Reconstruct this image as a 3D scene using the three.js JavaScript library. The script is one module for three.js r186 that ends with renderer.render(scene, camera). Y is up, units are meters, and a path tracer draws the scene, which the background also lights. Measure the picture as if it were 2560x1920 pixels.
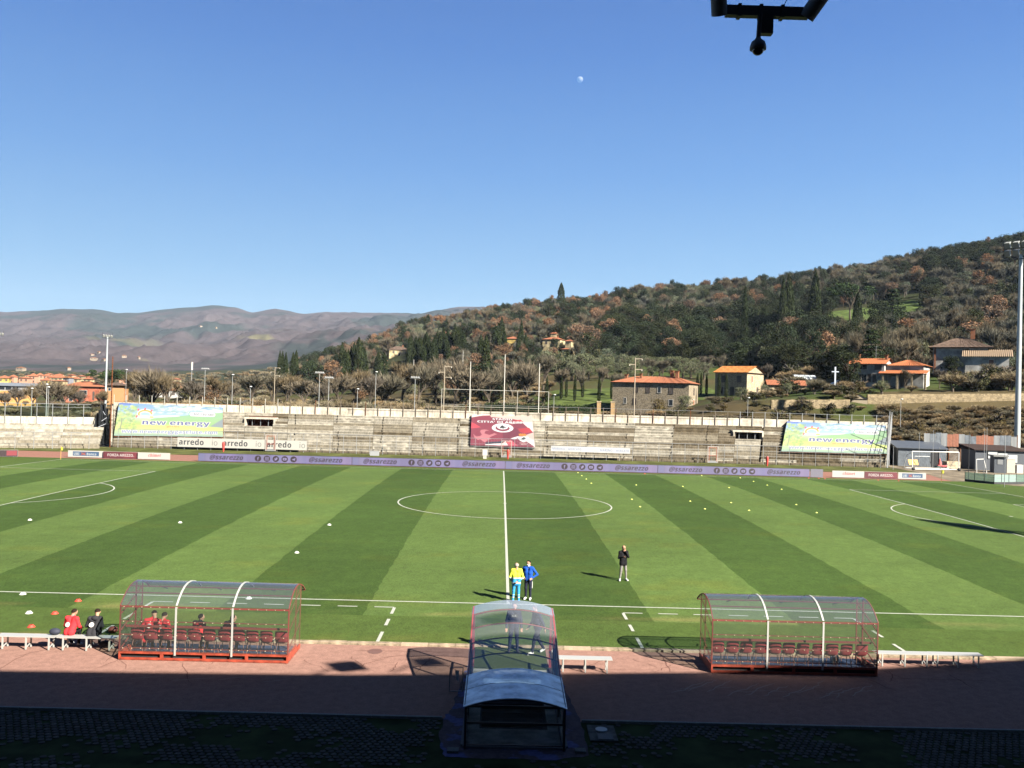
import * as THREE from 'three';
import { mergeGeometries } from 'three/addons/utils/BufferGeometryUtils.js';
import { MarchingCubes } from 'three/addons/objects/MarchingCubes.js';

const scene = new THREE.Scene();
// ---- camera: a seat in the main stand, 9.3 m above the pitch
const camera = new THREE.PerspectiveCamera(46.81, 4 / 3, 0.1, 30000);
camera.position.set(-0.5734, 9.345, 73.144);
camera.rotation.set(0.0108, -0.0121, 0.0273, 'YXZ');
// ---- sun: winter midday, from the right behind the stand
const SUN = new THREE.Vector3(1.14, 1, 1.0).normalize();
const sun = new THREE.DirectionalLight(new THREE.Color().setRGB(1, 0.93, 0.82), 5);
sun.position.copy(SUN).multiplyScalar(300);
sun.castShadow = true;
sun.shadow.mapSize.set(4096, 4096);
Object.assign(sun.shadow.camera, { left: -220, right: 220, top: 220, bottom: -220, near: 1, far: 900 });
scene.add(sun, sun.target);
// ---- sky: clear, pale at the horizon, a little brighter towards the sun
const EXPOSURE = 5.6;
{
  const W = 512, H = 256, d = new Float32Array(W * H * 4);
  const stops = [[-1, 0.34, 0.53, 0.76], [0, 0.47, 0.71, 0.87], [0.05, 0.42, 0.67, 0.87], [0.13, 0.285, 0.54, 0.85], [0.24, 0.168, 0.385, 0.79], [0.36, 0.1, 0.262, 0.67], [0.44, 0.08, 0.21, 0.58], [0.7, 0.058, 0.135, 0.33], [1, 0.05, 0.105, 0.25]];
  for (let j = 0; j < H; j++) {
    const s = Math.sin(((j + 0.5) / H - 0.5) * Math.PI), c = Math.sqrt(1 - s * s);
    let k = 0; while (k < stops.length - 2 && s > stops[k + 1][0]) k++;
    const a = stops[k], b = stops[k + 1], f = Math.min(1, Math.max(0, (s - a[0]) / (b[0] - a[0])));
    for (let i = 0; i < W; i++) {
      const az = ((i + 0.5) / W - 0.5) * 2 * Math.PI, cs = c * Math.cos(az) * SUN.x + s * SUN.y + c * Math.sin(az) * SUN.z;
      const glow = 1 + 0.9 * Math.pow(Math.max(0, cs), 10) + 0.12 * cs;
      for (let q = 0; q < 3; q++) d[(j * W + i) * 4 + q] = (a[q + 1] + (b[q + 1] - a[q + 1]) * f) * glow / EXPOSURE;
      d[(j * W + i) * 4 + 3] = 1;
    }
  }
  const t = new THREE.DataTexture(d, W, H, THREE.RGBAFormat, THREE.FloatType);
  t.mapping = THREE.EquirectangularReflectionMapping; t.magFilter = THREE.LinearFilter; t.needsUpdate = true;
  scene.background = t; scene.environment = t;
}
const renderer = new THREE.WebGLRenderer({ antialias: true });
renderer.toneMapping = THREE.LinearToneMapping;
renderer.toneMappingExposure = EXPOSURE;
renderer.shadowMap.enabled = true;
scene.fog = new THREE.FogExp2(new THREE.Color().setRGB(0.62, 0.78, 1.0), 0.000028);
// ---- helpers
const V = (x, y, z) => new THREE.Vector3(x, y, z);
function rng(seed) { let a = seed >>> 0; return () => { a = (a + 0x6D2B79F5) | 0; let t = Math.imul(a ^ (a >>> 15), 1 | a); t = (t + Math.imul(t ^ (t >>> 7), 61 | t)) ^ t; return ((t ^ (t >>> 14)) >>> 0) / 4294967296; }; }
const hash2 = (x, y, s) => { let h = Math.imul(x | 0, 374761393) + Math.imul(y | 0, 668265263) + Math.imul(s | 0, 2246822519); h = Math.imul(h ^ (h >>> 13), 1274126177); return ((h ^ (h >>> 16)) >>> 0) / 4294967296; };
function vnoise(x, y, s = 0, per = 0) {
  let xi = Math.floor(x), yi = Math.floor(y), fx = x - xi, fy = y - yi; fx = fx * fx * (3 - 2 * fx); fy = fy * fy * (3 - 2 * fy);
  let x1 = xi + 1, y1 = yi + 1; if (per) { xi = ((xi % per) + per) % per; yi = ((yi % per) + per) % per; x1 = ((x1 % per) + per) % per; y1 = ((y1 % per) + per) % per; }
  const a = hash2(xi, yi, s), b = hash2(x1, yi, s), c = hash2(xi, y1, s), d = hash2(x1, y1, s);
  return a + (b - a) * fx + (c - a) * fy + (a - b - c + d) * fx * fy;
}
function fbm(x, y, oct = 4, s = 0, per = 0) { let v = 0, a = 0.5, t = 0; for (let i = 0; i < oct; i++) { v += a * vnoise(x, y, s + i * 17, per); t += a; a *= 0.55; x *= 2; y *= 2; per *= 2; } return v / t; }
const clamp = (x, a = 0, b = 1) => Math.min(b, Math.max(a, x)), lerp = (a, b, f) => a + (b - a) * f, sstep = (a, b, x) => { x = clamp((x - a) / (b - a)); return x * x * (3 - 2 * x); };
const enc = (c) => 255 * (c <= 0.0031308 ? 12.92 * c : 1.055 * Math.pow(c, 1 / 2.4) - 0.055);
function tex(W, H, f, srgb = true) {            // f(u, v) -> [r, g, b], linear
  const d = new Uint8Array(W * H * 4);
  for (let j = 0; j < H; j++) for (let i = 0; i < W; i++) { const c = f(i / W, j / H), o = (j * W + i) * 4; for (let q = 0; q < 3; q++) d[o + q] = clamp(srgb ? enc(c[q]) : c[q] * 255, 0, 255); d[o + 3] = 255; }
  const t = new THREE.DataTexture(d, W, H); t.wrapS = t.wrapT = THREE.RepeatWrapping; t.magFilter = THREE.LinearFilter; t.minFilter = THREE.LinearMipmapLinearFilter; t.generateMipmaps = true;
  if (srgb) t.colorSpace = THREE.SRGBColorSpace; t.needsUpdate = true; return t;
}
const grey = (v) => [v, v, v];
// tileable grain: speckle, blotches, vertical streaks
const T_SPECK = tex(512, 512, (u, v) => grey(0.45 + 0.55 * clamp(0.5 + 1.3 * (0.65 * fbm(u * 64, v * 64, 3, 3, 64) + 0.35 * fbm(u * 8, v * 8, 3, 9, 8) - 0.5))));
const T_BLOTCH = tex(512, 512, (u, v) => grey(0.35 + 0.65 * clamp(0.5 + 1.7 * (fbm(u * 6, v * 6, 6, 21, 6) - 0.5))));
const T_STREAK = tex(512, 512, (u, v) => grey(0.4 + 0.6 * clamp(0.5 + 1.8 * (0.6 * fbm(u * 40, v * 6, 4, 33, 0) * 1 + 0.4 * fbm(u * 8, v * 8, 4, 41, 8) - 0.5))));
const B_FINE = tex(256, 256, (u, v) => grey(fbm(u * 32, v * 32, 3, 51, 32)), false);
function rep(t, s, s2 = s) { const c = t.clone(); c.repeat.set(1 / s, 1 / s2); c.needsUpdate = true; return c; }   // s: metres per tile
const texCache = new Map();
function scaled(t, s, s2 = s) { const k = t.uuid + s + '_' + s2; if (!texCache.has(k)) texCache.set(k, rep(t, s, s2)); return texCache.get(k); }
const ALBEDO_SCALE = 0.575;                                // scales all base colours down to offset the raised exposure, so shade renders darker
// m(colour, roughness, {t: grain texture, s: metres per tile, ...})
function m(c, rough = 0.8, o = {}) {
  const { t, s = 2, s2, b, bs = 0.5, ...rest } = o;
  const M = new THREE.MeshPhysicalMaterial({ roughness: rough, specularIntensity: rough >= 0.85 ? 0.12 : 1, ...rest });
  M.color.setRGB(...c.map((v) => (rest.transmission ? v : v * ALBEDO_SCALE)));
  if (t) M.map = scaled(t, s, s2 ?? s);
  if (b) { M.bumpMap = scaled(B_FINE, bs); M.bumpScale = b; }
  return M;
}
const used = new Map();
const numbered = (n) => { const k = used.get(n) || 0; used.set(n, k + 1); return k ? `${n}_${String(k).padStart(3, '0')}` : n; };
function shade(o) { o.castShadow = true; o.receiveShadow = true; return o; }
// box-projected uv in metres
function uvm(g) {
  const p = g.attributes.position, n = g.attributes.normal, uv = new Float32Array(p.count * 2);
  for (let i = 0; i < p.count; i++) {
    const ax = Math.abs(n.getX(i)), ay = Math.abs(n.getY(i)), az = Math.abs(n.getZ(i)), x = p.getX(i), y = p.getY(i), z = p.getZ(i);
    if (ay >= ax && ay >= az) { uv[2 * i] = x; uv[2 * i + 1] = z; } else if (ax > az) { uv[2 * i] = z; uv[2 * i + 1] = y; } else { uv[2 * i] = x; uv[2 * i + 1] = y; }
  }
  g.setAttribute('uv', new THREE.BufferAttribute(uv, 2)); return g;
}
const idx = (g) => { if (!g.index) { const n = g.attributes.position.count, a = new Uint32Array(n); for (let i = 0; i < n; i++) a[i] = i; g.setIndex(new THREE.BufferAttribute(a, 1)); } return g; };
function merge(list) {
  list = list.flat(9).map(idx); if (list.length === 1) return list[0];
  const keep = list.every((g) => g.attributes.color) ? ['position', 'normal', 'uv', 'color'] : ['position', 'normal', 'uv'];
  for (const g of list) { for (const k of Object.keys(g.attributes)) if (!keep.includes(k)) g.deleteAttribute(k); if (!g.attributes.uv) uvm(g); g.morphAttributes = {}; }
  return mergeGeometries(list, false);
}
// one mesh named `name` under `parent`
function obj(name, geoms, mat, parent, uv = true) {
  const g = Array.isArray(geoms) ? merge(geoms) : geoms; if (uv) uvm(g);
  const o = shade(new THREE.Mesh(g, mat)); o.name = parent === scene ? numbered(name) : name; parent.add(o); return o;
}
function put(o, label, category, group, kind) { o.userData = { label, category }; if (group) o.userData.group = group; if (kind) o.userData.kind = kind; return o; }
function thing(name, label, category, pos = [0, 0, 0], turn = 0, group) {
  const o = new THREE.Group(); o.name = numbered(name); scene.add(o); o.position.set(...pos); o.rotation.y = turn; return put(o, label, category, group);
}
function solo(name, label, category, geoms, mat, group, uv = true) { return put(obj(name, geoms, mat, scene, uv), label, category, group); }
function struct(name, geoms, mat, label, uv = true) { const o = obj(name, geoms, mat, scene, uv); o.userData = { kind: 'structure' }; if (label) { o.userData.label = label; o.userData.category = name.replace(/_/g, ' '); } return o; }
function copyOf(root, pos, turn = 0, label, group, scale) {
  const r = root.clone(); r.name = numbered(root.name.replace(/_\d{3}$/, '')); r.userData = { ...root.userData }; scene.add(r); r.position.set(...pos); r.rotation.y = turn;
  if (scale) Array.isArray(scale) ? r.scale.set(...scale) : r.scale.setScalar(scale);
  if (label) r.userData.label = label; if (group) r.userData.group = group; return r;
}
// geometry shorthands
const box = (w, h, d, x = 0, y = 0, z = 0, ry = 0, rx = 0, rz = 0) => { const g = new THREE.BoxGeometry(w, h, d); if (rx) g.rotateX(rx); if (rz) g.rotateZ(rz); if (ry) g.rotateY(ry); return g.translate(x, y, z); };
const bx = (x0, x1, y0, y1, z0, z1) => box(x1 - x0, y1 - y0, z1 - z0, (x0 + x1) / 2, (y0 + y1) / 2, (z0 + z1) / 2);
function rod(a, b, r, r2 = r, n = 8) {           // round bar from a to b
  const A = a.isVector3 ? a : V(...a), B = b.isVector3 ? b : V(...b), d = B.clone().sub(A), L = d.length();
  const g = new THREE.CylinderGeometry(r2, r, L, n); g.translate(0, L / 2, 0); g.applyQuaternion(new THREE.Quaternion().setFromUnitVectors(V(0, 1, 0), d.normalize())); return g.translate(A.x, A.y, A.z);
}
function bar(a, b, w, h = w) {                   // square bar from a to b
  const A = a.isVector3 ? a : V(...a), B = b.isVector3 ? b : V(...b), d = B.clone().sub(A), L = d.length(); d.normalize();
  const g = new THREE.BoxGeometry(w, h, L), up = Math.abs(d.y) > 0.99 ? V(0, 0, 1) : V(0, 1, 0), M = new THREE.Matrix4().lookAt(d, V(0, 0, 0), up); g.applyMatrix4(M); return g.translate((A.x + B.x) / 2, (A.y + B.y) / 2, (A.z + B.z) / 2);
}
const tube = (pts, r, n = 40, k = 6) => new THREE.TubeGeometry(new THREE.CatmullRomCurve3(pts.map((p) => V(...p))), n, r, k);
function poly(pts, y = 0, holes = []) {          // flat sheet from [x, z] points
  const s = new THREE.Shape(pts.map(([x, z]) => new THREE.Vector2(x, -z))); for (const h of holes) s.holes.push(new THREE.Path(h.map(([x, z]) => new THREE.Vector2(x, -z))));
  return new THREE.ShapeGeometry(s).rotateX(-Math.PI / 2).translate(0, y, 0);
}
function quadGrid(nx, nz, f) {                    // f(i/nx, j/nz) -> [x, y, z, r, g, b]
  const P = [], C = [], I = [];
  for (let j = 0; j <= nz; j++) for (let i = 0; i <= nx; i++) { const q = f(i / nx, j / nz); P.push(q[0], q[1], q[2]); if (q.length > 3) C.push(q[3], q[4], q[5]); }
  for (let j = 0; j < nz; j++) for (let i = 0; i < nx; i++) { const a = j * (nx + 1) + i, b = a + 1, c = a + nx + 1, d = c + 1; I.push(a, c, b, b, c, d); }
  const g = new THREE.BufferGeometry(); g.setAttribute('position', new THREE.Float32BufferAttribute(P, 3)); if (C.length) g.setAttribute('color', new THREE.Float32BufferAttribute(C, 3)); g.setIndex(I); g.computeVertexNormals(); return uvm(g);
}
function canvasTex(W, H, draw) { const c = document.createElement('canvas'); c.width = W; c.height = H; const x = c.getContext('2d'); draw(x, W, H); const t = new THREE.CanvasTexture(c); t.colorSpace = THREE.SRGBColorSpace; t.magFilter = THREE.LinearFilter; return t; }
// ---- height tables of the land: columns by bearing (x per metre of depth), rows by depth from the stand, heights in metres
const TT=[-1.021,-0.5606,-0.406,-0.3026,-0.2249,-0.1574,-0.095,0.0093,0.0683,0.1556,0.271,0.4025,0.508,0.5937,0.9061],TR=[141,152,160,173,177,186,200,216,230,245,275,310,350,400,450,500,560,630,700,770,850,1000,1200,1400],TH=[[1.5,1.5,1.6,1.6,1.6,1.6,1.7,1.7,1.8,1.8,1.9,2.1,2.7,3.3,4.0,4.7,5.5,7.8,12.0,16.2,21.0,30.0,35.0,40.0],[1.5,1.5,1.6,1.6,1.6,1.6,1.7,1.7,1.8,1.8,1.9,1.9,1.5,1.0,0.5,1.2,2.0,2.9,3.9,5.8,7.9,11.9,17.9,23.9],[3.0,3.0,2.9,2.9,2.9,2.9,2.8,2.8,2.7,2.7,2.6,2.4,2.1,1.8,1.4,2.3,3.4,4.6,5.8,7.6,9.7,13.6,19.9,26.2],[4.0,3.9,3.9,3.8,3.8,3.7,3.6,3.5,3.4,3.3,3.2,3.0,3.2,3.4,3.6,5.4,7.5,10.0,12.5,14.4,16.5,20.6,27.2,33.8],[4.0,4.0,3.9,3.9,3.9,3.9,3.8,3.8,3.7,3.7,3.6,3.8,4.8,6.1,8.7,12.0,16.0,20.2,24.4,25.3,26.3,28.2,36.2,44.1],[4.0,4.0,4.0,4.0,4.0,4.0,4.0,4.0,4.0,4.0,4.0,4.7,7.3,10.7,15.9,21.1,26.5,32.2,38.0,41.4,44.4,49.9,59.3,68.6],[4.0,4.0,4.1,4.1,4.1,4.2,4.2,4.3,4.3,4.4,4.9,7.9,11.5,16.2,21.0,27.8,36.0,44.7,52.3,59.4,63.6,71.5,82.2,93.0],[4.0,4.1,4.2,4.3,4.3,4.4,4.5,4.7,4.8,5.0,7.7,11.5,15.9,21.4,27.8,34.7,43.0,54.6,66.2,77.0,83.4,95.3,110.8,126.3],[4.0,4.1,4.3,4.4,4.5,4.6,4.8,5.1,7.1,9.3,12.5,15.0,19.2,26.0,33.2,40.7,49.8,61.8,73.8,83.2,89.8,102.3,115.5,128.7],[4.0,4.1,4.3,4.4,4.5,4.6,4.8,5.2,7.7,10.5,14.1,18.0,22.6,28.7,37.6,46.4,57.0,72.0,87.0,93.6,101.1,115.2,134.7,154.2],[4.0,4.3,4.5,7.9,9.0,9.2,9.5,10.0,10.4,11.1,14.4,18.2,23.1,30.0,39.8,49.6,61.9,79.7,94.6,102.0,110.5,126.4,146.3,166.1],[3.0,3.9,4.5,8.7,10.9,11.8,13.1,14.3,15.4,16.9,20.3,24.3,30.8,39.9,52.3,64.7,79.6,96.9,108.5,117.9,128.6,148.6,167.4,186.1],[1.0,2.0,4.0,9.5,11.6,12.7,14.5,16.5,17.8,19.1,23.7,29.0,36.1,46.3,60.1,76.2,94.6,112.5,123.9,135.3,148.3,172.8,192.6,212.4],[1.0,2.0,4.0,10.1,12.2,13.2,14.9,16.8,18.1,19.4,24.2,29.7,37.5,49.0,65.3,84.8,106.2,123.4,136.2,149.0,163.6,191.1,210.9,230.7],[1.0,2.2,3.0,7.2,8.5,11.5,16.0,19.8,23.2,26.8,34.0,42.9,54.6,69.2,84.2,99.4,117.8,132.2,137.5,142.8,148.8,160.0,155.0,150.0]];
const MT=[-0.817,-0.5606,-0.5298,-0.4937,-0.4576,-0.4318,-0.4112,-0.3905,-0.3543,-0.3259,-0.3026,-0.2819,-0.256,-0.2249,-0.1989,-0.1678,-0.121,-0.095,-0.0741,-0.0507,-0.0116,0.0354,0.1661,0.4288,0.9595],MR=[1400,2000,2600,3300,4200,5000,5800],MH=[[14,24,51,114,214,310,346],[24,40,77,143,258,388,424],[25,42,82,149,266,397,435],[26,45,87,156,274,416,447],[27,48,92,159,279,418,447],[27,50,97,163,275,401,440],[27,53,101,167,280,404,443],[28,55,105,170,286,422,458],[30,60,111,179,300,443,476],[32,64,115,185,312,460,493],[35,67,120,191,310,453,491],[36,70,124,193,299,425,470],[39,78,129,195,302,449,493],[40,90,135,198,302,425,474],[44,102,141,204,309,439,484],[46,106,148,213,317,441,489],[52,109,157,225,327,445,497],[56,113,165,232,330,444,495],[61,120,172,239,342,468,511],[67,125,179,248,353,489,527],[74,131,187,259,367,497,539],[83,138,196,270,377,496,541],[96,152,211,289,397,497,550],[110,174,237,324,432,534,594],[131,204,276,374,496,610,681]];
const STAND = [-0.57, 73.1];                      // where the depths of the height tables are measured from
function table(T, R, H, t, d) {
  const find = (a, v) => { let i = 0; while (i < a.length - 2 && v > a[i + 1]) i++; return [i, clamp((v - a[i]) / (a[i + 1] - a[i]))]; };
  let [i, f] = find(T, t); const [j, g] = find(R, d); f = f * f * (3 - 2 * f) * 0.5 + f * 0.5;
  return lerp(lerp(H[i][j], H[i][j + 1], g), lerp(H[i + 1][j], H[i + 1][j + 1], g), f);
}
function land(x, z) {                             // height of the ground behind the terraces
  const d = STAND[1] - z, t = (x - STAND[0]) / d, far = sstep(230, 420, d);
  return table(TT, TR, TH, t, d) + (far * 6 + 0.5) * (fbm(x / 70 + 9, z / 70, 3, 5) - 0.5) + far * 1.6 * (fbm(x / 14, z / 14, 2, 8) - 0.5);
}
const crown = (z) => 0.286 * Math.max(0, 1 - (z / 33.68) ** 2);   // the pitch is crowned for drainage
const mix3 = (a, b, f) => [lerp(a[0], b[0], f), lerp(a[1], b[1], f), lerp(a[2], b[2], f)];

// ---- the land: meadow and scrub floor of the valley and the hill
{
  const meadow = [0.060, 0.088, 0.020], scrub = [0.085, 0.066, 0.032], dark = [0.034, 0.036, 0.016], dry = [0.14, 0.11, 0.055];
  const g = quadGrid(230, 150, (a, b) => {
    const t = lerp(-1.02, 0.905, a), d = 141 * Math.pow(10, b), z = STAND[1] - d, x = STAND[0] + t * d;
    const n = fbm(x / 38, z / 38, 4, 61), n2 = fbm(x / 11, z / 11, 3, 67), w = sstep(330, 480, d);
    let c = mix3(meadow, scrub, sstep(0.38, 0.66, n)); c = mix3(c, dry, sstep(0.6, 0.8, n2) * 0.6); c = mix3(c, dark, w * 0.75);
    if (t > 0.42 && d < 185) c = mix3(scrub, dry, n2);
    return [x, b === 0 ? -1 : land(x, z), b === 0 ? z + 0.05 : z, ...c];
  });
  struct('terrain', g, m([1, 1, 1], 1, { vertexColors: true, t: T_SPECK, s: 6 }));
}
const rangeBase = (t, d) => table(MT, MR, MH, t, d);
function range(x, z) { const d = STAND[1] - z, t = (x - STAND[0]) / d, mid = sstep(1500, 2300, d) * (1 - sstep(4300, 4950, d)), rid = 1 - Math.abs(2 * fbm(x / 520 + 3, z / 900, 4, 71) - 1), rid2 = 1 - Math.abs(2 * fbm(x / 170, z / 300, 3, 73) - 1); return rangeBase(t, d) - 45 * (1 - sstep(1200, 1500, d)) + mid * (80 * (rid - 0.75) + 50 * (rid2 - 0.7) + 22 * (0.5 - Math.abs(fbm(x / 55, z / 130, 2, 75) - 0.5) * 2)) + 7 * (fbm(x / 60, z / 60, 2, 77) - 0.5); }
// ---- far range: bare woods, dark pine plantings, pale fields
{
  const bare = [0.100, 0.079, 0.082], bare2 = [0.064, 0.051, 0.052], pine = [0.032, 0.044, 0.040], field = [0.16, 0.15, 0.07];
  const g = quadGrid(520, 230, (a, b) => {
    const t = lerp(-0.75, 0.45, a), d = lerp(1200, 5800, b), z = STAND[1] - d, x = STAND[0] + t * d, y = range(x, z);
    let c = mix3(bare, bare2, clamp(0.5 + 1.5 * (0.6 * fbm(x / 130, z / 130, 4, 79) + 0.4 * vnoise(x / 26, z / 40, 81) - 0.5)));
    c = mix3(c, pine, sstep(0.56, 0.64, fbm(x / 420 + 7, z / 520, 4, 83)) * 0.9);
    c = mix3(c, pine, sstep(-0.27, -0.235, t) * (1 - sstep(2300, 2700, d)) * sstep(0.36, 0.5, fbm(x / 90, z / 90, 3, 85)) * 0.85);
    c = mix3(c, field, sstep(0.68, 0.74, fbm(x / 260, z / 260, 3, 89)) * (1 - sstep(2600, 3400, d)) * 0.8);
    return [x, y, z, ...c];
  });
  struct('mountains', g, m([1, 1, 1], 1, { vertexColors: true, t: T_SPECK, s: 380 }));
}
// ---- stadium floor
const PIT = [[-0.92, 43.9], [0.98, 43.9], [0.98, 48.35], [-0.92, 48.35]];   // stair well of the players' tunnel
struct('ground', poly([[-260, -141], [260, -141], [260, 190], [-260, 190]], -0.03, [PIT]), m([0.11, 0.10, 0.085], 0.95, { t: T_BLOTCH, s: 5 }));
const M_TRACK = m([0.37, 0.212, 0.168], 0.95, { t: T_SPECK, s: 1.7, b: 0.004 });
struct('running_track_near', poly([[-110, 40.5], [110, 40.5], [110, 47.62], [0.98, 47.62], [0.98, 43.9], [-0.92, 43.9], [-0.92, 47.62], [-110, 47.62]], -0.012), M_TRACK);
struct('running_track_far', poly([[-120, -46], [57, -46], [60, -42], [61, -33], [-120, -33]], -0.018), m([0.33, 0.165, 0.125], 0.95, { t: T_SPECK, s: 2.2 }));
const M_VERGE = m([0.115, 0.125, 0.038], 1, { t: T_BLOTCH, s: 7 });
struct('grass_verge', poly([[-120, -56.5], [57, -56.5], [57, -45.7], [-120, -45.7]], -0.008), M_VERGE);
// pitch: mown stripes 6 m wide, 5.5 m inside the penalty areas
const pitch = new THREE.Group(); pitch.name = 'pitch'; pitch.userData = { kind: 'structure', label: 'football pitch mown in light and dark green stripes', category: 'pitch' }; scene.add(pitch);
const T_GRASS = tex(512, 512, (u, v) => { const n = fbm(u * 96, v * 48, 2, 101, 0) * 0.6 + fbm(u * 12, v * 12, 4, 103, 12) * 0.4, k = 0.55 + 0.45 * clamp(0.5 + 1.6 * (n - 0.5)); return [k, k, k * 0.96]; });
const M_LIGHT = m([0.102, 0.160, 0.042], 0.9, { t: T_GRASS, s: 5, vertexColors: true, b: 0.01, bs: 0.35 }), M_DARK = m([0.058, 0.102, 0.023], 0.9, { t: T_GRASS, s: 5, vertexColors: true, b: 0.01, bs: 0.35 });
const patch = (x, z) => { const n = 0.6 * fbm(x / 9, z / 9, 4, 111) + 0.4 * fbm(x / 2.2, z / 1.6, 3, 113), y = sstep(0.58, 0.78, fbm(x / 3.5, z / 2.2, 4, 117)), k = 0.72 + 0.56 * n, wear = Math.exp(-(((z - 35.6) / 0.4) ** 2)) * sstep(0.42, 0.62, fbm(x / 2.4, z / 1.2, 3, 119)) + sstep(0.6, 0.75, fbm(x / 1.1, z / 0.5, 3, 123)) * sstep(39.2, 40.1, z); return mix3(mix3([k, k, k], [k * 1.35, k * 1.08, k * 0.9], y * 0.55), [2.3, 1.35, 1.9], clamp(wear) * 0.75); };
{
  const xs = [-53, -47.5, -42, -36.5]; for (let i = 5; i >= -5; i--) xs.push(-i * 36.5 / 6); xs.push(36.5, 42, 47.5, 53);
  const light = (i) => (i <= 2 ? i % 2 === 0 : i < 9 ? i % 2 === 0 : i >= 15 ? i % 2 === 0 : i % 2 === 0);
  for (let i = 0; i < xs.length - 1; i++) {
    const g = quadGrid(8, 150, (a, b) => { const x = lerp(xs[i], xs[i + 1], a), z = lerp(-33.8, 36.2, b), wob = (a === 0 || a === 1) ? 0.2 * (fbm(z / 0.7, xs[i + (a ? 1 : 0)], 3, 121) - 0.5) : 0; return [x + wob, crown(z), z, ...patch(x, z)]; });
    obj('mown_stripe', g, light(i) ? M_LIGHT : M_DARK, pitch, true);
  }
  const M_EDGE = m([0.082, 0.128, 0.030], 0.9, { t: T_GRASS, s: 4, vertexColors: true, b: 0.012, bs: 0.35 });
  const strip = (x0, x1, z0, z1, nx, nz) => quadGrid(nx, nz, (a, b) => { const x = lerp(x0, x1, a), z = lerp(z0, z1, b), q = patch(x, z); return [x, crown(z) - 0.003, z, ...q]; });
  obj('grass_margin', strip(-75, 75, 36.15, 40.2, 150, 6), M_EDGE, pitch); obj('grass_margin', strip(-66, 61, -35.9, -33.75, 120, 3), M_EDGE, pitch);
  obj('grass_margin', strip(-75, -52.95, -34, 36.2, 24, 60), M_EDGE, pitch); obj('grass_margin', strip(52.95, 75, -31, 36.2, 24, 60), M_EDGE, pitch);
  obj('grass_margin', poly([[52.95, -33.8], [60, -33.4], [61.5, -31], [52.95, -31]], -0.003), m([0.075, 0.126, 0.022], 0.9, { t: T_GRASS, s: 4 }), pitch);
}
// painted lines
const M_LINE = m([0.52, 0.54, 0.46], 0.9, { t: T_SPECK, s: 0.8 });
{
  const line = (x0, z0, x1, z1, w = 0.12) => { const L = Math.hypot(x1 - x0, z1 - z0), n = Math.max(2, Math.round(L / 1.5)), nx = -(z1 - z0) / L * w / 2, nz = (x1 - x0) / L * w / 2; return quadGrid(n, 1, (a, b) => { const x = lerp(x0, x1, a) + nx * (2 * b - 1), z = lerp(z0, z1, a) + nz * (2 * b - 1); return [x, crown(z) + 0.012, z]; }); };
  const arc = (cx, cz, r, a0, a1, n) => quadGrid(n, 1, (a, b) => { const t = lerp(a0, a1, a), q = r - 0.06 + 0.12 * b, z = cz + Math.sin(t) * q; return [cx + Math.cos(t) * q, crown(z) + 0.012, z]; });
  const h = 52.98, w = 33.68, ln = (g) => obj('painted_line', g, M_LINE, pitch);
  ln(line(-h, -w, h, -w)); ln(line(-h, w, h, w)); ln(line(-h, -w, -h, w)); ln(line(h, -w, h, w)); ln(line(0, -w, 0, w, 0.14));
  ln(arc(0, 0, 8.73, 0, Math.PI * 2, 96)); obj('centre_spot', new THREE.CircleGeometry(0.16, 14).rotateX(-Math.PI / 2).translate(0, 0.3, 0), M_LINE, pitch);
  for (const s of [-1, 1]) {
    ln(line(s * h, -20.16, s * (h - 16.5), -20.16)); ln(line(s * h, 20.16, s * (h - 16.5), 20.16)); ln(line(s * (h - 16.5), -20.16, s * (h - 16.5), 20.16));
    ln(line(s * h, -9.16, s * (h - 5.5), -9.16)); ln(line(s * h, 9.16, s * (h - 5.5), 9.16)); ln(line(s * (h - 5.5), -9.16, s * (h - 5.5), 9.16));
    const al = Math.acos(5.5 / 9.15), c = s < 0 ? 0 : Math.PI; ln(arc(s * (h - 11), 0, 9.15, c - al, c + al, 28));
    obj('penalty_spot', new THREE.CircleGeometry(0.17, 12).rotateX(-Math.PI / 2).translate(s * (h - 11), 0.297, 0), M_LINE, pitch);
  }
  // dashed technical areas
  for (const s of [0, 1]) {
    const X = (x) => s ? x : x; const far = 34.78, x0 = s ? 4.95 : -15.25, x1 = s ? 14.95 : -4.9;
    for (let i = 0; i < 7; i++) { const a = x0 + (x1 - x0) * (i / 6.55), b = Math.min(a + 0.85, x1); ln(line(a, far, b, far, 0.11)); }
    for (const x of [x0, x1]) for (const [a, b] of [[34.84, 35.9], [36.75, 37.75], [38.7, 40.15]]) ln(line(x, a, x, b, 0.13));
  }
}
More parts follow.
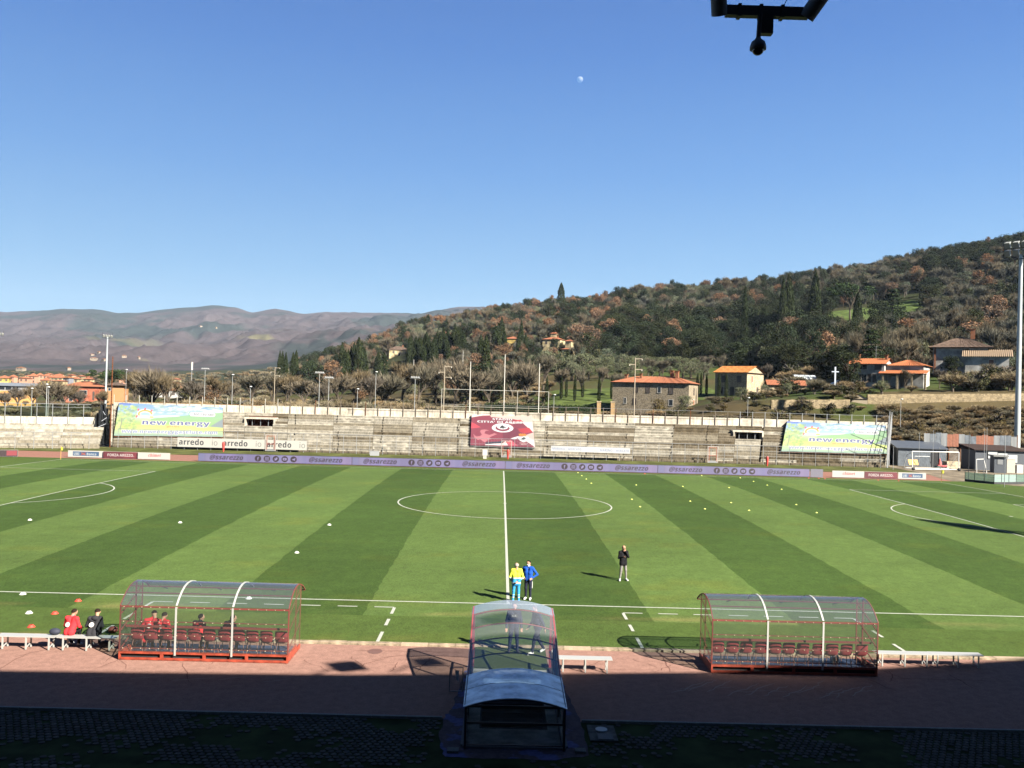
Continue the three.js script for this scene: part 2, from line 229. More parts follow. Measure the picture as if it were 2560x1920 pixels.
// kerb stones along the near grass edge and the low edging before the pavers
{
  const kerb = new THREE.Group(); kerb.name = 'kerb'; kerb.userData = { kind: 'structure' }; scene.add(kerb);
  const M_K = [m([0.46, 0.36, 0.25], 0.9, { t: T_BLOTCH, s: 1.1 }), m([0.52, 0.41, 0.29], 0.9, { t: T_SPECK, s: 0.9 }), m([0.42, 0.33, 0.23], 0.9, { t: T_BLOTCH, s: 0.8 })];
  const R = rng(5), g0 = new THREE.BoxGeometry(0.985, 0.09, 0.27); uvm(g0);
  for (let x = -24; x < 25; x += 1) { const o = obj('kerb_stone', g0, M_K[Math.floor(R() * 3)], kerb, false); o.position.set(x + 0.5, 0.012 + (R() - 0.5) * 0.012, 40.34 + (R() - 0.5) * 0.02); o.rotation.y = (R() - 0.5) * 0.01; }
  const M_E = m([0.34, 0.34, 0.31], 0.9, { t: T_SPECK, s: 0.7 }), g1 = uvm(new THREE.BoxGeometry(0.985, 0.09, 0.09));
  for (let x = -20; x < 20; x += 1) { if (x > -3 && x < 2) continue; const o = obj('edging_stone', g1, M_E, kerb, false); o.position.set(x + 0.5, 0.02, 47.67); }
}
// ---- far terrace: cast concrete steps in radial bays, whitewashed parapet, fences, banners
const concrete = [m([0.37, 0.34, 0.275], 0.95, { t: T_STREAK, s: 4.3, b: 0.01 }), m([0.43, 0.395, 0.32], 0.95, { t: T_BLOTCH, s: 2.3, b: 0.01 }), m([0.29, 0.255, 0.19], 0.95, { t: T_STREAK, s: 2.1, b: 0.01 }), m([0.46, 0.425, 0.345], 0.95, { t: T_BLOTCH, s: 3.3, b: 0.01 }), m([0.20, 0.168, 0.118], 0.95, { t: T_STREAK, s: 2.6, b: 0.01 }), m([0.14, 0.113, 0.073], 0.95, { t: T_BLOTCH, s: 1.7, b: 0.01 })];
const M_WHITEWASH = [m([0.66, 0.60, 0.49], 0.95, { t: T_BLOTCH, s: 6 }), m([0.70, 0.64, 0.53], 0.95, { t: T_STREAK, s: 5 }), m([0.62, 0.55, 0.44], 0.95, { t: T_STREAK, s: 3 })];
const M_RUST = m([0.20, 0.072, 0.030], 0.9, { t: T_BLOTCH, s: 0.9 }), M_RUSTWALL = m([0.46, 0.26, 0.12], 0.95, { t: T_STREAK, s: 2 }), M_GALV = m([0.33, 0.34, 0.34], 0.45, { metalness: 0.55 }), M_DARKMETAL = m([0.03, 0.03, 0.032], 0.6, { metalness: 0.3 }), M_WHITEPOST = m([0.52, 0.50, 0.43], 0.6, { t: T_SPECK, s: 0.5 }), M_DULLPOST = m([0.17, 0.13, 0.09], 0.8, { t: T_SPECK, s: 0.5 });
function hexa(p) {                                // eight corners: bottom then top, each front-left, front-right, back-right, back-left
  const f = [[0, 1, 5, 4], [1, 2, 6, 5], [2, 3, 7, 6], [3, 0, 4, 7], [4, 5, 6, 7], [3, 2, 1, 0]], P = [], I = [];
  for (const q of f) { const b = P.length / 3; for (const i of q) P.push(...p[i]); I.push(b, b + 1, b + 2, b, b + 2, b + 3); }
  const g = new THREE.BufferGeometry(); g.setAttribute('position', new THREE.Float32BufferAttribute(P, 3)); g.setIndex(I); g.computeVertexNormals(); return uvm(g);
}
const ZF = -57, DR = 0.77, RISE = 0.38, ROWS = 13, Y0 = 0.28;
const xEnd = (s, z) => s < 0 ? lerp(-56.9, -61.3, (ZF - z) / 10) : lerp(56.2, 61.1, (ZF - z) / 10);
const xAt = (f, z) => lerp(xEnd(-1, z), xEnd(1, z), f);
{
  const T = thing('stepped_terrace', 'long weathered concrete stepped terrace with a whitewashed parapet opposite the dugouts', 'terrace', [0, 0, 0]);
  const R = rng(11), NB = 18, opening = (f0, f1, r) => r >= 8 && r <= 10 && ((f0 + f1) / 2 > 0.165 && (f0 + f1) / 2 < 0.205 || (f0 + f1) / 2 > 0.80 && (f0 + f1) / 2 < 0.835);
  const cuts = []; for (let i = 0; i <= NB; i++) cuts.push(i / NB + (i && i < NB ? (R() - 0.5) * 0.012 : 0)); cuts.push(0.168, 0.204, 0.802, 0.838); cuts.sort((a, b) => a - b);
  for (let r = 0; r < ROWS; r++) {
    const z0 = ZF - r * DR, z1 = z0 - DR - 0.03, y = Y0 + (r + 1) * RISE, yb = y - 0.55;
    for (let i = 0; i < cuts.length - 1; i++) {
      const f0 = cuts[i], f1 = cuts[i + 1]; if (f1 - f0 < 0.004 || opening(f0, f1, r)) continue;
      const e = 0.02, dy = (R() - 0.5) * 0.03, lip = 0.045, zr = () => (R() - 0.5) * 0.04, H = (ya, yt, zf) => hexa([[xAt(f0, zf) + e, ya, zf], [xAt(f1, zf) - e, ya, zf], [xAt(f1, z1) - e, ya, z1], [xAt(f0, z1) + e, ya, z1], [xAt(f0, zf) + e, yt, zf], [xAt(f1, zf) - e, yt, zf], [xAt(f1, z1) - e, yt, z1], [xAt(f0, z1) + e, yt, z1]]), g = merge([H(y - 0.15, y + dy, z0 + lip + zr()), H(yb, y - 0.14, z0)]);
      const old = f0 > 0.52 ? R() < (f0 > 0.7 ? 0.55 : 0.4) : R() < 0.08;
      obj('concrete_step', g, old ? concrete[4 + Math.floor(R() * 1.5)] : concrete[Math.floor(R() * 4)], T, false);
    }
  }
  for (const f of [0.09, 0.235, 0.29, 0.345, 0.4, 0.445, 0.56, 0.61, 0.66, 0.72, 0.765, 0.88]) { const P = []; let dx = 0; for (let r = 0; r < ROWS; r++) { dx += (R() - 0.5) * 0.25; const z0 = ZF - r * DR, x = xAt(f, z0) + dx; if (R() < 0.25) continue; P.push(bar([x, Y0 + r * RISE + 0.02, z0 + 0.085], [x + (R() - 0.5) * 0.3, Y0 + (r + 1) * RISE - 0.02, z0 + 0.085], 0.05 + R() * 0.06, 0.03)); } obj('open_joint', P, m([0.03, 0.026, 0.02], 1), T).userData = { kind: 'stuff' }; }
  // plinth, flank walls, back
  const zb = ZF - ROWS * DR - 0.05;
  obj('plinth', hexa([[xEnd(-1, ZF) - 0.1, -0.1, ZF + 0.25], [xEnd(1, ZF) + 0.1, -0.1, ZF + 0.25], [xEnd(1, ZF) + 0.1, -0.1, ZF - 0.6], [xEnd(-1, ZF) - 0.1, -0.1, ZF - 0.6], [xEnd(-1, ZF) - 0.1, 0.3, ZF + 0.25], [xEnd(1, ZF) + 0.1, 0.3, ZF + 0.25], [xEnd(1, ZF) + 0.1, 0.3, ZF - 0.6], [xEnd(-1, ZF) - 0.1, 0.3, ZF - 0.6]]), concrete[4], T, false);
  for (const s of [-1, 1]) { const a = xEnd(s, ZF) + s * 0.12, b = xEnd(s, zb) + s * 0.12, w = s * 0.25; const q = s > 0 ? [a, a + w, b + w, b] : [a + w, a, b, b + w]; obj('flank_wall', hexa([[q[0], -0.1, ZF], [q[1], -0.1, ZF], [q[2], -0.1, zb], [q[3], -0.1, zb], [q[0], 0.75, ZF], [q[1], 0.75, ZF], [q[2], 5.75, zb], [q[3], 5.75, zb]]), concrete[3], T, false); }
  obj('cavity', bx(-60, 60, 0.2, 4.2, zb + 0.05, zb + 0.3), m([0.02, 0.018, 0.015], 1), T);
  for (let i = 0; i < 30; i++) { const f0 = i / 30, f1 = (i + 1) / 30, zp = zb + 0.02, e = 0.012; obj('parapet_panel', hexa([[xAt(f0, zp) + e, 4.9, zp], [xAt(f1, zp) - e, 4.9, zp], [xAt(f1, zp - 0.25) - e, 4.9, zp - 0.25], [xAt(f0, zp - 0.25) + e, 4.9, zp - 0.25], [xAt(f0, zp) + e, 6.36, zp], [xAt(f1, zp) - e, 6.36, zp], [xAt(f1, zp - 0.25) - e, 6.36, zp - 0.25], [xAt(f0, zp - 0.25) + e, 6.36, zp - 0.25]]), M_WHITEWASH[Math.floor(R() * 3)], T, false); }
  const cap = []; for (let i = 0; i < 9; i++) cap.push(bx(xAt(i * 0.021, zb), xAt((i + 1) * 0.021, zb) - 0.02, 6.36, 6.36 + 0.05, zb - 0.25, zb + 0.06)); obj('rusted_coping', cap, M_RUSTWALL, T);
  obj('coping', bx(xAt(0.19, zb), xAt(1, zb), 6.362, 6.42, zb - 0.27, zb + 0.05), M_WHITEWASH[1], T);
  // the two commentary recesses in the steps
  for (const [f0, f1, side] of [[0.168, 0.204, 0], [0.802, 0.838, 1]]) {
    const z0 = ZF - 8 * DR, x0 = xAt(f0, z0), x1 = xAt(f1, z0), b = Y0 + 8 * RISE, t = Y0 + 11 * RISE;
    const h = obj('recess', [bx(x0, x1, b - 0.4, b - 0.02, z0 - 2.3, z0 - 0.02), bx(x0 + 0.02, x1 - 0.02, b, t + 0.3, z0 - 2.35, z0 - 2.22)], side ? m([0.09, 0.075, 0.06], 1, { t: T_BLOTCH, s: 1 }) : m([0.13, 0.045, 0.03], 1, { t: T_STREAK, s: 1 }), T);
    obj('roof_slab', bx(x0 - 0.25, x1 + 0.25, t - 0.1, t + 0.16, z0 - 2.5, z0 - 0.6), M_WHITEWASH[side ? 0 : 2], h);
    obj('side_wall', bx(x0 - 0.2, x0, b - 0.3, t - 0.1, z0 - 2.4, z0 - 0.4), M_WHITEWASH[0], h); obj('side_wall', bx(x1, x1 + 0.2, b - 0.3, t - 0.1, z0 - 2.4, z0 - 0.4), M_WHITEWASH[0], h);
    obj('rail', [0.2, 0.5, 0.78].map((f) => bx(lerp(x0, x1, f) - 0.04, lerp(x0, x1, f) + 0.04, b, t - 0.1, z0 - 1.1, z0 - 1.02)), M_GALV, h);
  }
}
// post-and-rail fence on the parapet
{
  const zp = ZF - ROWS * DR + 0.06, F = thing('parapet_fence', 'rusty post and rail fence along the top of the terrace parapet', 'fence', [0, 0, 0]), R = rng(21);
  const gp = uvm(new THREE.BoxGeometry(0.075, 2.35, 0.075)); const n = 62;
  for (let i = 0; i <= n; i++) { const f = i / n, x = xAt(f, zp), o = obj('post', gp, f < 0.22 ? M_WHITEPOST : f < 0.8 ? (R() < 0.7 ? M_DULLPOST : M_RUST) : M_GALV, F, false); o.position.set(x, 6.32, zp); o.rotation.z = (R() - 0.5) * 0.012; }
  for (const [y, a, b] of [[6.75, 0.22, 1], [7.4, 0.42, 1], [6.2, 0.3, 0.8]]) obj('rail', bar([xAt(a, zp), y, zp], [xAt(b, zp), y, zp], 0.035), y < 7 ? M_DULLPOST : M_GALV, F);
}
// galvanised crowd fence at the foot of the terrace
{
  const zf = -55.6, F = thing('crowd_fence', 'grey galvanised post and rail crowd fence at the foot of the terrace', 'fence', [0, 0, 0]);
  const gp = uvm(new THREE.CylinderGeometry(0.035, 0.035, 2.75, 6)); const n = 58;
  for (let i = 0; i <= n; i++) { const o = obj('post', gp, M_GALV, F, false); o.position.set(lerp(-55.6, 55, i / n), 1.36, zf); }
  for (const y of [2.74, 1.95, 1.2]) obj('rail', rod([-55.6, y, zf], [55, y, zf], y > 2 ? 0.032 : 0.016, undefined, 6), M_GALV, F);
  const M_MESH = m([0.3, 0.31, 0.3], 0.6, { metalness: 0.4 }), w = []; for (let i = 0; i < 260; i++) w.push(box(0.008, 1.75, 0.008, lerp(-55.6, 55, (i + 0.5) / 260), 1.85, zf)); const o = obj('mesh_wire', w, M_MESH, F); o.userData = { kind: 'stuff' };
}
// gates in the crowd fence
{
  const gate = (x, lab) => { const g = thing('fence_gate', lab, 'gate', [x, 0, -55.35], 0, 'gates in the crowd fence'); obj('gate_frame', [bx(-0.75, -0.67, 0.1, 2.5, -0.04, 0.04), bx(0.67, 0.75, 0.1, 2.5, -0.04, 0.04), bx(-0.67, 0.67, 2.42, 2.5, -0.04, 0.04)], m([0.46, 0.40, 0.36], 0.6, { t: T_SPECK, s: 0.5 }), g); obj('inner_frame', [bx(-0.55, -0.5, 0.25, 2.3, -0.02, 0.02), bx(0.5, 0.55, 0.25, 2.3, -0.02, 0.02), bx(-0.5, 0.5, 2.25, 2.3, -0.02, 0.02), bx(-0.5, 0.5, 1.1, 1.15, -0.02, 0.02)], m([0.36, 0.10, 0.06], 0.7), g); obj('kick_plate', bx(-0.66, 0.66, 0.1, 0.42, -0.015, 0.015), M_GALV, g); };
  gate(-33.6, 'red framed gate in the crowd fence beside the black lettered white board'); gate(0.45, 'red framed gate in the crowd fence before the maroon banner'); gate(30.4, 'red framed gate in the crowd fence below the grey walled recess of the terrace');
}
// radial dividers at both ends of the terrace
{
  const div = (s, mat, lab, tall) => {
    const F = thing('terrace_divider', lab, 'fence', [0, 0, 0]); const P = (q, y) => [xEnd(s, ZF - q) + s * 0.45, y, ZF - q];
    const top = (q) => 3.0 + 0.494 * Math.max(0, q) + (s < 0 ? 1.0 : 0);
    for (let q = -1.4; q <= 10.2; q += 1.45) { const b = Math.max(-0.1, 0.2 + 0.494 * q); obj('post', bar(P(q, b), P(q, top(q)), 0.09), mat, F); }
    for (let k = 0; k < 5; k++) obj('rail', bar(P(-1.4, 0.55 + k * 0.6), P(10.2, 5.6 + k * 0.6), 0.05), mat, F);
    for (const [q, h] of tall) obj('mast_pole', rod(P(q, 0), P(q + 0.2, h), 0.11, 0.07), mat, F);
    const st = []; for (let q = -1.2; q < 10; q += 0.36) st.push(bar(P(q, 0.5 + 0.494 * Math.max(0, q)), P(q + 0.15, top(q) - 0.1), 0.025)); obj('infill_bars', st, s < 0 ? M_DARKMETAL : mat, F).userData = { kind: 'stuff' };
  };
  { const B = thing('black_netting', 'bundle of black netting hanging beside the rusty divider', 'netting', [-58.9, 0, -57.4], 0.2), Q = rng(3); for (let i = 0; i < 7; i++) { const x = -0.95 + i * 0.27, t = 3.4 + 2.6 * Math.sin((i + 1) / 8 * Math.PI) + Q() * 0.6; obj('net_fold', quadGrid(3, 12, (a, b) => [x + a * 0.36 + 0.1 * Math.sin(b * 7 + i), lerp(0.3, t, b), 0.22 * Math.sin(a * 3 + b * 5 + i * 2) - b * 0.9]), m([0.016, 0.018, 0.02], 1, { side: THREE.DoubleSide }), B); } for (let i = 0; i < 5; i++) obj('pale_strap', bar([-0.5 + Q() * 1.2, 1 + i * 0.9, 0.2], [-0.2 + Q() * 1.1, 1.5 + i * 0.9, -0.2], 0.05), m([0.35, 0.37, 0.4], 0.8), B); }
  div(-1, M_RUST, 'tall rusty lattice divider at the end of the terrace by the hillside banner', [[0.6, 13.2], [5, 9.8]]); div(1, M_GALV, 'grey steel lattice divider at the end of the terrace near the portable goal', [[-1.2, 6.4], [3, 8.2]]);
}
// lower terrace that continues past the rusty divider
{
  const T = thing('lower_terrace', 'pale lower concrete terrace curving away beyond the rusty divider', 'terrace', [-57.6, 0, -53.2], 0.30), R = rng(31);   // local x runs left along the front
  for (let r = 0; r < 8; r++) for (let i = 0; i < 7; i++) { const x0 = 0.3 - i * 5.2, x1 = x0 - 5.16, y = 0.25 + (r + 1) * 0.36, z0 = -r * 0.75; obj('concrete_step', bx(x1, x0, y - 0.5, y + (R() - 0.5) * 0.03, z0 - 0.78, z0), concrete[Math.floor(R() * 3.3)], T); }
  obj('plinth', bx(-36, 0.4, -0.1, 0.3, -0.5, 0.3), concrete[2], T);
  for (let i = 0; i < 8; i++) obj('parapet_panel', bx(-4.5 - i * 4.4, -0.12 - i * 4.4, 3.0, 4.15, -6.25, -6.02), M_WHITEWASH[i % 3], T);
  const F = thing('glazed_parapet_fence', 'tall post fence with a pale top rail above the lower terrace', 'fence', [-57.6, 0, -53.2], 0.30);
  for (let i = 0; i < 15; i++) obj('post', bx(-2.6 - i * 2.05 - 0.04, -2.6 - i * 2.05 + 0.04, 3.2, 6.05, -5.98, -5.9), M_GALV, F);
  obj('rail', [bx(-32, -1.6, 6.0, 6.06, -5.97, -5.91), bx(-32, -1.6, 5.55, 5.59, -5.96, -5.92)], M_GALV, F);
  obj('glass_screen', bx(-32, -1.6, 4.2, 6.0, -5.95, -5.945), m([0.80, 0.88, 0.86], 0.05, { transmission: 1, thickness: 0, ior: 1.3 }), F);
  const G = thing('low_crowd_fence', 'grey pipe fence before the lower terrace beside the rusty divider', 'fence', [-57.6, 0, -51.4], 0.30);
  for (let i = 0; i < 14; i++) obj('post', rod([-0.2 - i * 2.3, 0, 0], [-0.2 - i * 2.3, 2.3, 0], 0.04), M_GALV, G); obj('rail', [rod([0, 2.3, 0], [-31, 2.3, 0], 0.035), rod([0, 1.85, 0], [-31, 1.85, 0], 0.02)], M_GALV, G);
}
// ---- prints
const print = (t, rough = 0.75) => new THREE.MeshStandardMaterial({ map: t, roughness: rough, color: new THREE.Color().setRGB(0.225, 0.225, 0.225) });
function sheet(p, nx, nz, sag = 0.06, seed = 1) {  // printed cloth between corners tl, tr, br, bl; uv 0..1; slightly rippled
  const [tl, tr, br, bl] = p.map((q) => V(...q)), g = quadGrid(nx, nz, (a, b) => { const t = tl.clone().lerp(tr, a), o = bl.clone().lerp(br, a), q = t.lerp(o, b), w = sag * (fbm(a * 9, b * 4, 3, seed) - 0.5) * 2; return [q.x, q.y + w * 0.5, q.z + w]; });
  const uv = []; for (let j = 0; j <= nz; j++) for (let i = 0; i <= nx; i++) uv.push(i / nx, 1 - j / nz); g.setAttribute('uv', new THREE.Float32BufferAttribute(uv, 2)); return g;
}
const energyTex = canvasTex(1024, 320, (c, W, H) => {
  const R = rng(77); let g = c.createLinearGradient(0, 0, 0, H); g.addColorStop(0, '#5f96e0'); g.addColorStop(0.38, '#a8d0ee'); g.addColorStop(0.5, '#b9dca0'); g.addColorStop(0.62, '#a9cf62'); g.addColorStop(0.78, '#e3ef72'); g.addColorStop(0.84, '#b5d78a'); g.addColorStop(1, '#8fb5a3'); c.fillStyle = g; c.fillRect(0, 0, W, H);
  c.fillStyle = '#3f62c8'; c.fillRect(0, 0, 120, 16);
  for (let i = 0; i < 260; i++) { const x = 330 + R() * 700, y = R() * 90, r = 4 + R() * 20; c.fillStyle = R() < 0.6 ? 'rgba(255,255,255,0.35)' : 'rgba(120,170,150,0.3)'; c.beginPath(); c.ellipse(x, y, r * 1.7, r * 0.6, 0, 0, 7); c.fill(); }
  c.fillStyle = 'rgba(130,190,110,0.8)'; c.beginPath(); c.moveTo(330, 150); c.quadraticCurveTo(620, 110, 1024, 60); c.lineTo(1024, 220); c.lineTo(330, 190); c.fill();
  c.fillStyle = '#7b8f96'; c.beginPath(); c.moveTo(900, 215); c.lineTo(1024, 130); c.lineTo(1024, 225); c.fill();
  for (let i = 0; i < 240; i++) { const x = R() * 190, y = 20 + R() * 240, r = 4 + R() * 18; c.fillStyle = ['rgba(190,220,90,0.5)', 'rgba(110,150,90,0.45)', 'rgba(150,190,120,0.5)', 'rgba(225,235,140,0.4)'][Math.floor(R() * 4)]; c.beginPath(); c.ellipse(x, y, r, r * 0.7, 0, 0, 7); c.fill(); }
  c.fillStyle = '#7d7f6a'; c.fillRect(46, 150, 9, 110);
  c.fillStyle = 'rgba(255,255,255,0.85)'; c.beginPath(); c.ellipse(480, 120, 130, 9, -0.05, 0, 7); c.fill();
  // sun arc mark
  c.lineCap = 'round'; c.strokeStyle = '#ffffff'; c.lineWidth = 34; c.beginPath(); c.ellipse(268, 104, 62, 36, 0, Math.PI * 0.75, Math.PI * 1.95); c.stroke();
  c.strokeStyle = '#f0a53a'; c.lineWidth = 17; c.beginPath(); c.ellipse(268, 104, 62, 36, 0, Math.PI * 0.75, Math.PI * 1.95); c.stroke(); c.strokeStyle = '#ffffff'; c.lineWidth = 22; c.beginPath(); c.moveTo(205, 132); c.lineTo(345, 132); c.stroke(); c.strokeStyle = '#f3b12e'; c.lineWidth = 13; c.beginPath(); c.moveTo(318, 132); c.lineTo(346, 132); c.stroke(); c.fillStyle = '#e8505a';
  for (const [x, y] of [[262, 52], [198, 62], [325, 66], [190, 130]]) { c.beginPath(); c.ellipse(x, y, 9, 13, 0.4, 0, 7); c.fill(); }
  c.textAlign = 'center'; c.font = 'bold 78px sans-serif'; c.lineWidth = 10; c.strokeStyle = '#eef4d8'; c.fillStyle = '#3a3f96'; c.save(); c.translate(570, 208); c.scale(1.5, 0.82); c.strokeText('new energy', 0, 0); c.fillText('new energy', 0, 0); c.restore();
  c.fillStyle = '#e2693f'; c.font = 'bold 26px sans-serif'; c.fillText('gas e luce', 545, 232);
  c.fillStyle = 'rgba(255,255,255,0.92)'; c.beginPath(); c.roundRect(690, 66, 260, 46, 23); c.fill(); c.strokeStyle = '#54c58a'; c.lineWidth = 8; c.beginPath(); c.arc(712, 89, 19, 1.9, 4.4); c.stroke(); c.fillStyle = '#5b5f74'; c.font = 'bold 36px sans-serif'; c.fillText('800 180 480', 836, 102);
  c.font = 'bold 48px sans-serif'; c.lineWidth = 6; c.strokeStyle = '#ffffff'; c.fillStyle = '#6479ac'; c.save(); c.translate(520, 292); c.scale(1.3, 0.95); c.strokeText('www.newenergygaseluce.com', 0, 0); c.fillText('www.newenergygaseluce.com', 0, 0); c.restore();
  c.fillStyle = 'rgba(250,250,245,0.24)'; c.fillRect(0, 0, W, H);
});
const stadioTex = canvasTex(1024, 620, (c, W, H) => {
  c.fillStyle = '#93324a'; c.fillRect(0, 0, W, H);
  const P = (col, pts) => { c.fillStyle = col; c.beginPath(); pts.forEach(([x, y], i) => i ? c.lineTo(x, y) : c.moveTo(x, y)); c.fill(); };
  P('#fdeee6', [[0, 0], [400, 0], [180, 12], [0, 60]]); P('#f3cfc4', [[310, 0], [1024, 0], [1024, 250], [940, 190], [850, 110], [700, 70], [330, 40]]); P('#d83a48', [[690, 110], [830, 80], [870, 130], [1024, 140], [700, 140]]); P('#fbeae2', [[560, 150], [1024, 120], [1024, 330], [860, 160], [680, 170]]);
  P('#8a2c46', [[680, 180], [860, 150], [930, 230], [760, 260]]); P('#c2303f', [[780, 270], [960, 240], [1010, 320], [880, 360], [800, 330]]); P('#7a2540', [[520, 350], [740, 250], [850, 400], [640, 520], [520, 480]]); P('#d9485a', [[0, 160], [60, 190], [160, 260], [0, 290]]); P('#efc3b8', [[840, 420], [1024, 330], [1024, 560], [900, 480]]); P('#fdf3ee', [[640, 470], [760, 420], [1024, 470], [1024, 620], [960, 560], [700, 480]]);
  P('#8a2c46', [[660, 500], [800, 440], [960, 560], [980, 590], [760, 600]]); P('#d4556a', [[580, 540], [640, 490], [760, 600], [600, 600]]); P('#27324a', [[230, 560], [460, 530], [540, 500], [520, 560], [250, 590]]); P('#fdf3ee', [[240, 595], [520, 560], [560, 520], [600, 600], [230, 612]]);
  // pale prancing horse
  P('#cf7f88', [[160, 310], [230, 300], [300, 320], [240, 330], [220, 380], [300, 410], [380, 370], [430, 390], [330, 440], [300, 470], [350, 480], [280, 510], [230, 560], [150, 500], [120, 520], [60, 470], [40, 400], [90, 450], [150, 440], [180, 410], [150, 350]]);
  // club roundel
  c.fillStyle = '#ffffff'; c.beginPath(); c.ellipse(520, 260, 178, 92, 0, 0, 7); c.fill(); c.fillStyle = '#8a2c46'; c.beginPath(); c.ellipse(520, 266, 118, 62, 0, 0, 7); c.fill(); c.fillStyle = '#ffffff'; c.beginPath(); c.ellipse(520, 240, 92, 52, 0, 0, 7); c.fill(); P('#1c2226', [[470, 260], [500, 215], [520, 205], [535, 225], [575, 245], [590, 252], [540, 262], [528, 290], [512, 262], [490, 275]]); c.fillStyle = '#8b8d84'; c.font = '26px sans-serif'; c.textAlign = 'center'; c.fillText('1923', 520, 345);
  // town arms
  P('#ee8a2a', [[775, 360], [790, 378], [806, 358], [822, 378], [838, 356], [854, 378], [870, 358], [886, 378], [905, 362], [895, 410], [790, 410]]); c.fillStyle = '#f2f5f2'; c.beginPath(); c.moveTo(765, 422); c.lineTo(940, 422); c.bezierCurveTo(940, 500, 880, 522, 852, 530); c.bezierCurveTo(800, 515, 765, 490, 765, 422); c.fill(); P('#3a4a4e', [[800, 490], [830, 450], [860, 432], [900, 450], [870, 470], [850, 492], [825, 480]]);
  c.fillStyle = '#f3d9d2'; c.font = 'bold 24px sans-serif'; c.fillText('COMUNE DI', 852, 556); c.fillText('AREZZO', 852, 582);
  c.font = 'bold 62px sans-serif'; const t = (s, x, y, k) => { c.save(); c.translate(x, y); c.scale(k, 0.9); c.lineWidth = 5; c.strokeStyle = '#3a2a34'; c.strokeText(s, 0, 0); c.fillStyle = '#ffffff'; c.fillText(s, 0, 0); c.restore(); };
  t('STADIO', 520, 100, 1.55); t("CITTA' DI AREZZO", 512, 160, 1.62);
});
function banner(name, lab, cat, corners, tx, frameMat, group) {
  const B = thing(name, lab, cat, [0, 0, 0], 0, group); const s = sheet(corners, 24, 10, 0.09, corners[0][0] | 0); const o = obj('printed_sheet', s, print(tx), B, false); o.material.side = THREE.DoubleSide;
  const [tl, tr, br, bl] = corners.map((q) => V(q[0], q[1] - 0.12, q[2] - 0.06)); obj('frame', [bar(tl, tr, 0.07), bar(tr, br, 0.07), bar(br, bl, 0.07), bar(bl, tl, 0.07)], frameMat, B);
  const legs = []; for (let i = 0; i <= 5; i++) { const a = bl.clone().lerp(br, i / 5), b = tl.clone().lerp(tr, i / 5); legs.push(bar(a, b, 0.045)); } obj('support_bars', legs, frameMat, B); return B;
}
banner('energy_banner', 'green and blue energy company banner beside the rusty divider', 'banner', [[-60.5, 6.2, -67.0], [-44.2, 5.95, -66.9], [-41.5, 1.75, -58.7], [-57.4, 1.55, -58.3]], energyTex, M_RUST);
banner('energy_banner', 'green and blue energy company banner above the portable goal end of the terrace', 'banner', [[44.9, 6.15, -67.0], [60.6, 5.9, -66.9], [57.5, 1.85, -58.9], [41.5, 1.85, -58.9]], energyTex, M_RUST);
banner('stadium_banner', 'maroon stadium banner with white lettering and a horse emblem', 'banner', [[-5.1, 5.85, -66.9], [4.4, 5.85, -66.9], [4.65, 1.5, -58.2], [-4.9, 1.55, -58.3]], stadioTex, M_GALV);
function boardTex(W, H, draw) { return canvasTex(W, H, draw); }
{
  const t = boardTex(1024, 72, (c) => { c.fillStyle = '#f6f2e6'; c.fillRect(0, 0, 1024, 72); c.textBaseline = 'middle'; for (let i = 0; i < 3; i++) { c.font = 'bold 62px sans-serif'; c.fillStyle = '#41464a'; c.textAlign = 'left'; c.fillText('arredo', 10 + i * 347, 34, 255); c.font = '62px sans-serif'; c.fillStyle = '#9ca29a'; c.fillText('io', 268 + i * 347, 34, 62); } });
  const B = thing('lettered_board', 'long white board with bold black lettering fixed on the crowd fence', 'sign', [-37.7, 1.04, -55.42], 0); const o = obj('printed_face', new THREE.PlaneGeometry(18.6, 1.32), print(t), B, false); o.position.set(0, 0, 0.025); o.rotation.z = -0.003; obj('backing', box(18.66, 1.36, 0.04), M_GALV, B);
  const t2 = boardTex(1024, 66, (c) => { c.fillStyle = '#f4f6f6'; c.fillRect(0, 0, 1024, 66); c.fillStyle = '#a9b6d6'; c.font = 'bold 40px sans-serif'; c.textBaseline = 'middle'; ['MARINO', 'MERCATO', '', 'MARINO', 'MERCATO'].forEach((s, i) => c.fillText(s, 16 + i * 205, 34, 175)); });
  const g = sheet([[6.86, 1.95, -55.3], [18.36, 1.9, -55.3], [18.38, 1.1, -55.28], [6.88, 1.2, -55.28]], 40, 3, 0.04, 5); put(obj('cloth_banner', g, print(t2), scene, false), 'white cloth banner with faded blue lettering tied to the crowd fence', 'banner'); g.computeVertexNormals();
}
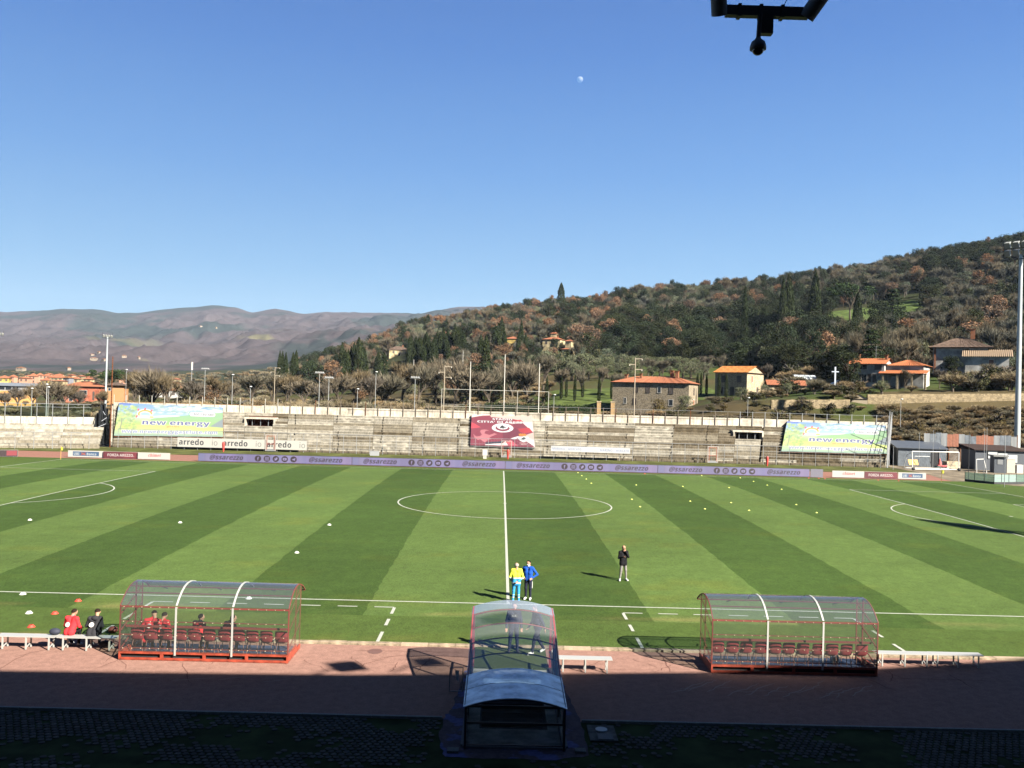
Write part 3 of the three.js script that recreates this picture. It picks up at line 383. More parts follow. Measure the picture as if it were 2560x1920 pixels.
// ---- led advertising boards
{
  const t = canvasTex(2048, 108, (c, W, H) => {
    c.fillStyle = '#8f88b6'; c.fillRect(0, 0, W, H); const R = rng(9); for (let i = 0; i < 60; i++) { c.fillStyle = `rgba(${140 + R() * 40},${132 + R() * 40},${185 + R() * 40},0.2)`; c.fillRect(R() * W, 0, 20 + R() * 120, H); }
    c.fillStyle = '#4a3b46'; c.textAlign = 'center'; c.textBaseline = 'middle'; c.font = 'italic bold 92px sans-serif'; c.fillText('@ssarezzo', 368, 50, 520); c.fillText('@ssarezzo', 1694, 50, 520);
    for (let i = 0; i < 5; i++) {
      const x = 795 + i * 119, y = 54; c.fillStyle = '#4a3b46'; c.beginPath(); c.arc(x, y, 43, 0, 7); c.fill(); c.fillStyle = c.strokeStyle = '#a59dcc'; c.lineWidth = 6;
      if (i === 0) { c.font = 'bold 66px sans-serif'; c.fillText('f', x, y + 4); } else if (i === 1) { c.strokeRect(x - 21, y - 21, 42, 42); c.beginPath(); c.arc(x, y, 11, 0, 7); c.stroke(); } else if (i === 2) { c.beginPath(); c.moveTo(x - 24, y - 14); c.quadraticCurveTo(x - 4, y - 2, x, y - 6); c.arc(x + 9, y - 9, 12, 3.1, 5.9); c.lineTo(x + 24, y - 12); c.quadraticCurveTo(x + 18, y + 24, x - 12, y + 22); c.lineTo(x - 24, y + 14); c.lineTo(x - 10, y + 10); c.fill(); } else if (i === 3) { c.beginPath(); c.roundRect(x - 26, y - 18, 52, 36, 10); c.fill(); c.fillStyle = '#4a3b46'; c.beginPath(); c.moveTo(x - 7, y - 10); c.lineTo(x + 11, y); c.lineTo(x - 7, y + 10); c.fill(); } else { c.beginPath(); c.moveTo(x - 27, y + 1); c.lineTo(x + 24, y - 19); c.lineTo(x + 15, y + 22); c.lineTo(x - 2, y + 9); c.lineTo(x - 8, y + 18); c.lineTo(x - 12, y + 6); c.fill(); }
    }
  });
  const M = print(t, 0.5), g = new THREE.PlaneGeometry(18.78, 0.93), L = ['purple led board with a handle and icons beside the white trio of ad boards', 'purple led board joined second from the white trio of bank, maroon and red print boards', 'purple led board that starts at the halfway line on the farmhouse side', 'purple led board ending at the grey square panel'];
  for (let i = 0; i < 4; i++) {
    const B = thing('led_board', L[i], 'led board', [-37.5 + 9.42 + i * 18.84, 0.02, -36.3 - 0.0], 0, 'purple led boards along the far touchline'); const o = obj('screen', g.clone(), M, B, false); o.position.set(0, 0.51, 0.062); obj('cabinet', [box(18.82, 1.02, 0.1, 0, 0.51, 0)], M_DARKMETAL, B); obj('foot', [-8, -4, 0, 4, 8].map((x) => box(0.08, 0.06, 0.9, x, 0.0, -0.35)), M_DARKMETAL, B);
  }
  solo('blank_led_panel', 'square grey speckled panel at the end of the purple led boards', 'led board', [box(1.55, 1.0, 0.09, 38.75, 0.53, -36.3)], m([0.16, 0.15, 0.2], 0.6, { t: T_SPECK, s: 0.5 }));
}
// ---- white ad boards at both corners
{
  const ub = boardTex(512, 92, (c) => { c.fillStyle = '#f7f3ea'; c.fillRect(0, 0, 512, 92); c.fillStyle = '#44709c'; c.fillRect(70, 12, 380, 62); c.fillStyle = '#e8edf0'; c.font = 'bold 50px sans-serif'; c.textBaseline = 'middle'; c.fillText('UBI', 80, 46); c.fillText('Banca', 268, 46, 176); c.strokeStyle = '#d8442c'; c.lineWidth = 11; c.beginPath(); c.moveTo(190, 60); c.bezierCurveTo(215, 60, 225, 30, 258, 28); c.stroke(); c.strokeStyle = '#e9824a'; c.beginPath(); c.moveTo(190, 30); c.bezierCurveTo(215, 30, 230, 58, 258, 58); c.stroke(); });
  const fz = boardTex(512, 92, (c) => { c.fillStyle = '#7d2234'; c.fillRect(0, 0, 512, 92); c.fillStyle = '#962f40'; c.fillRect(300, 0, 212, 92); c.fillStyle = '#f3e9e4'; c.font = 'bold 54px sans-serif'; c.textAlign = 'center'; c.textBaseline = 'middle'; c.fillText('FORZA AREZZO.', 256, 48, 450); });
  const ch = boardTex(512, 92, (c) => { c.fillStyle = '#f8f2ea'; c.fillRect(0, 0, 512, 92); c.fillStyle = '#d93a3f'; c.font = 'italic bold 58px serif'; c.textAlign = 'center'; c.textBaseline = 'middle'; c.fillText('chimet', 262, 36, 260); });
  const oth = boardTex(256, 92, (c) => { c.fillStyle = '#3a1a24'; c.fillRect(0, 0, 256, 92); c.fillStyle = '#b03a48'; c.fillRect(160, 8, 90, 70); c.fillStyle = '#e9dfd8'; c.font = 'bold 40px sans-serif'; c.fillText('ZZO', 20, 60); });
  const board = (x, z, w, t, lab, ry = 0) => { const B = thing('ad_board', lab, 'ad board', [x, 0, z], ry); const o = obj('printed_face', new THREE.PlaneGeometry(w - 0.02, 0.78), print(t), B, false); o.position.set(0, 0.45, 0.045); obj('panel', box(w, 0.82, 0.06, 0, 0.45, 0), M_WHITEPOST, B); obj('stay', [-w * 0.35, w * 0.35].flatMap((q) => [bar([q, 0.02, -0.75], [q, 0.7, -0.04], 0.035), bar([q, 0.02, -0.75], [q, 0.02, 0.03], 0.035)]), M_GALV, B); };
  board(-51.65, -37.2, 4.35, ub, 'white board with a blue bank logo behind the corner flag near the rusty divider'); board(-47.25, -37.0, 4.3, fz, 'maroon lettered board in the row near the rusty divider'); board(-43.1, -36.8, 3.95, ch, 'white board with red italic print next to the first led board');
  board(42.9, -36.9, 4.0, ch, 'white board with red italic print beside the grey end panel of the led boards'); board(47.0, -36.9, 4.1, fz, 'maroon lettered board in the row near the portable goal'); board(50.9, -36.9, 3.5, ub, 'white board with a blue bank logo near the portable goal');
  board(-60.6, -35.0, 3.2, oth, 'dark red board standing alone behind the corner by the goal line', 0.35);
}
// ---- main grandstand above and behind the viewpoint: its roof casts the long shade on the near track
{
  const G = thing('grandstand', 'main grandstand with a flat roof over the rows above the players tunnel', 'grandstand', [0, 0, 0]);
  const M_C = m([0.22, 0.21, 0.20], 0.95, { t: T_BLOTCH, s: 3 }), M_S = m([0.16, 0.05, 0.06], 0.6);
  const edge = [[-90, 61.9], [-20, 61.6], [3, 61.3], [14, 60.9], [21.4, 60.2], [25.7, 59.8], [32.5, 58.8], [38.5, 57.3], [48, 54.5], [62, 49]];
  const roof = new THREE.Shape([...edge, [70, 92], [-90, 92]].map(([x, z]) => new THREE.Vector2(x, -z)));
  const rg = new THREE.ExtrudeGeometry(roof, { depth: 0.5, bevelEnabled: false }).rotateX(-Math.PI / 2).translate(0, 16.5, 0); obj('roof', rg, M_C, G);
  obj('back_wall', bx(-90, 70, 0, 16.5, 91.4, 92), M_C, G);
  for (let r = 0; r < 26; r++) { const z0 = 54.5 + r * 0.8, y = 0.8 + r * 0.325; if (y > 9.2) break; obj('seating_row', bx(-60, 60, y - 0.6, y, z0, z0 + 0.85), M_C, G); }
  obj('front_wall', bx(-60, 60, -0.05, 0.95, 54.1, 54.45), M_C, G);
  for (const x of [-75, -45, -25, 25, 45, 62]) obj('column', bx(x - 0.3, x + 0.3, 0, 16.5, 84, 84.6), M_C, G);
  for (const x of [2.55, 3.78]) obj('roof_tube', rod([x + (x > 3 ? 0.05 : -0.02), 15.08, 60.0], [x + (x > 3 ? 0.95 : -0.35), 16.5, 60.9], 0.12, 0.13, 12), m([0.30, 0.30, 0.29], 0.7), G);
  obj('roof_tube', rod([-2.06, 15.2, 60], [-2.06, 16.5, 60.5], 0.05), M_DARKMETAL, G);
  // two floodlights on the roof edge, whose shadows lie on the track
  for (const [x, z, y, r] of [[12.15, 58.55, 15.5, 0.42], [14.9, 57.9, 15.55, 0.34]]) { const L = thing('roof_floodlight', r > 0.4 ? 'larger floodlight lamp hung from the stand roof edge' : 'smaller floodlight lamp hung from the stand roof edge', 'floodlight', [x, y, z]); obj('lamp_housing', box(r * 2.2, r * 0.7, r * 1.5, 0, 0, 0, 0.4, 0.5), M_DARKMETAL, L); obj('bracket', rod([0, 0.1, 0], [0, 1.0, 2.2], 0.05), M_DARKMETAL, L); }
}
// dome security camera under a beam
{
  const C = thing('security_camera', 'dark dome security camera hanging from a beam under the roof', 'camera', [3.12, 15.11, 60]);
  const bk = m([0.045, 0.045, 0.05], 0.55), gy = m([0.10, 0.10, 0.105], 0.5);
  obj('beam', box(1.24, 0.15, 0.12, 0.12, 0.03, 0), bk, C); for (const x of [-0.3, 0.02, 0.34]) obj('clamp', box(0.05, 0.19, 0.15, x, 0.03, 0), bk, C);
  obj('junction_box', box(0.19, 0.27, 0.12, 0.11, -0.17, 0.0), bk, C); obj('drop_pipe', rod([0.0, -0.02, 0.07], [-0.02, -0.42, 0.07], 0.035), bk, C);
  const dome = obj('housing', new THREE.LatheGeometry([[0.036, 0], [0.05, -0.03], [0.1, -0.07], [0.12, -0.13], [0.12, -0.18], [0.085, -0.182]].map((p) => new THREE.Vector2(...p)), 24).translate(-0.02, -0.38, 0.07), gy, C); obj('dome_window', new THREE.SphereGeometry(0.09, 20, 12, 0, Math.PI * 2, Math.PI / 2, Math.PI / 2).translate(-0.02, -0.555, 0.07), m([0.01, 0.01, 0.012], 0.08), dome);
  obj('cable', tube([[0.18, -0.1, 0], [0.24, -0.05, 0.01], [0.33, -0.01, 0], [0.36, 0.1, 0], [0.45, 0.4, 0.3]], 0.006, 24, 5), bk, C);
}
// ---- transparent shelters
const M_POLY = m([0.74, 0.79, 0.76], 0.08, { transmission: 0.985, thickness: 0, ior: 1.5 }), M_POLYROOF = m([0.56, 0.62, 0.66], 0.08, { transmission: 0.965, thickness: 0, ior: 1.55 }), M_REDFRAME = m([0.235, 0.045, 0.038], 0.5, { t: T_SPECK, s: 0.4 }), M_REDPAINT = m([0.40, 0.062, 0.030], 0.5, { t: T_BLOTCH, s: 0.9 }), M_ALU = m([0.50, 0.50, 0.47], 0.4, { metalness: 0.3 }), M_BLACK = m([0.012, 0.012, 0.014], 0.8), M_BLUEFLOOR = m([0.05, 0.06, 0.12], 0.5, { t: T_BLOTCH, s: 1 }), M_BOLT = m([0.45, 0.38, 0.26], 0.4);
const PROF = [[1.84, 1.82], [1.62, 2.02], [1.38, 2.19], [1.1, 2.32], [0.8, 2.38], [0.45, 2.38], [0.1, 2.30], [-0.25, 2.17], [-0.62, 1.96]];   // roof curve: distance from the front edge, height
function makeDugout() {                            // origin: middle of the front edge on the ground, back towards +z
  const D = thing('dugout', 'curved see-through dugout shelter with occupied maroon seats', 'dugout', [0, 0, 0], 0, 'team dugouts beside the touchline'), w = 2.86, d = 1.84;
  const pl = obj('plinth', [bx(-w, w, 0.0, 0.08, d - 0.05, d), bx(-w, w, 0.21, 0.29, d - 0.05, d), ...[-w, -1.46, -0.03, 1.40, w - 0.06].map((x, i) => bx(x, x + (i === 0 || i === 4 ? 0.06 : 0.1), 0.08, 0.21, d - 0.05, d)), bx(-w, -w + 0.05, 0.0, 0.29, 0.6, d - 0.05), bx(w - 0.05, w, 0.0, 0.29, 0.6, d - 0.05), bx(-w, -w + 0.05, 0, 0.16, 0, 0.6), bx(w - 0.05, w, 0, 0.16, 0, 0.6)], M_REDPAINT, D);
  obj('vent_backing', bx(-w + 0.06, w - 0.06, 0.05, 0.25, d - 0.12, d - 0.1), M_BLACK, pl);
  obj('floor_board', bx(-w + 0.06, w - 0.06, 0.03, 0.07, 0.05, d - 0.13), M_BLUEFLOOR, D);
  const up = PROF.map(([z, y]) => [z, y]);
  for (const s of [-1, 1]) {
    obj('end_arch', [bar([s * (w - 0.02), 0.29, d - 0.02], [s * (w - 0.02), 1.82, d - 0.02], 0.04), ...up.slice(1).map((p, i) => bar([s * (w - 0.02), up[i][1], up[i][0]], [s * (w - 0.02), p[1], p[0]], 0.035))], M_REDFRAME, D);
    obj('side_post', bar([s * (w - 0.03), 0.16, 0.03], [s * (w - 0.03), 2.28, 0.03], 0.035), M_REDFRAME, D); obj('side_post', bar([s * (w - 0.05), 0.29, 0.62], [s * (w - 0.05), 2.36, 0.62], 0.045), M_REDFRAME, D);
    for (const y of [0.35, 0.98, 1.55]) obj('side_brace', bar([s * (w - 0.04), y, d - 0.04], [s * (w - 0.04), y + 0.55, 0.05], 0.03), M_REDFRAME, D);
    const g = new THREE.ShapeGeometry(new THREE.Shape([[0.02, 0.16], [d - 0.02, 0.29], ...up.filter((p) => p[0] > 0).map(([z, y]) => [z, y - 0.02])].map((p) => new THREE.Vector2(...p)))); g.rotateY(-Math.PI / 2).translate(s * (w - 0.005), 0, 0); obj('side_panel', g, M_POLY, D);
  }
  const third = (2 * w) / 3;
  for (let i = 0; i < 3; i++) {
    const x0 = -w + i * third + 0.02, x1 = x0 + third - 0.04;
    obj('back_panel', quadGrid(2, 6, (a, b) => [lerp(x0, x1, a), lerp(0.29, 1.8, b), d + 0.012 + 0.012 * Math.sin(b * 9 + i)]), M_POLY, D);
    obj('roof_panel', quadGrid(2, PROF.length - 1, (a, b) => { const p = PROF[Math.round(b * (PROF.length - 1))]; return [lerp(x0, x1, a), p[1] + 0.025, p[0]]; }), M_POLYROOF, D);
    if (i) obj('cover_strip', [bar([x0 - 0.02, 0.18, d + 0.03], [x0 - 0.02, 1.82, d + 0.03], 0.06, 0.02), ...up.slice(1).map((p, k) => bar([x0 - 0.02, up[k][1] + 0.035, up[k][0]], [x0 - 0.02, p[1] + 0.035, p[0]], 0.06, 0.02))], M_ALU, D);
  }
  for (const [z, y, t] of [[d - 0.02, 0.4, 0.025], [d - 0.02, 0.85, 0.035], [d - 0.02, 1.3, 0.025], [d - 0.02, 1.79, 0.05], [1.4, 2.17, 0.035], [1.06, 2.32, 0.035], [0.1, 2.29, 0.03], [-0.6, 1.95, 0.04]]) { const r = obj('rail', bar([-w + 0.02, y, z], [w - 0.02, y, z], t), M_REDFRAME, D); const bo = []; for (let q = 0; q < 19; q++) bo.push(box(0.022, 0.022, 0.022, -w + 0.15 + q * 0.3, y, z + 0.045)); if (z > 1.8) obj('bolts', bo, M_BOLT, r).userData = { kind: 'stuff' }; }
  obj('seat_back_rail', bar([-w + 0.06, 1.03, 1.42], [w - 0.06, 1.03, 1.42], 0.05, 0.07), M_REDFRAME, D); for (const x of [-1.9, 0, 1.9]) obj('roof_brace', bar([x, 2.3, 0.9], [x + 0.12, 2.12, 0.45], 0.03), M_DARKMETAL, D);
  return D;
}
const dugA = makeDugout(); dugA.position.set(-10.4, 0, 41.06); dugA.userData.label = 'curved see-through dugout with men in red and black jackets inside';
copyOf(dugA, [9.72, 0, 40.98], 0, 'curved see-through dugout with only empty maroon seats inside').scale.x = -1;
// bucket chairs
const M_SEAT = m([0.25, 0.03, 0.038], 0.45), M_SEATLEG = m([0.20, 0.09, 0.07], 0.5);
function makeChair() {                             // faces -z, origin on the floor
  const C = thing('bucket_chair', 'x', 'chair', [0, 0, 0]);
  const pr = [[0.0, 0.435, -0.21], [0.02, 0.43, -0.1], [0.0, 0.42, 0.06], [0.0, 0.44, 0.15], [0, 0.52, 0.2], [0, 0.66, 0.235], [0, 0.8, 0.255], [0, 0.86, 0.265]];
  obj('seat_shell', quadGrid(8, 14, (a, b) => { const k = b * (pr.length - 1), i = Math.min(pr.length - 2, Math.floor(k)), f = k - i, p = pr[i], q = pr[i + 1], x = (a - 0.5) * 2, up = b < 0.5; const w = 0.215 - 0.02 * (b > 0.9 ? (b - 0.9) * 20 : 0); return [x * w, lerp(p[1], q[1], f) + (up ? 0.05 * x ** 4 : 0), lerp(p[2], q[2], f) - (up ? 0 : 0.05 * x ** 4)]; }), M_SEAT, C); C.children[0].material.side = THREE.DoubleSide;
  obj('shell_rim', [tube([[-0.19, 0.86, 0.262], [0, 0.868, 0.268], [0.19, 0.86, 0.262]], 0.012, 10, 5)], M_SEAT, C);
  for (const [x, z] of [[-1, -1], [1, -1], [-1, 1], [1, 1]]) obj('leg', rod([x * 0.15, 0.43, z * 0.12], [x * 0.2, 0, z * 0.2], 0.012, 0.012, 6), M_SEATLEG, C);
  obj('under_frame', [rod([-0.15, 0.42, -0.12], [-0.15, 0.42, 0.12], 0.01), rod([0.15, 0.42, -0.12], [0.15, 0.42, 0.12], 0.01), rod([-0.15, 0.42, 0.12], [0.15, 0.42, 0.12], 0.01)], M_SEATLEG, C);
  return C;
}
{
  const c0 = makeChair(), R = rng(41); let first = true;
  for (const [cx, n, cz, lab, grp] of [[-10.4, 11, 41.06 + 1.08, 'maroon bucket chair inside the dugout with people', 'chairs in the occupied dugout'], [9.72, 11, 40.98 + 1.08, 'maroon bucket chair inside the empty dugout', 'chairs in the empty dugout']])
    for (let i = 0; i < n; i++) { const x = cx - 2.5 + i * 0.5, p = [x + (R() - 0.5) * 0.05, 0.07, cz + (R() - 0.5) * 0.05], t = (R() - 0.5) * 0.16; if (first) { c0.position.set(...p); c0.rotation.y = t; c0.userData.label = lab; c0.userData.group = grp; first = false; } else copyOf(c0, p, t, lab, grp); }
}
// ---- players' tunnel: low glazed shelter that steps up over the stairs
{
  const T = thing('players_tunnel', 'glazed players tunnel with a curved roof stepping up over sunken stairs', 'tunnel', [0.03, 0, 0]);
  const P = [[49.68, 1.09, 0.24], [47.5, 1.2, 0.23], [43.8, 2.02, 0.22], [42.9, 2.06, 0.24]], W = 1.33;
  const arc = (x, k) => k * (1 - (x / W) ** 2), M_TROOF = m([0.62, 0.66, 0.66], 0.08, { transmission: 0.94, thickness: 0, ior: 1.62 }), M_TFAR = m([0.5, 0.55, 0.6], 0.12, { transmission: 0.8, thickness: 0, ior: 1.7 }), M_TSIDE = m([0.72, 0.76, 0.74], 0.1, { transmission: 0.94, thickness: 0 }), M_TRED = m([0.30, 0.05, 0.05], 0.5), M_TBLK = m([0.022, 0.022, 0.03], 0.45), M_TNEAR = m([0.86, 0.9, 0.93], 0.14, { transmission: 0.3, thickness: 0, ior: 1.6, t: T_BLOTCH, s: 1.4 });
  const prof = (z) => { for (let i = 0; i < 3; i++) if (z >= P[i + 1][0]) { const f = (P[i][0] - z) / (P[i][0] - P[i + 1][0]); return [lerp(P[i][1], P[i + 1][1], f), lerp(P[i][2], P[i + 1][2], f)]; } return [P[3][1], P[3][2]]; };
  const seg = [[49.78, 48.62, 1], [48.6, 47.5, 1], [47.5, 46.6, 0], [46.6, 45.68, 0], [45.68, 44.75, 0], [44.75, 43.82, 0], [43.82, 42.85, 2]];
  for (const [za, zb, k] of seg) {
    obj('roof_panel', quadGrid(12, 3, (a, b) => { const x = lerp(-1.37, 1.37, a), z = lerp(za - 0.01, zb + 0.01, b), q = prof(Math.min(z, 49.68)); return [x, q[0] + arc(x, q[1]) + 0.02, z]; }), k === 1 ? M_TNEAR : k === 2 ? M_TFAR : M_TROOF, T);
    const q = prof(Math.min(za, 49.68)), pts = []; for (let i = 0; i <= 8; i++) { const x = lerp(-W, W, i / 8); pts.push([x, q[0] + arc(x, q[1]) - 0.01, za]); }
    const red = za < 45.7; obj('roof_rib', [tube(pts, 0.024, 24, 6)], red ? M_TRED : M_TBLK, T); 
    if (k === 0 || za > 49) for (const s of [-1, 1]) obj('side_post', bar([s * 1.3, 0, za], [s * 1.3, q[0], za], 0.06), red ? M_TRED : M_TBLK, T);
  }
  for (const s of [-1, 1]) { const e = P.map(([z, y]) => V(s * 1.32, y, z)); for (let i = 0; i < 3; i++) obj('eaves_bar', bar(e[i], e[i + 1], 0.05), i === 0 ? M_TBLK : M_TRED, T); for (const y of [0.06, 0.62]) obj('side_rail', bar([s * 1.3, y, 49.6], [s * 1.3, y, 42.95], 0.045), M_TBLK, T);
    const g = new THREE.ShapeGeometry(new THREE.Shape([[49.6, 0.05], [42.95, 0.05], ...P.slice().reverse().map(([z, y]) => [z, y])].map((p) => new THREE.Vector2(...p)))); g.rotateY(-Math.PI / 2).translate(s * 1.315, 0, 0); obj('side_glass', g, M_TSIDE, T); }
  for (const [y, h] of [[0.05, 0.06], [0.64, 0.05], [1.08, 0.06]]) obj('end_rail', bx(-1.33, 1.33, y - h / 2, y + h / 2, 49.6, 49.66), M_TBLK, T);
  for (const s of [-1, 1]) obj('end_post', bx(s * 1.3 - 0.03, s * 1.3 + 0.03, 0, 1.1, 49.6, 49.66), M_TBLK, T);
  obj('end_glass', bx(-1.28, 1.28, 0.07, 1.08, 49.625, 49.635), m([0.8, 0.8, 0.79], 0.08, { transmission: 0.96, thickness: 0 }), T); for (let i = 1; i < 2; i++) obj('front_post', bx(-1.33, -1.27, 0, 2.06, 42.88, 42.94), M_TRED, T); obj('front_post', bx(1.27, 1.33, 0, 2.06, 42.88, 42.94), M_TRED, T);
  obj('kerb_frame', [bx(-1.36, 1.36, -0.02, 0.06, 49.6, 49.74), bx(-1.42, -1.3, -0.02, 0.05, 43.0, 49.6), bx(1.3, 1.42, -0.02, 0.05, 43, 49.6)], m([0.2, 0.2, 0.21], 0.9, { t: T_SPECK, s: 0.5 }), T);
  // stair well
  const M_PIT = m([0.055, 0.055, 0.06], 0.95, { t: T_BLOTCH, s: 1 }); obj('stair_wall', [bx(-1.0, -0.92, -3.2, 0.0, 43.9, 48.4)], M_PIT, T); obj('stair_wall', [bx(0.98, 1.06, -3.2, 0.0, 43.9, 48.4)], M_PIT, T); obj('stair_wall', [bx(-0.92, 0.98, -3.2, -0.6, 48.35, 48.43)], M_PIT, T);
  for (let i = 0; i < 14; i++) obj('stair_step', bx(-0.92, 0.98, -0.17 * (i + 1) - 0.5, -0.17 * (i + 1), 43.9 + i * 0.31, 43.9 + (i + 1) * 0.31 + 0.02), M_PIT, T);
  // little wire frame with a sheet at its side
  const S = thing('wire_stand', 'small wire stand with a torn white sheet beside the tunnel', 'stand', [-1.72, 0, 45.35], 0.1); obj('wire_frame', [bar([-0.2, 0, 0], [-0.2, 0.75, 0], 0.02), bar([0.2, 0, 0], [0.2, 0.75, 0], 0.02), bar([-0.2, 0.75, 0], [0.2, 0.75, 0], 0.02), bar([-0.2, 0.75, 0], [-0.2, 0, -0.5], 0.02), bar([0.2, 0.75, 0], [0.2, 0, -0.5], 0.02), bar([-0.2, 0.02, 0], [0.2, 0.02, 0], 0.02)], m([0.25, 0.25, 0.27], 0.6), S); obj('paper_sheet', sheet([[-0.05, 0.68, 0.012], [0.08, 0.66, 0.012], [0.06, 0.3, 0.012], [-0.02, 0.42, 0.012]], 3, 4, 0.02, 3), m([0.6, 0.6, 0.62], 0.8), S);
}
// apron, paving, drain, carpet
{
  const R = rng(55), P = []; const base = [[-1.75, 50.25], [-1.0, 50.4], [0, 50.35], [1.1, 50.35], [1.98, 50.05], [1.97, 49], [1.98, 47.7], [1.88, 46.5], [1.76, 45.2], [1.66, 44.1], [1.5, 43.2], [-1.5, 43.2], [-1.6, 44.5], [-1.72, 46], [-1.75, 46.9], [-1.95, 47.5], [-2.0, 48.6], [-1.95, 49.6]];
  for (let i = 0; i < base.length; i++) { const a = base[i], b = base[(i + 1) % base.length]; for (let q = 0; q < 4; q++) P.push([lerp(a[0], b[0], q / 4) + (R() - 0.5) * 0.09, lerp(a[1], b[1], q / 4) + (R() - 0.5) * 0.09]); }
  const T_APRON = tex(256, 256, (u, v) => { const n = fbm(u * 5, v * 5, 5, 131, 5), f = sstep(0.45, 0.6, n); return mix3([0.10, 0.075, 0.085], [0.10, 0.10, 0.22], f).map((c) => c * (0.7 + 0.6 * fbm(u * 30, v * 30, 2, 137, 30))); });
  struct('tunnel_apron', poly(P, 0.002, [PIT]), m([1, 1, 1], 0.9, { t: T_APRON, s: 2.4 }));
  struct('tunnel_floor', poly([[-1.28, 49.6], [1.28, 49.6], [1.28, 43.0], [-1.28, 43.0]], 0.009, [PIT]), m([0.40, 0.40, 0.37], 0.9, { t: T_BLOTCH, s: 1.3 }));
  solo('turf_carpet', 'green artificial turf carpet laid across the track at the tunnel mouth', 'carpet', [bx(-1.26, 1.3, 0.0, 0.022, 40.48, 43.0)], m([0.09, 0.115, 0.035], 1, { t: T_SPECK, s: 0.6 }));
  const D = thing('drain_slab', 'square concrete drain slab with a pale round cover beside the tunnel', 'drain', [2.48, 0, 48.54]); obj('slab', box(0.76, 0.06, 1.12, 0, 0.01, 0), m([0.15, 0.145, 0.13], 0.9, { t: T_BLOTCH, s: 0.9 }), D); obj('round_cover', new THREE.CylinderGeometry(0.17, 0.17, 0.03, 20).translate(0, 0.05, -0.2), m([0.42, 0.43, 0.42], 0.7), D); obj('grate', box(0.42, 0.02, 0.42, 0.05, 0.045, 0.3), m([0.03, 0.03, 0.032], 0.7), D);
  const st = solo('paving_block', 'pale concrete block at the apron corner nearer the wire stand', 'block', [box(0.3, 0.08, 0.26, -1.57, 0.03, 49.97)], m([0.2, 0.2, 0.19], 0.9, { t: T_SPECK, s: 0.3 })); solo('paving_block', 'pale concrete block at the apron corner nearer the drain slab', 'block', [box(0.28, 0.08, 0.24, 1.76, 0.03, 49.82)], st.material);
  // puddle stain and cracks on the track
  const q = []; for (let i = 0; i < 30; i++) { const t = i / 30 * 6.283; q.push([-4.83 + Math.cos(t) * (0.23 + 0.05 * fbm(Math.cos(t) * 2 + 5, Math.sin(t) * 2 + 5, 3, 141)), 41.23 + Math.sin(t) * (0.27 + 0.12 * fbm(Math.cos(t) * 3 + 9, Math.sin(t) * 3, 3, 143))]); }
  solo('damp_patch', 'dark brown damp patch on the red track beside the tunnel', 'stain', [poly(q, -0.007)], m([0.13, 0.06, 0.045], 0.7));
}
// grass paver field in the shade: setts with turf between, nearest ones as single stones
{
  const F = new THREE.Group(); F.name = 'paver_field'; F.userData = { kind: 'structure' }; scene.add(F);
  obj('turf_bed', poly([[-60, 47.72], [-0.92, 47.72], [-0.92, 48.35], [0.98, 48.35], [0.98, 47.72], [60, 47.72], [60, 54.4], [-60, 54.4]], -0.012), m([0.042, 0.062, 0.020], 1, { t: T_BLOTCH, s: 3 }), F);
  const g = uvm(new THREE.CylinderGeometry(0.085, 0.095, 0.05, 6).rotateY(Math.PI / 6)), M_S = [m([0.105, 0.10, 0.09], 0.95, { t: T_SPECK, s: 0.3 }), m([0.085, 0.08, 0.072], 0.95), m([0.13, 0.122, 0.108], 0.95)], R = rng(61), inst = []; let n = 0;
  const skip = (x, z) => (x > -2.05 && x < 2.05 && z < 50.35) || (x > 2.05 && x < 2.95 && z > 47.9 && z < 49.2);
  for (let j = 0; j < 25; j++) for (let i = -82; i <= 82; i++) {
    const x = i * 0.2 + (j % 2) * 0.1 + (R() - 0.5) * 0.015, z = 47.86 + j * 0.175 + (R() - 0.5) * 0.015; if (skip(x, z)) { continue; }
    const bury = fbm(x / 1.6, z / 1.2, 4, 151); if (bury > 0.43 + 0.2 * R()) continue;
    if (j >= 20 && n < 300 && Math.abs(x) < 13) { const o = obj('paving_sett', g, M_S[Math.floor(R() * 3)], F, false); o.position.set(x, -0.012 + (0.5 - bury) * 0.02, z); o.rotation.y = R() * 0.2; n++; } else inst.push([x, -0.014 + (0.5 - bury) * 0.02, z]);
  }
  const I = new THREE.InstancedMesh(g, M_S[0], inst.length), Q = new THREE.Matrix4(), col = new THREE.Color(); inst.forEach((p, i) => { I.setMatrixAt(i, Q.makeRotationY(R() * 0.2).setPosition(...p)); const k = 0.7 + R() * 0.5; I.setColorAt(i, col.setRGB(k, k, k)); }); I.name = 'paving_setts'; I.userData = { kind: 'stuff' }; shade(I); F.add(I);
}
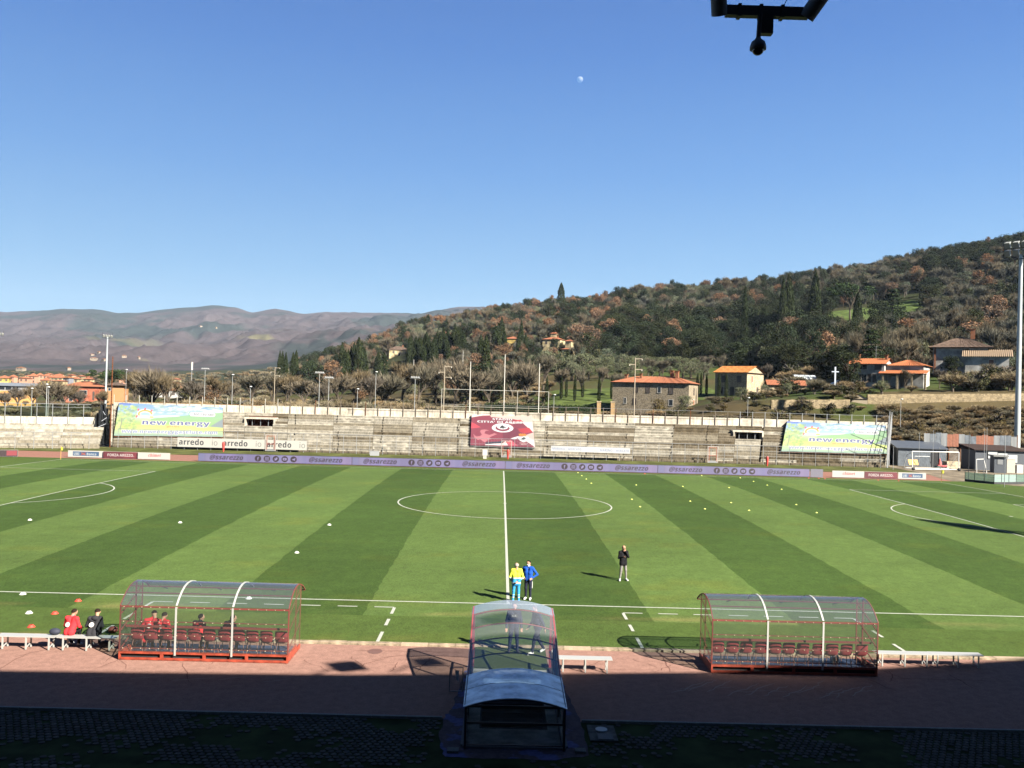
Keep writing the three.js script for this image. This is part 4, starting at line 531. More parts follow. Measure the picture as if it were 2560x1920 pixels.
// cracks in the sunlit track, dusty scratches in the shade
{
  const R = rng(201), vein = (x, z, dx, dz, n, w) => { const P = [[x, z]]; for (let i = 0; i < n; i++) P.push([P[i][0] + dx * (0.5 + R()) + (R() - 0.5) * 0.12, P[i][1] + dz * (0.5 + R()) + (R() - 0.5) * 0.1]); return quadGrid(n, 1, (a, b) => { const i = Math.round(a * n), p = P[i], q = w * (0.3 + 0.7 * Math.sin(Math.PI * clamp(a * 0.9 + 0.08))); return [p[0] + (b - 0.5) * q * (Math.abs(dz) > Math.abs(dx) ? 1 : 0.3), -0.006, p[1] + (b - 0.5) * q * (Math.abs(dz) > Math.abs(dx) ? 0.3 : 1)]; }); };
  const ck = []; for (let i = 0; i < 34; i++) { const x = -19 + R() * 37; if (Math.abs(x) < 2.2) continue; ck.push(vein(x, 40.7 + R() * 2.4, (R() - 0.5) * 0.3, 0.08 + R() * 0.14, 9, 0.035)); } for (let i = 0; i < 6; i++) ck.push(vein(-18 + i * 6.2, 41.2 + R() * 1.8, 0.4, (R() - 0.5) * 0.05, 10, 0.03));
  solo('track_cracks', 'thin dark cracks running across the sunlit red track', 'cracks', ck, m([0.15, 0.075, 0.06], 1)).userData.kind = 'stuff';
  const du = []; for (let i = 0; i < 11; i++) { const x = 5.1 + i * 0.58, z = 44.9 + (R() - 0.5) * 0.5; du.push(vein(x, z, 0.13, -0.13, 9, 0.06)); if (R() < 0.7) du.push(vein(x + 0.35, z - 0.4, 0.12, -0.03, 6, 0.04)); }
  for (let i = 0; i < 5; i++) du.push(vein(-13.5 + i * 1.4, 44.6 + R() * 0.3, 0.16, -0.05, 7, 0.035));
  solo('dust_streaks', 'pale branching dust streaks on the track behind the empty dugout', 'dust', du, m([0.34, 0.26, 0.22], 1)).userData.kind = 'stuff';
}
// ---- benches
function makeBench(len, legs) { const B = thing('bench', 'x', 'bench', [0, 0, 0]); const M = M_ALU; for (let i = 0; i < 3; i++) obj('seat_plank', bx(-len / 2, len / 2, 0.425, 0.455, -0.19 + i * 0.13, -0.07 + i * 0.13), M, B); for (const x of legs) { for (const z of [-0.17, 0.17]) obj('leg', bar([x, 0, z], [x, 0.43, z], 0.045), M, B); obj('cross_brace', bar([x, 0.16, -0.17], [x, 0.06, 0.17], 0.03), M, B); } return B; }
{
  const g = 'aluminium benches by the track', b = makeBench(2.02, [-0.78, 0.03, 0.82]); b.position.set(-14.78, 0, 41.84); b.userData.label = 'aluminium bench with two men sitting on it'; b.userData.group = g;
  copyOf(b, [-16.86, 0, 41.86], 0.0, 'empty aluminium bench next to the bench with two men', g); copyOf(b, [2.5, 0, 42.95], 0, 'aluminium bench beside the players tunnel', g, [0.93, 1, 1]); copyOf(b, [14.05, 0, 41.42], 0, 'aluminium bench touching the empty dugout', g); copyOf(b, [15.98, 0, 41.4], 0, 'aluminium bench at the far end of the empty dugout side', g, [0.92, 1, 1]);
}
// bags by the benches and small props
solo('sports_bag', 'dark navy sports bag on the end of the empty bench', 'bag', [new THREE.SphereGeometry(0.17, 14, 10).scale(1.15, 0.7, 0.8).translate(-15.98, 0.57, 41.75)], m([0.012, 0.016, 0.035], 0.8)); 
solo('sports_bag', 'dark navy sports bag under the bench with two men', 'bag', [new THREE.SphereGeometry(0.2, 14, 10).scale(1.4, 0.62, 0.7).translate(-14.25, 0.12, 41.55)], m([0.012, 0.016, 0.035], 0.8));
solo('sports_bag', 'black backpack against the side of the occupied dugout', 'bag', [new THREE.SphereGeometry(0.18, 14, 10).scale(1, 0.9, 0.8).translate(-13.55, 0.16, 41.6)], m([0.01, 0.012, 0.016], 0.8));
{ const B = thing('water_pack', 'pack of blue capped water bottles under an empty dugout chair', 'bottles', [11.55, 0.07, 41.62]); for (let i = 0; i < 6; i++) { const x = (i % 3 - 1) * 0.1, z = (i < 3 ? -1 : 1) * 0.05, o = obj('bottle', new THREE.CylinderGeometry(0.042, 0.045, 0.24, 10).translate(x, 0.12, z), m([0.42, 0.5, 0.6], 0.25), B); obj('cap', new THREE.CylinderGeometry(0.02, 0.02, 0.04, 8).translate(x, 0.26, z), m([0.02, 0.06, 0.3], 0.4), o); } }
// ---- marker cones
function makeCone(mat, name) { const C = thing(name, 'x', 'cone', [0, 0, 0]); obj('cone_shell', new THREE.LatheGeometry([[0.035, 0.075], [0.045, 0.078], [0.07, 0.06], [0.105, 0.012], [0.12, 0.006], [0.12, 0]].map((p) => new THREE.Vector2(...p)), 18), mat, C); return C; }
{
  const set = (mat, name, lab, grp, pts, s = 1) => { let c; pts.forEach(([x, z], i) => { const p = [x, crown(z) + 0.005, z]; if (!i) { c = makeCone(mat, name); c.position.set(...p); c.userData.label = lab; c.userData.group = grp; c.scale.setScalar(s); } else copyOf(c, p, 0, lab, grp, s); }); };
  const w = m([0.62, 0.62, 0.56], 0.6), r = m([0.45, 0.045, 0.02], 0.6), y = m([0.62, 0.66, 0.16], 0.6);
  set(w, 'white_cone', 'white disc cone on the grass before the occupied dugout', 'white cones by the near touchline', [[-21.2, 34.06], [-19.27, 37.2], [-11.43, 33.84]], 1.2); set(r, 'red_cone', 'red disc cone on the grass strip near the seated men', 'red cones by the near touchline', [[-18.34, 35.03], [-18.25, 37.18], [-18.13, 39.2]], 1.25);
  solo('red_ball', 'dull red training ball in the shade beside the occupied dugout', 'ball', [new THREE.SphereGeometry(0.16, 18, 12).scale(1.15, 0.8, 1).translate(-14.81, 0.13, 39.75)], m([0.16, 0.035, 0.02], 0.7));
  set(w, 'white_cone', 'white disc cone set out alone on the striped pitch', 'white cones on the pitch', [[-31.06, 14.81], [-21.48, 14.32], [-11.79, 13.7], [-11.7, 23.49]], 1.15);
  set(y, 'yellow_cone', 'pale yellow disc cone laid out beyond the centre circle', 'yellow cones in rows on the pitch', [[13.7, -18.84], [18.51, -18.61], [23.29, -18.54], [11.23, -5.18], [11.14, 0], [16.33, -4.89], [16.43, 0.32], [19.87, -4.6], [20, 0.58], [25.54, -4.38], [25.44, 0.92], [28.39, -27.46], [28.55, -22.84], [28.67, -18.28], [24.1, -34.6], [28.2, -32.4], [8.97, -33.9], [9.01, -29.33], [9.07, -24.6], [9.1, -19.51]], 0.85);
  set(r, 'red_cone', 'tiny red disc cone lying near the end of the led boards', 'red cones by the led boards', [[17.2, -34.9], [37.2, -34.7], [38.4, -34.6], [39.1, -34.5], [45.6, -34.4], [48, -34.2]], 1.0);
}
// corner flags
for (const [x, z, lab] of [[-52.98, -33.68, 'yellow corner flag before the white bank board near the rusty divider'], [52.98, -33.68, 'yellow corner flag near the portable goal']]) { const F = thing('corner_flag', lab, 'corner flag', [x, 0, z]); obj('pole', rod([0, 0, 0], [0, 1.55, 0], 0.022), m([0.55, 0.33, 0.06], 0.6), F); obj('flag_cloth', sheet([[0, 1.55, 0], [0.3, 1.45, 0.1], [0.26, 1.08, 0.08], [0, 1.12, 0]], 6, 5, 0.05, 7), m([0.62, 0.60, 0.06], 0.8, { side: THREE.DoubleSide }), F); }
// red sleeved posts, cabinets on the verge
for (const [x, lab] of [[-39.6, 'red sleeved post on the verge before the black lettered board'], [0.64, 'red sleeved post on the verge before the maroon banner'], [37.6, 'red sleeved post on the verge near the grey walled recess']]) { const P = thing('red_post', lab, 'post', [x, 0, -52.9]); obj('sleeve', new THREE.LatheGeometry([[0.09, 0], [0.13, 0.3], [0.2, 0.9], [0.21, 1.25], [0.17, 1.3]].map((p) => new THREE.Vector2(...p)), 10), m([0.42, 0.03, 0.02], 0.6), P); obj('cap', new THREE.CylinderGeometry(0.1, 0.17, 0.12, 10).translate(0, 1.36, 0), m([0.25, 0.03, 0.02], 0.6), P); }
{ const P = thing('meter_cabinet', 'white meter cabinet on a plinth before the maroon banner', 'cabinet', [-2.62, 0, -53.0]); obj('plinth', box(0.5, 0.45, 0.4, 0, 0.22, 0), M_WHITEPOST, P); obj('cabinet_body', box(0.7, 0.85, 0.45, 0, 0.88, 0), m([0.42, 0.41, 0.37], 0.7), P); obj('door', box(0.58, 0.7, 0.02, 0, 0.88, 0.235), m([0.48, 0.47, 0.43], 0.6), P); }
{ const P = thing('grey_box', 'low grey utility box on the grass verge behind the led boards', 'cabinet', [-18.3, 0, -53.3]); obj('box_body', box(1.25, 0.6, 0.5, 0, 0.3, 0), m([0.26, 0.27, 0.27], 0.7), P); obj('lid', box(1.32, 0.06, 0.56, 0, 0.63, 0), m([0.3, 0.31, 0.31], 0.7), P); }
// ---- people: one skin per figure, meshed from tapered bones
function field(res, half, centre, dist) {
  const mc = new MarchingCubes(res, new THREE.MeshBasicMaterial(), false, false, 60000), hs = res / 2; mc.isolation = 0; mc.field.fill(-1);
  for (let k = 0; k < res; k++) for (let j = 0; j < res; j++) for (let i = 0; i < res; i++) mc.field[i + j * res + k * res * res] = -dist(centre[0] + (i - hs) / hs * half, centre[1] + (j - hs) / hs * half, centre[2] + (k - hs) / hs * half) * 10;
  mc.update(); const n = mc.count, P = new Float32Array(n * 3), N = new Float32Array(n * 3);
  for (let i = 0; i < n; i++) for (let q = 0; q < 3; q++) { P[i * 3 + q] = centre[q] + mc.positionArray[i * 3 + q] * half; N[i * 3 + q] = mc.normalArray[i * 3 + q]; }
  const g = new THREE.BufferGeometry(); g.setAttribute('position', new THREE.BufferAttribute(P, 3)); g.setAttribute('normal', new THREE.BufferAttribute(N, 3)); g.setAttribute('uv', new THREE.BufferAttribute(new Float32Array(n * 2), 2)); return g;
}
function cap(a, b, ra, rb) {                       // distance to a tapered capsule
  const d = [b[0] - a[0], b[1] - a[1], b[2] - a[2]], L = d[0] * d[0] + d[1] * d[1] + d[2] * d[2] || 1e-9;
  return (x, y, z) => { const px = x - a[0], py = y - a[1], pz = z - a[2], t = clamp((px * d[0] + py * d[1] + pz * d[2]) / L), ex = px - d[0] * t, ey = py - d[1] * t, ez = pz - d[2] * t; return Math.sqrt(ex * ex + ey * ey + ez * ez) - lerp(ra, rb, t); };
}
const smin = (a, b, k) => { const h = Math.max(0, k - Math.abs(a - b)) / k; return Math.min(a, b) - h * h * k * 0.25; };
function tint(g, f) { const p = g.attributes.position, C = new Float32Array(p.count * 3); for (let i = 0; i < p.count; i++) { const c = f(p.getX(i), p.getY(i), p.getZ(i)); C.set(c, i * 3); } g.setAttribute('color', new THREE.BufferAttribute(C, 3)); return g; }
const SKIN = [0.42, 0.235, 0.155];
const HEAD = (() => {                              // chin at y -0.11, crown at 0.125, faces +z
  const sk = cap([0, 0.03, -0.015], [0, 0.035, 0.01], 0.088, 0.085), jaw = cap([0, -0.03, 0.02], [0, -0.07, 0.045], 0.062, 0.04), nose = cap([0, 0.012, 0.088], [0, -0.018, 0.106], 0.009, 0.016), neck = cap([0, -0.04, -0.02], [0, -0.16, -0.03], 0.055, 0.06), eL = cap([0.083, 0.0, -0.005], [0.088, 0.03, -0.015], 0.014, 0.018), eR = cap([-0.083, 0.0, -0.005], [-0.088, 0.03, -0.015], 0.014, 0.018), br = cap([-0.035, 0.04, 0.075], [0.035, 0.04, 0.075], 0.015, 0.015), so = [cap([-0.032, 0.014, 0.1], [-0.032, 0.014, 0.12], 0.016, 0.016), cap([0.032, 0.014, 0.1], [0.032, 0.014, 0.12], 0.016, 0.016)];
  const g = field(44, 0.2, [0, -0.01, 0], (x, y, z) => { let d = smin(sk(x, y, z), jaw(x, y, z), 0.05); d = smin(d, neck(x, y, z), 0.03); d = smin(d, br(x, y, z), 0.02); d = smin(d, nose(x, y, z), 0.015); d = Math.min(d, eL(x, y, z), eR(x, y, z)); for (const s of so) d = Math.max(d, -s(x, y, z) + 0.0); return d; });
  return g;
})();
const HAND = (() => {                              // wrist at origin, fingers along -y, palm faces +z, thumb on +x
  const c = [cap([0.0, -0.01, 0], [0.0, -0.03, 0], 0.024, 0.024), cap([-0.024, -0.04, 0], [-0.028, -0.085, 0.002], 0.014, 0.012), cap([0.02, -0.035, 0], [0.024, -0.085, 0.002], 0.015, 0.012), cap([0, -0.035, 0], [0, -0.088, 0.002], 0.016, 0.013)];
  [[0.027, -0.088, 0.036, 0.026, 0.02], [0.009, -0.092, 0.04, 0.028, 0.022], [-0.01, -0.09, 0.037, 0.026, 0.02], [-0.028, -0.084, 0.029, 0.02, 0.017]].forEach(([x, y, a, b, e]) => { const k1 = [x * 1.08, y - a * 0.95, 0.010], k2 = [x * 1.1, k1[1] - b * 0.8, 0.024], k3 = [x * 1.1, k2[1] - e * 0.5, 0.038]; c.push(cap([x, y, 0.002], k1, 0.0095, 0.009), cap(k1, k2, 0.009, 0.0085), cap(k2, k3, 0.0085, 0.0075)); });
  c.push(cap([0.022, -0.03, 0.004], [0.045, -0.058, 0.018], 0.014, 0.0105), cap([0.045, -0.058, 0.018], [0.05, -0.085, 0.03], 0.0105, 0.009));
  return field(48, 0.125, [0, -0.09, 0.012], (x, y, z) => { let d = 1; c.forEach((f, i) => { const q = f(x, y, z); d = i < 4 ? smin(d, q, 0.012) : smin(d, q, 0.004); }); return d; });
})();
const basis = (g, from, dir, face) => { const y = V(...dir).normalize().negate(), z0 = V(...face), x = new THREE.Vector3().crossVectors(y, z0).normalize(), z = new THREE.Vector3().crossVectors(x, y); return g.clone().applyMatrix4(new THREE.Matrix4().makeBasis(x, y, z).setPosition(...from)); };
const M_PERSON = m([1, 1, 1], 0.85, { vertexColors: true });
// joints in metres, figure faces +z, x positive is its left
function person(label, pos, turn, J, C, extra, group) {
  const P = thing('person', label, 'person', pos, turn, group), bones = [], add = (a, b, ra, rb, c) => bones.push({ f: cap(a, b, ra, rb), c });
  const { pelvis: pe, chest: ch, neck: ne, head: he } = J, off = (p, x, y = 0, z = 0) => [p[0] + x, p[1] + y, p[2] + z];
  for (const s of [-1, 1]) {
    add(off(pe, s * 0.075), off(ch, s * 0.08, -0.08), 0.118, 0.118, C.top); add(off(ch, s * 0.08, -0.08), off(ch, s * 0.1, 0.08), 0.118, 0.1, C.top);
    const sh = off(ch, s * 0.185, 0.13, 0), A = s > 0 ? J.armL : J.armR, L = s > 0 ? J.legL : J.legR; add(off(ne, 0, -0.03), sh, 0.065, 0.075, C.top); add(sh, A[0], 0.068, 0.052, C.sleeve || C.top); add(A[0], A[1], 0.052, 0.038, C.sleeve || C.top);
    add(off(pe, s * 0.085, -0.02), L[0], 0.098, 0.066, s > 0 && C.legL ? C.legL : C.legs); add(L[0], L[1], 0.066, 0.046, C.legs); add(off(L[1], 0, -0.02), L[2], 0.044, 0.036, C.shoe); add(off(L[1], 0, -0.03, -0.03), L[2], 0.036, 0.034, C.shoe);
  }
  add(off(ne, 0, -0.05), off(ne, 0, 0.02), 0.062, 0.056, C.collar || C.top); if (C.hem) add(off(pe, -0.08, -0.1), off(pe, 0.08, -0.1), 0.128, 0.128, C.top);
  const lo = [9, 9, 9], hi = [-9, -9, -9]; for (const p of [pe, ch, ne, ...J.armL, ...J.armR, ...J.legL, ...J.legR]) for (let q = 0; q < 3; q++) { lo[q] = Math.min(lo[q], p[q] - 0.2); hi[q] = Math.max(hi[q], p[q] + 0.2); }
  const cen = lo.map((v, q) => (v + hi[q]) / 2), half = Math.max(...lo.map((v, q) => (hi[q] - v) / 2)) * 1.06;
  const body = field(84, half, cen, (x, y, z) => { let d = 1; for (const b of bones) d = smin(d, b.f(x, y, z), 0.035); return d < 0.05 ? d + 0.016 * (fbm(x * 13 + z * 9 + 20, y * 17 + z * 5, 2, 61) - 0.5) : d; });
  tint(body, (x, y, z) => { let d = 9, c; for (const b of bones) { const q = b.f(x, y, z); if (q < d) { d = q; c = b.c; } } return C.band ? C.band(c, y, x, z) : c; });
  const hd = HEAD.clone(); tint(hd, (x, y, z) => z > 0.09 && Math.abs(Math.abs(x) - 0.032) < 0.012 && Math.abs(y - 0.014) < 0.007 ? [0.03, 0.02, 0.02] : z > 0.07 && Math.abs(x) < 0.024 && Math.abs(y + 0.05) < 0.006 ? [0.25, 0.09, 0.07] : C.mask && z > 0.03 && y < 0.005 && y > -0.1 ? C.mask : SKIN);
  const [hx, hy, hz] = J.headTurn || [0, 0, 0], HM = new THREE.Matrix4().makeRotationFromEuler(new THREE.Euler(hx, hy, hz, 'YXZ')).setPosition(...he); hd.applyMatrix4(HM);
  const hands = [[J.armL, 1], [J.armR, -1]].map(([A, s]) => { const d = [A[1][0] - A[0][0], A[1][1] - A[0][1], A[1][2] - A[0][2]], h = HAND.clone(); if (s < 0) { h.scale(-1, 1, 1); const p = h.index; if (p) { } const a = h.attributes; for (let i = 0; i < a.position.count; i += 3) for (const k of ['position', 'normal']) for (let q = 0; q < 3; q++) { const t = a[k].array[(i + 1) * 3 + q]; a[k].array[(i + 1) * 3 + q] = a[k].array[(i + 2) * 3 + q]; a[k].array[(i + 2) * 3 + q] = t; } } return tint(basis(h, A[1], d, A[2] || [0, 0, 1]), () => C.glove || SKIN); });
  obj('body', [body, hd, ...hands], M_PERSON, P, false);
  if (C.hair) { const g = new THREE.SphereGeometry(1, 20, 14, 0, Math.PI * 2, 0, C.bald ? 0 : 1.75); const p = g.attributes.position; for (let i = 0; i < p.count; i++) { const x = p.getX(i), y = p.getY(i), z = p.getZ(i), f = z > 0.35 && y < 0.5 ? 0.9 : 1, n = 1 + 0.06 * (fbm(x * 4 + 9, (y + z) * 4, 2, 7) - 0.5); p.setXYZ(i, x * 0.097 * f * n, 0.045 + y * 0.093 * n, -0.014 + z * 0.103 * f * n - (y < 0 ? 0.01 : 0)); } g.translate(0, -0.03, 0).rotateX(-0.42).translate(0, 0.035, 0); g.computeVertexNormals(); g.applyMatrix4(HM); const h = obj('hair', g, m(C.hair, 0.9), P); h.material.side = THREE.DoubleSide; }
  if (extra) extra(P, J, HM); return P;
}
const stand = (o = {}) => ({ pelvis: [0, 0.95, 0], chest: [0, 1.3, 0.0], neck: [0, 1.5, -0.01], head: [0, 1.64, 0.02], armL: [[0.26, 1.14, -0.03], [0.27, 0.9, 0.05]], armR: [[-0.26, 1.14, -0.03], [-0.27, 0.9, 0.05]], legL: [[0.1, 0.52, 0.02], [0.11, 0.09, -0.02], [0.13, 0.035, 0.16]], legR: [[-0.1, 0.52, 0.02], [-0.11, 0.09, -0.02], [-0.13, 0.035, 0.16]], ...o });
const sit = (lean = 0.12, o = {}) => { const cx = o.cx || 0, J = { pelvis: [0, 0.57, 0], chest: [cx, 0.9, lean], neck: [cx * 1.4, 1.08, lean * 1.5], head: [cx * 1.6, 1.2, lean * 1.5 + 0.06], armL: [[0.27, 0.76, lean + 0.03], [0.18, 0.66, lean + 0.27]], armR: [[-0.27, 0.76, lean + 0.03], [-0.18, 0.66, lean + 0.27]], legL: [[0.13, 0.56, 0.42], [0.14, 0.11, 0.36], [0.15, 0.045, 0.53]], legR: [[-0.13, 0.56, 0.42], [-0.14, 0.11, 0.36], [-0.15, 0.045, 0.53]], headTurn: [0.35, 0, 0] }; return { ...J, ...o }; };
const RED = [0.56, 0.035, 0.042], BLK = [0.012, 0.012, 0.014], CHAR = [0.03, 0.03, 0.034], WHT = [0.6, 0.6, 0.58], DKB = [0.02, 0.022, 0.04], BROWNHAIR = [0.022, 0.014, 0.01];
const M_CREST = m([0.62, 0.56, 0.52], 0.8);
function crest(P, at, r, tilt = 0.4) { const B = (g) => g.rotateY(Math.PI).rotateX(Math.abs(tilt)).translate(at[0], at[1], at[2] - 0.025), o = obj('back_emblem', B(new THREE.CircleGeometry(r, 20)), M_CREST, P); obj('emblem_ring', B(new THREE.RingGeometry(r * 0.5, r * 0.66, 20).translate(0, 0, 0.006)), m([0.35, 0.16, 0.15], 0.8), o); }
const flip = Math.PI;
// seated on the bench, backs to the stand
person('person in a red jacket sitting on the bench, head bowed', [-15.5, -0.03, 41.72], flip - 0.15, sit(0.14, { headTurn: [0.35, -0.35, 0], legL: [[0.13, 0.56, 0.42], [0.14, 0.11, 0.36], [0.15, 0.045, 0.53]] }), { top: RED, legs: BLK, shoe: WHT, hair: BROWNHAIR, collar: [0.5, 0.2, 0.2] }, (P) => crest(P, [0.02, 0.86, -0.045], 0.085, -0.38));
person('person in a black hooded jacket sitting on the bench, looking down', [-14.7, -0.03, 41.72], flip + 0.1, sit(0.2, { headTurn: [0.55, 0.2, 0], cx: -0.03, armR: [[-0.27, 0.74, 0.24], [-0.12, 0.58, 0.46]] }), { top: CHAR, legs: BLK, shoe: WHT, hair: BROWNHAIR, hem: true }, (P) => { crest(P, [0.02, 0.86, 0.01], 0.085, -0.5); obj('hood', new THREE.SphereGeometry(0.13, 14, 10).scale(1, 0.7, 0.75).translate(-0.04, 1.05, 0.16), m(CHAR, 0.9), P); });
// in the dugout
person('person in a red jacket bent over on the end chair of the dugout', [-12.62, 0.02, 42.12], flip + 0.25, sit(0.3, { cx: -0.1, headTurn: [0.75, 0.3, 0] }), { top: RED, legs: BLK, shoe: CHAR, hair: BROWNHAIR, hem: true }, (P) => crest(P, [-0.05, 0.9, 0.1], 0.08, -0.7));
person('person in a red jacket reading a white sheet in the dugout', [-12.18, 0.02, 42.1], flip - 0.1, sit(0.16, { headTurn: [0.45, -0.2, 0], armL: [[0.26, 0.8, 0.2], [0.1, 0.86, 0.42]] }), { top: RED, legs: BLK, shoe: CHAR, hair: BROWNHAIR }, (P) => { crest(P, [0, 0.9, -0.03], 0.08, -0.4); obj('paper_sheet', box(0.2, 0.004, 0.14, 0.02, 0.98, 0.42, 0, 0.5), m([0.65, 0.65, 0.62], 0.8), P); });
person('person in a red training top alone on a middle dugout chair', [-10.9, 0.02, 42.1], flip - 0.35, sit(0.1, { headTurn: [0.1, -0.5, 0] }), { top: RED, sleeve: BLK, legs: BLK, shoe: CHAR, hair: [0.01, 0.009, 0.009], band: (c, y, x, z) => c === RED && y > 1.02 ? BLK : c });
person('person in a black jacket stretching an arm with a paper in the dugout', [-9.9, 0.02, 42.1], flip - 0.5, sit(0.12, { cx: -0.06, headTurn: [0.05, -0.4, 0], armR: [[-0.42, 0.86, 0.1], [-0.66, 0.8, 0.24]], armL: [[0.3, 0.86, 0.2], [0.1, 1.08, 0.26]] }), { top: BLK, legs: BLK, shoe: CHAR, hair: BROWNHAIR }, (P) => obj('paper_sheet', box(0.22, 0.004, 0.16, -0.78, 0.84, 0.3, 0.3, 0.6), m([0.65, 0.65, 0.62], 0.8), P));
// on the grass
const HV = [0.56, 0.66, 0.06], CY = [0.04, 0.27, 0.55], GREYW = [0.5, 0.55, 0.55];
person('person in a yellow and blue high-visibility suit, back turned, hand behind back', [0.34, crown(33.3), 33.3], flip + 0.05, stand({ armR: [[-0.3, 1.13, -0.06], [-0.07, 0.98, -0.2], [0, 0, -1]], armL: [[0.29, 1.12, -0.02], [0.22, 0.95, 0.18]], headTurn: [0.15, 0.1, 0], legL: [[0.11, 0.52, 0.02], [0.13, 0.09, -0.02], [0.16, 0.035, 0.15]], legR: [[-0.11, 0.52, 0.02], [-0.13, 0.09, -0.02], [-0.16, 0.035, 0.15]] }), { top: HV, sleeve: HV, legs: CY, shoe: CHAR, hem: true, hair: null, band: (c, y) => c === HV ? (y < 1.12 && y > 1.08 ? GREYW : y < 0.9 && y > 0.86 ? GREYW : y <= 1.08 ? CY : HV) : c === CY && ((y > 0.2 && y < 0.25) || (y > 0.32 && y < 0.36)) ? GREYW : c }, (P) => obj('hair', new THREE.SphereGeometry(0.1, 14, 10, 0, 7, 0, 1.9).scale(0.93, 0.85, 1).rotateX(-0.7).translate(0, 1.66, -0.02), m([0.30, 0.27, 0.24], 0.9), P));
person('person in a blue tracksuit top and white mask, hands on hips', [0.9, crown(32.75), 32.75], -0.3, stand({ armL: [[0.38, 1.14, -0.12], [0.2, 1.0, 0.06], [0, 0, 1]], armR: [[-0.38, 1.14, -0.12], [-0.2, 1.0, 0.06], [0, 0, 1]], headTurn: [0.25, -0.35, 0] }), { top: [0.015, 0.075, 0.36], legs: DKB, shoe: WHT, hair: [0.012, 0.01, 0.009], mask: [0.62, 0.64, 0.66], collar: WHT }, (P) => obj('trouser_stripe', [box(0.012, 0.3, 0.05, 0.195, 0.68, 0.0)], m(WHT, 0.8), P));
person('bald person in a black jacket and grey trousers, one hand at the chin', [5.82, crown(28.4), 28.4], 0.25, stand({ armL: [[0.22, 1.2, 0.12], [0.05, 1.5, 0.16], [0, 0, 1]], armR: [[-0.25, 1.14, 0.02], [-0.12, 1.22, 0.22]], headTurn: [-0.12, 0.1, 0], legL: [[0.13, 0.53, 0.03], [0.17, 0.09, 0], [0.19, 0.035, 0.17]], legR: [[-0.12, 0.53, 0.03], [-0.17, 0.09, 0.02], [-0.24, 0.035, 0.18]] }), { top: BLK, legs: [0.2, 0.19, 0.175], shoe: WHT, hem: true }, null);
// at the tunnel mouth
person('person in a dark top with white letters standing at the tunnel mouth', [0.12, 0.02, 41.05], 0.1, stand({ legL: [[0.12, 0.52, 0.03], [0.15, 0.09, 0], [0.17, 0.035, 0.17]], legR: [[-0.12, 0.52, 0.03], [-0.15, 0.09, 0], [-0.17, 0.035, 0.17]] }), { top: DKB, legs: DKB, shoe: CHAR, hair: BROWNHAIR }, (P) => { const t = canvasTex(128, 64, (c) => { c.fillStyle = '#20222c'; c.fillRect(0, 0, 128, 64); c.fillStyle = '#d8dada'; c.font = 'bold 50px sans-serif'; c.textAlign = 'center'; c.fillText('K.R.', 64, 50); }); const o = obj('chest_print', new THREE.PlaneGeometry(0.26, 0.12), print(t), P, false); o.position.set(0, 1.34, 0.125); });
person('person in dark clothes walking past the tunnel mouth', [0.98, 0.02, 41.15], -1.15, stand({ chest: [0, 1.3, 0.06], neck: [0, 1.49, 0.09], head: [0, 1.62, 0.15], headTurn: [0.35, 0, 0], legL: [[0.08, 0.55, 0.16], [0.08, 0.1, 0.24], [0.09, 0.04, 0.42]], legR: [[-0.08, 0.52, -0.06], [-0.08, 0.14, -0.3], [-0.08, 0.045, -0.18]], armL: [[0.24, 1.14, -0.08], [0.22, 0.94, -0.16]], armR: [[-0.24, 1.14, 0.08], [-0.22, 0.94, 0.24]] }), { top: DKB, legs: CHAR, shoe: WHT, hair: [0.09, 0.06, 0.045] });
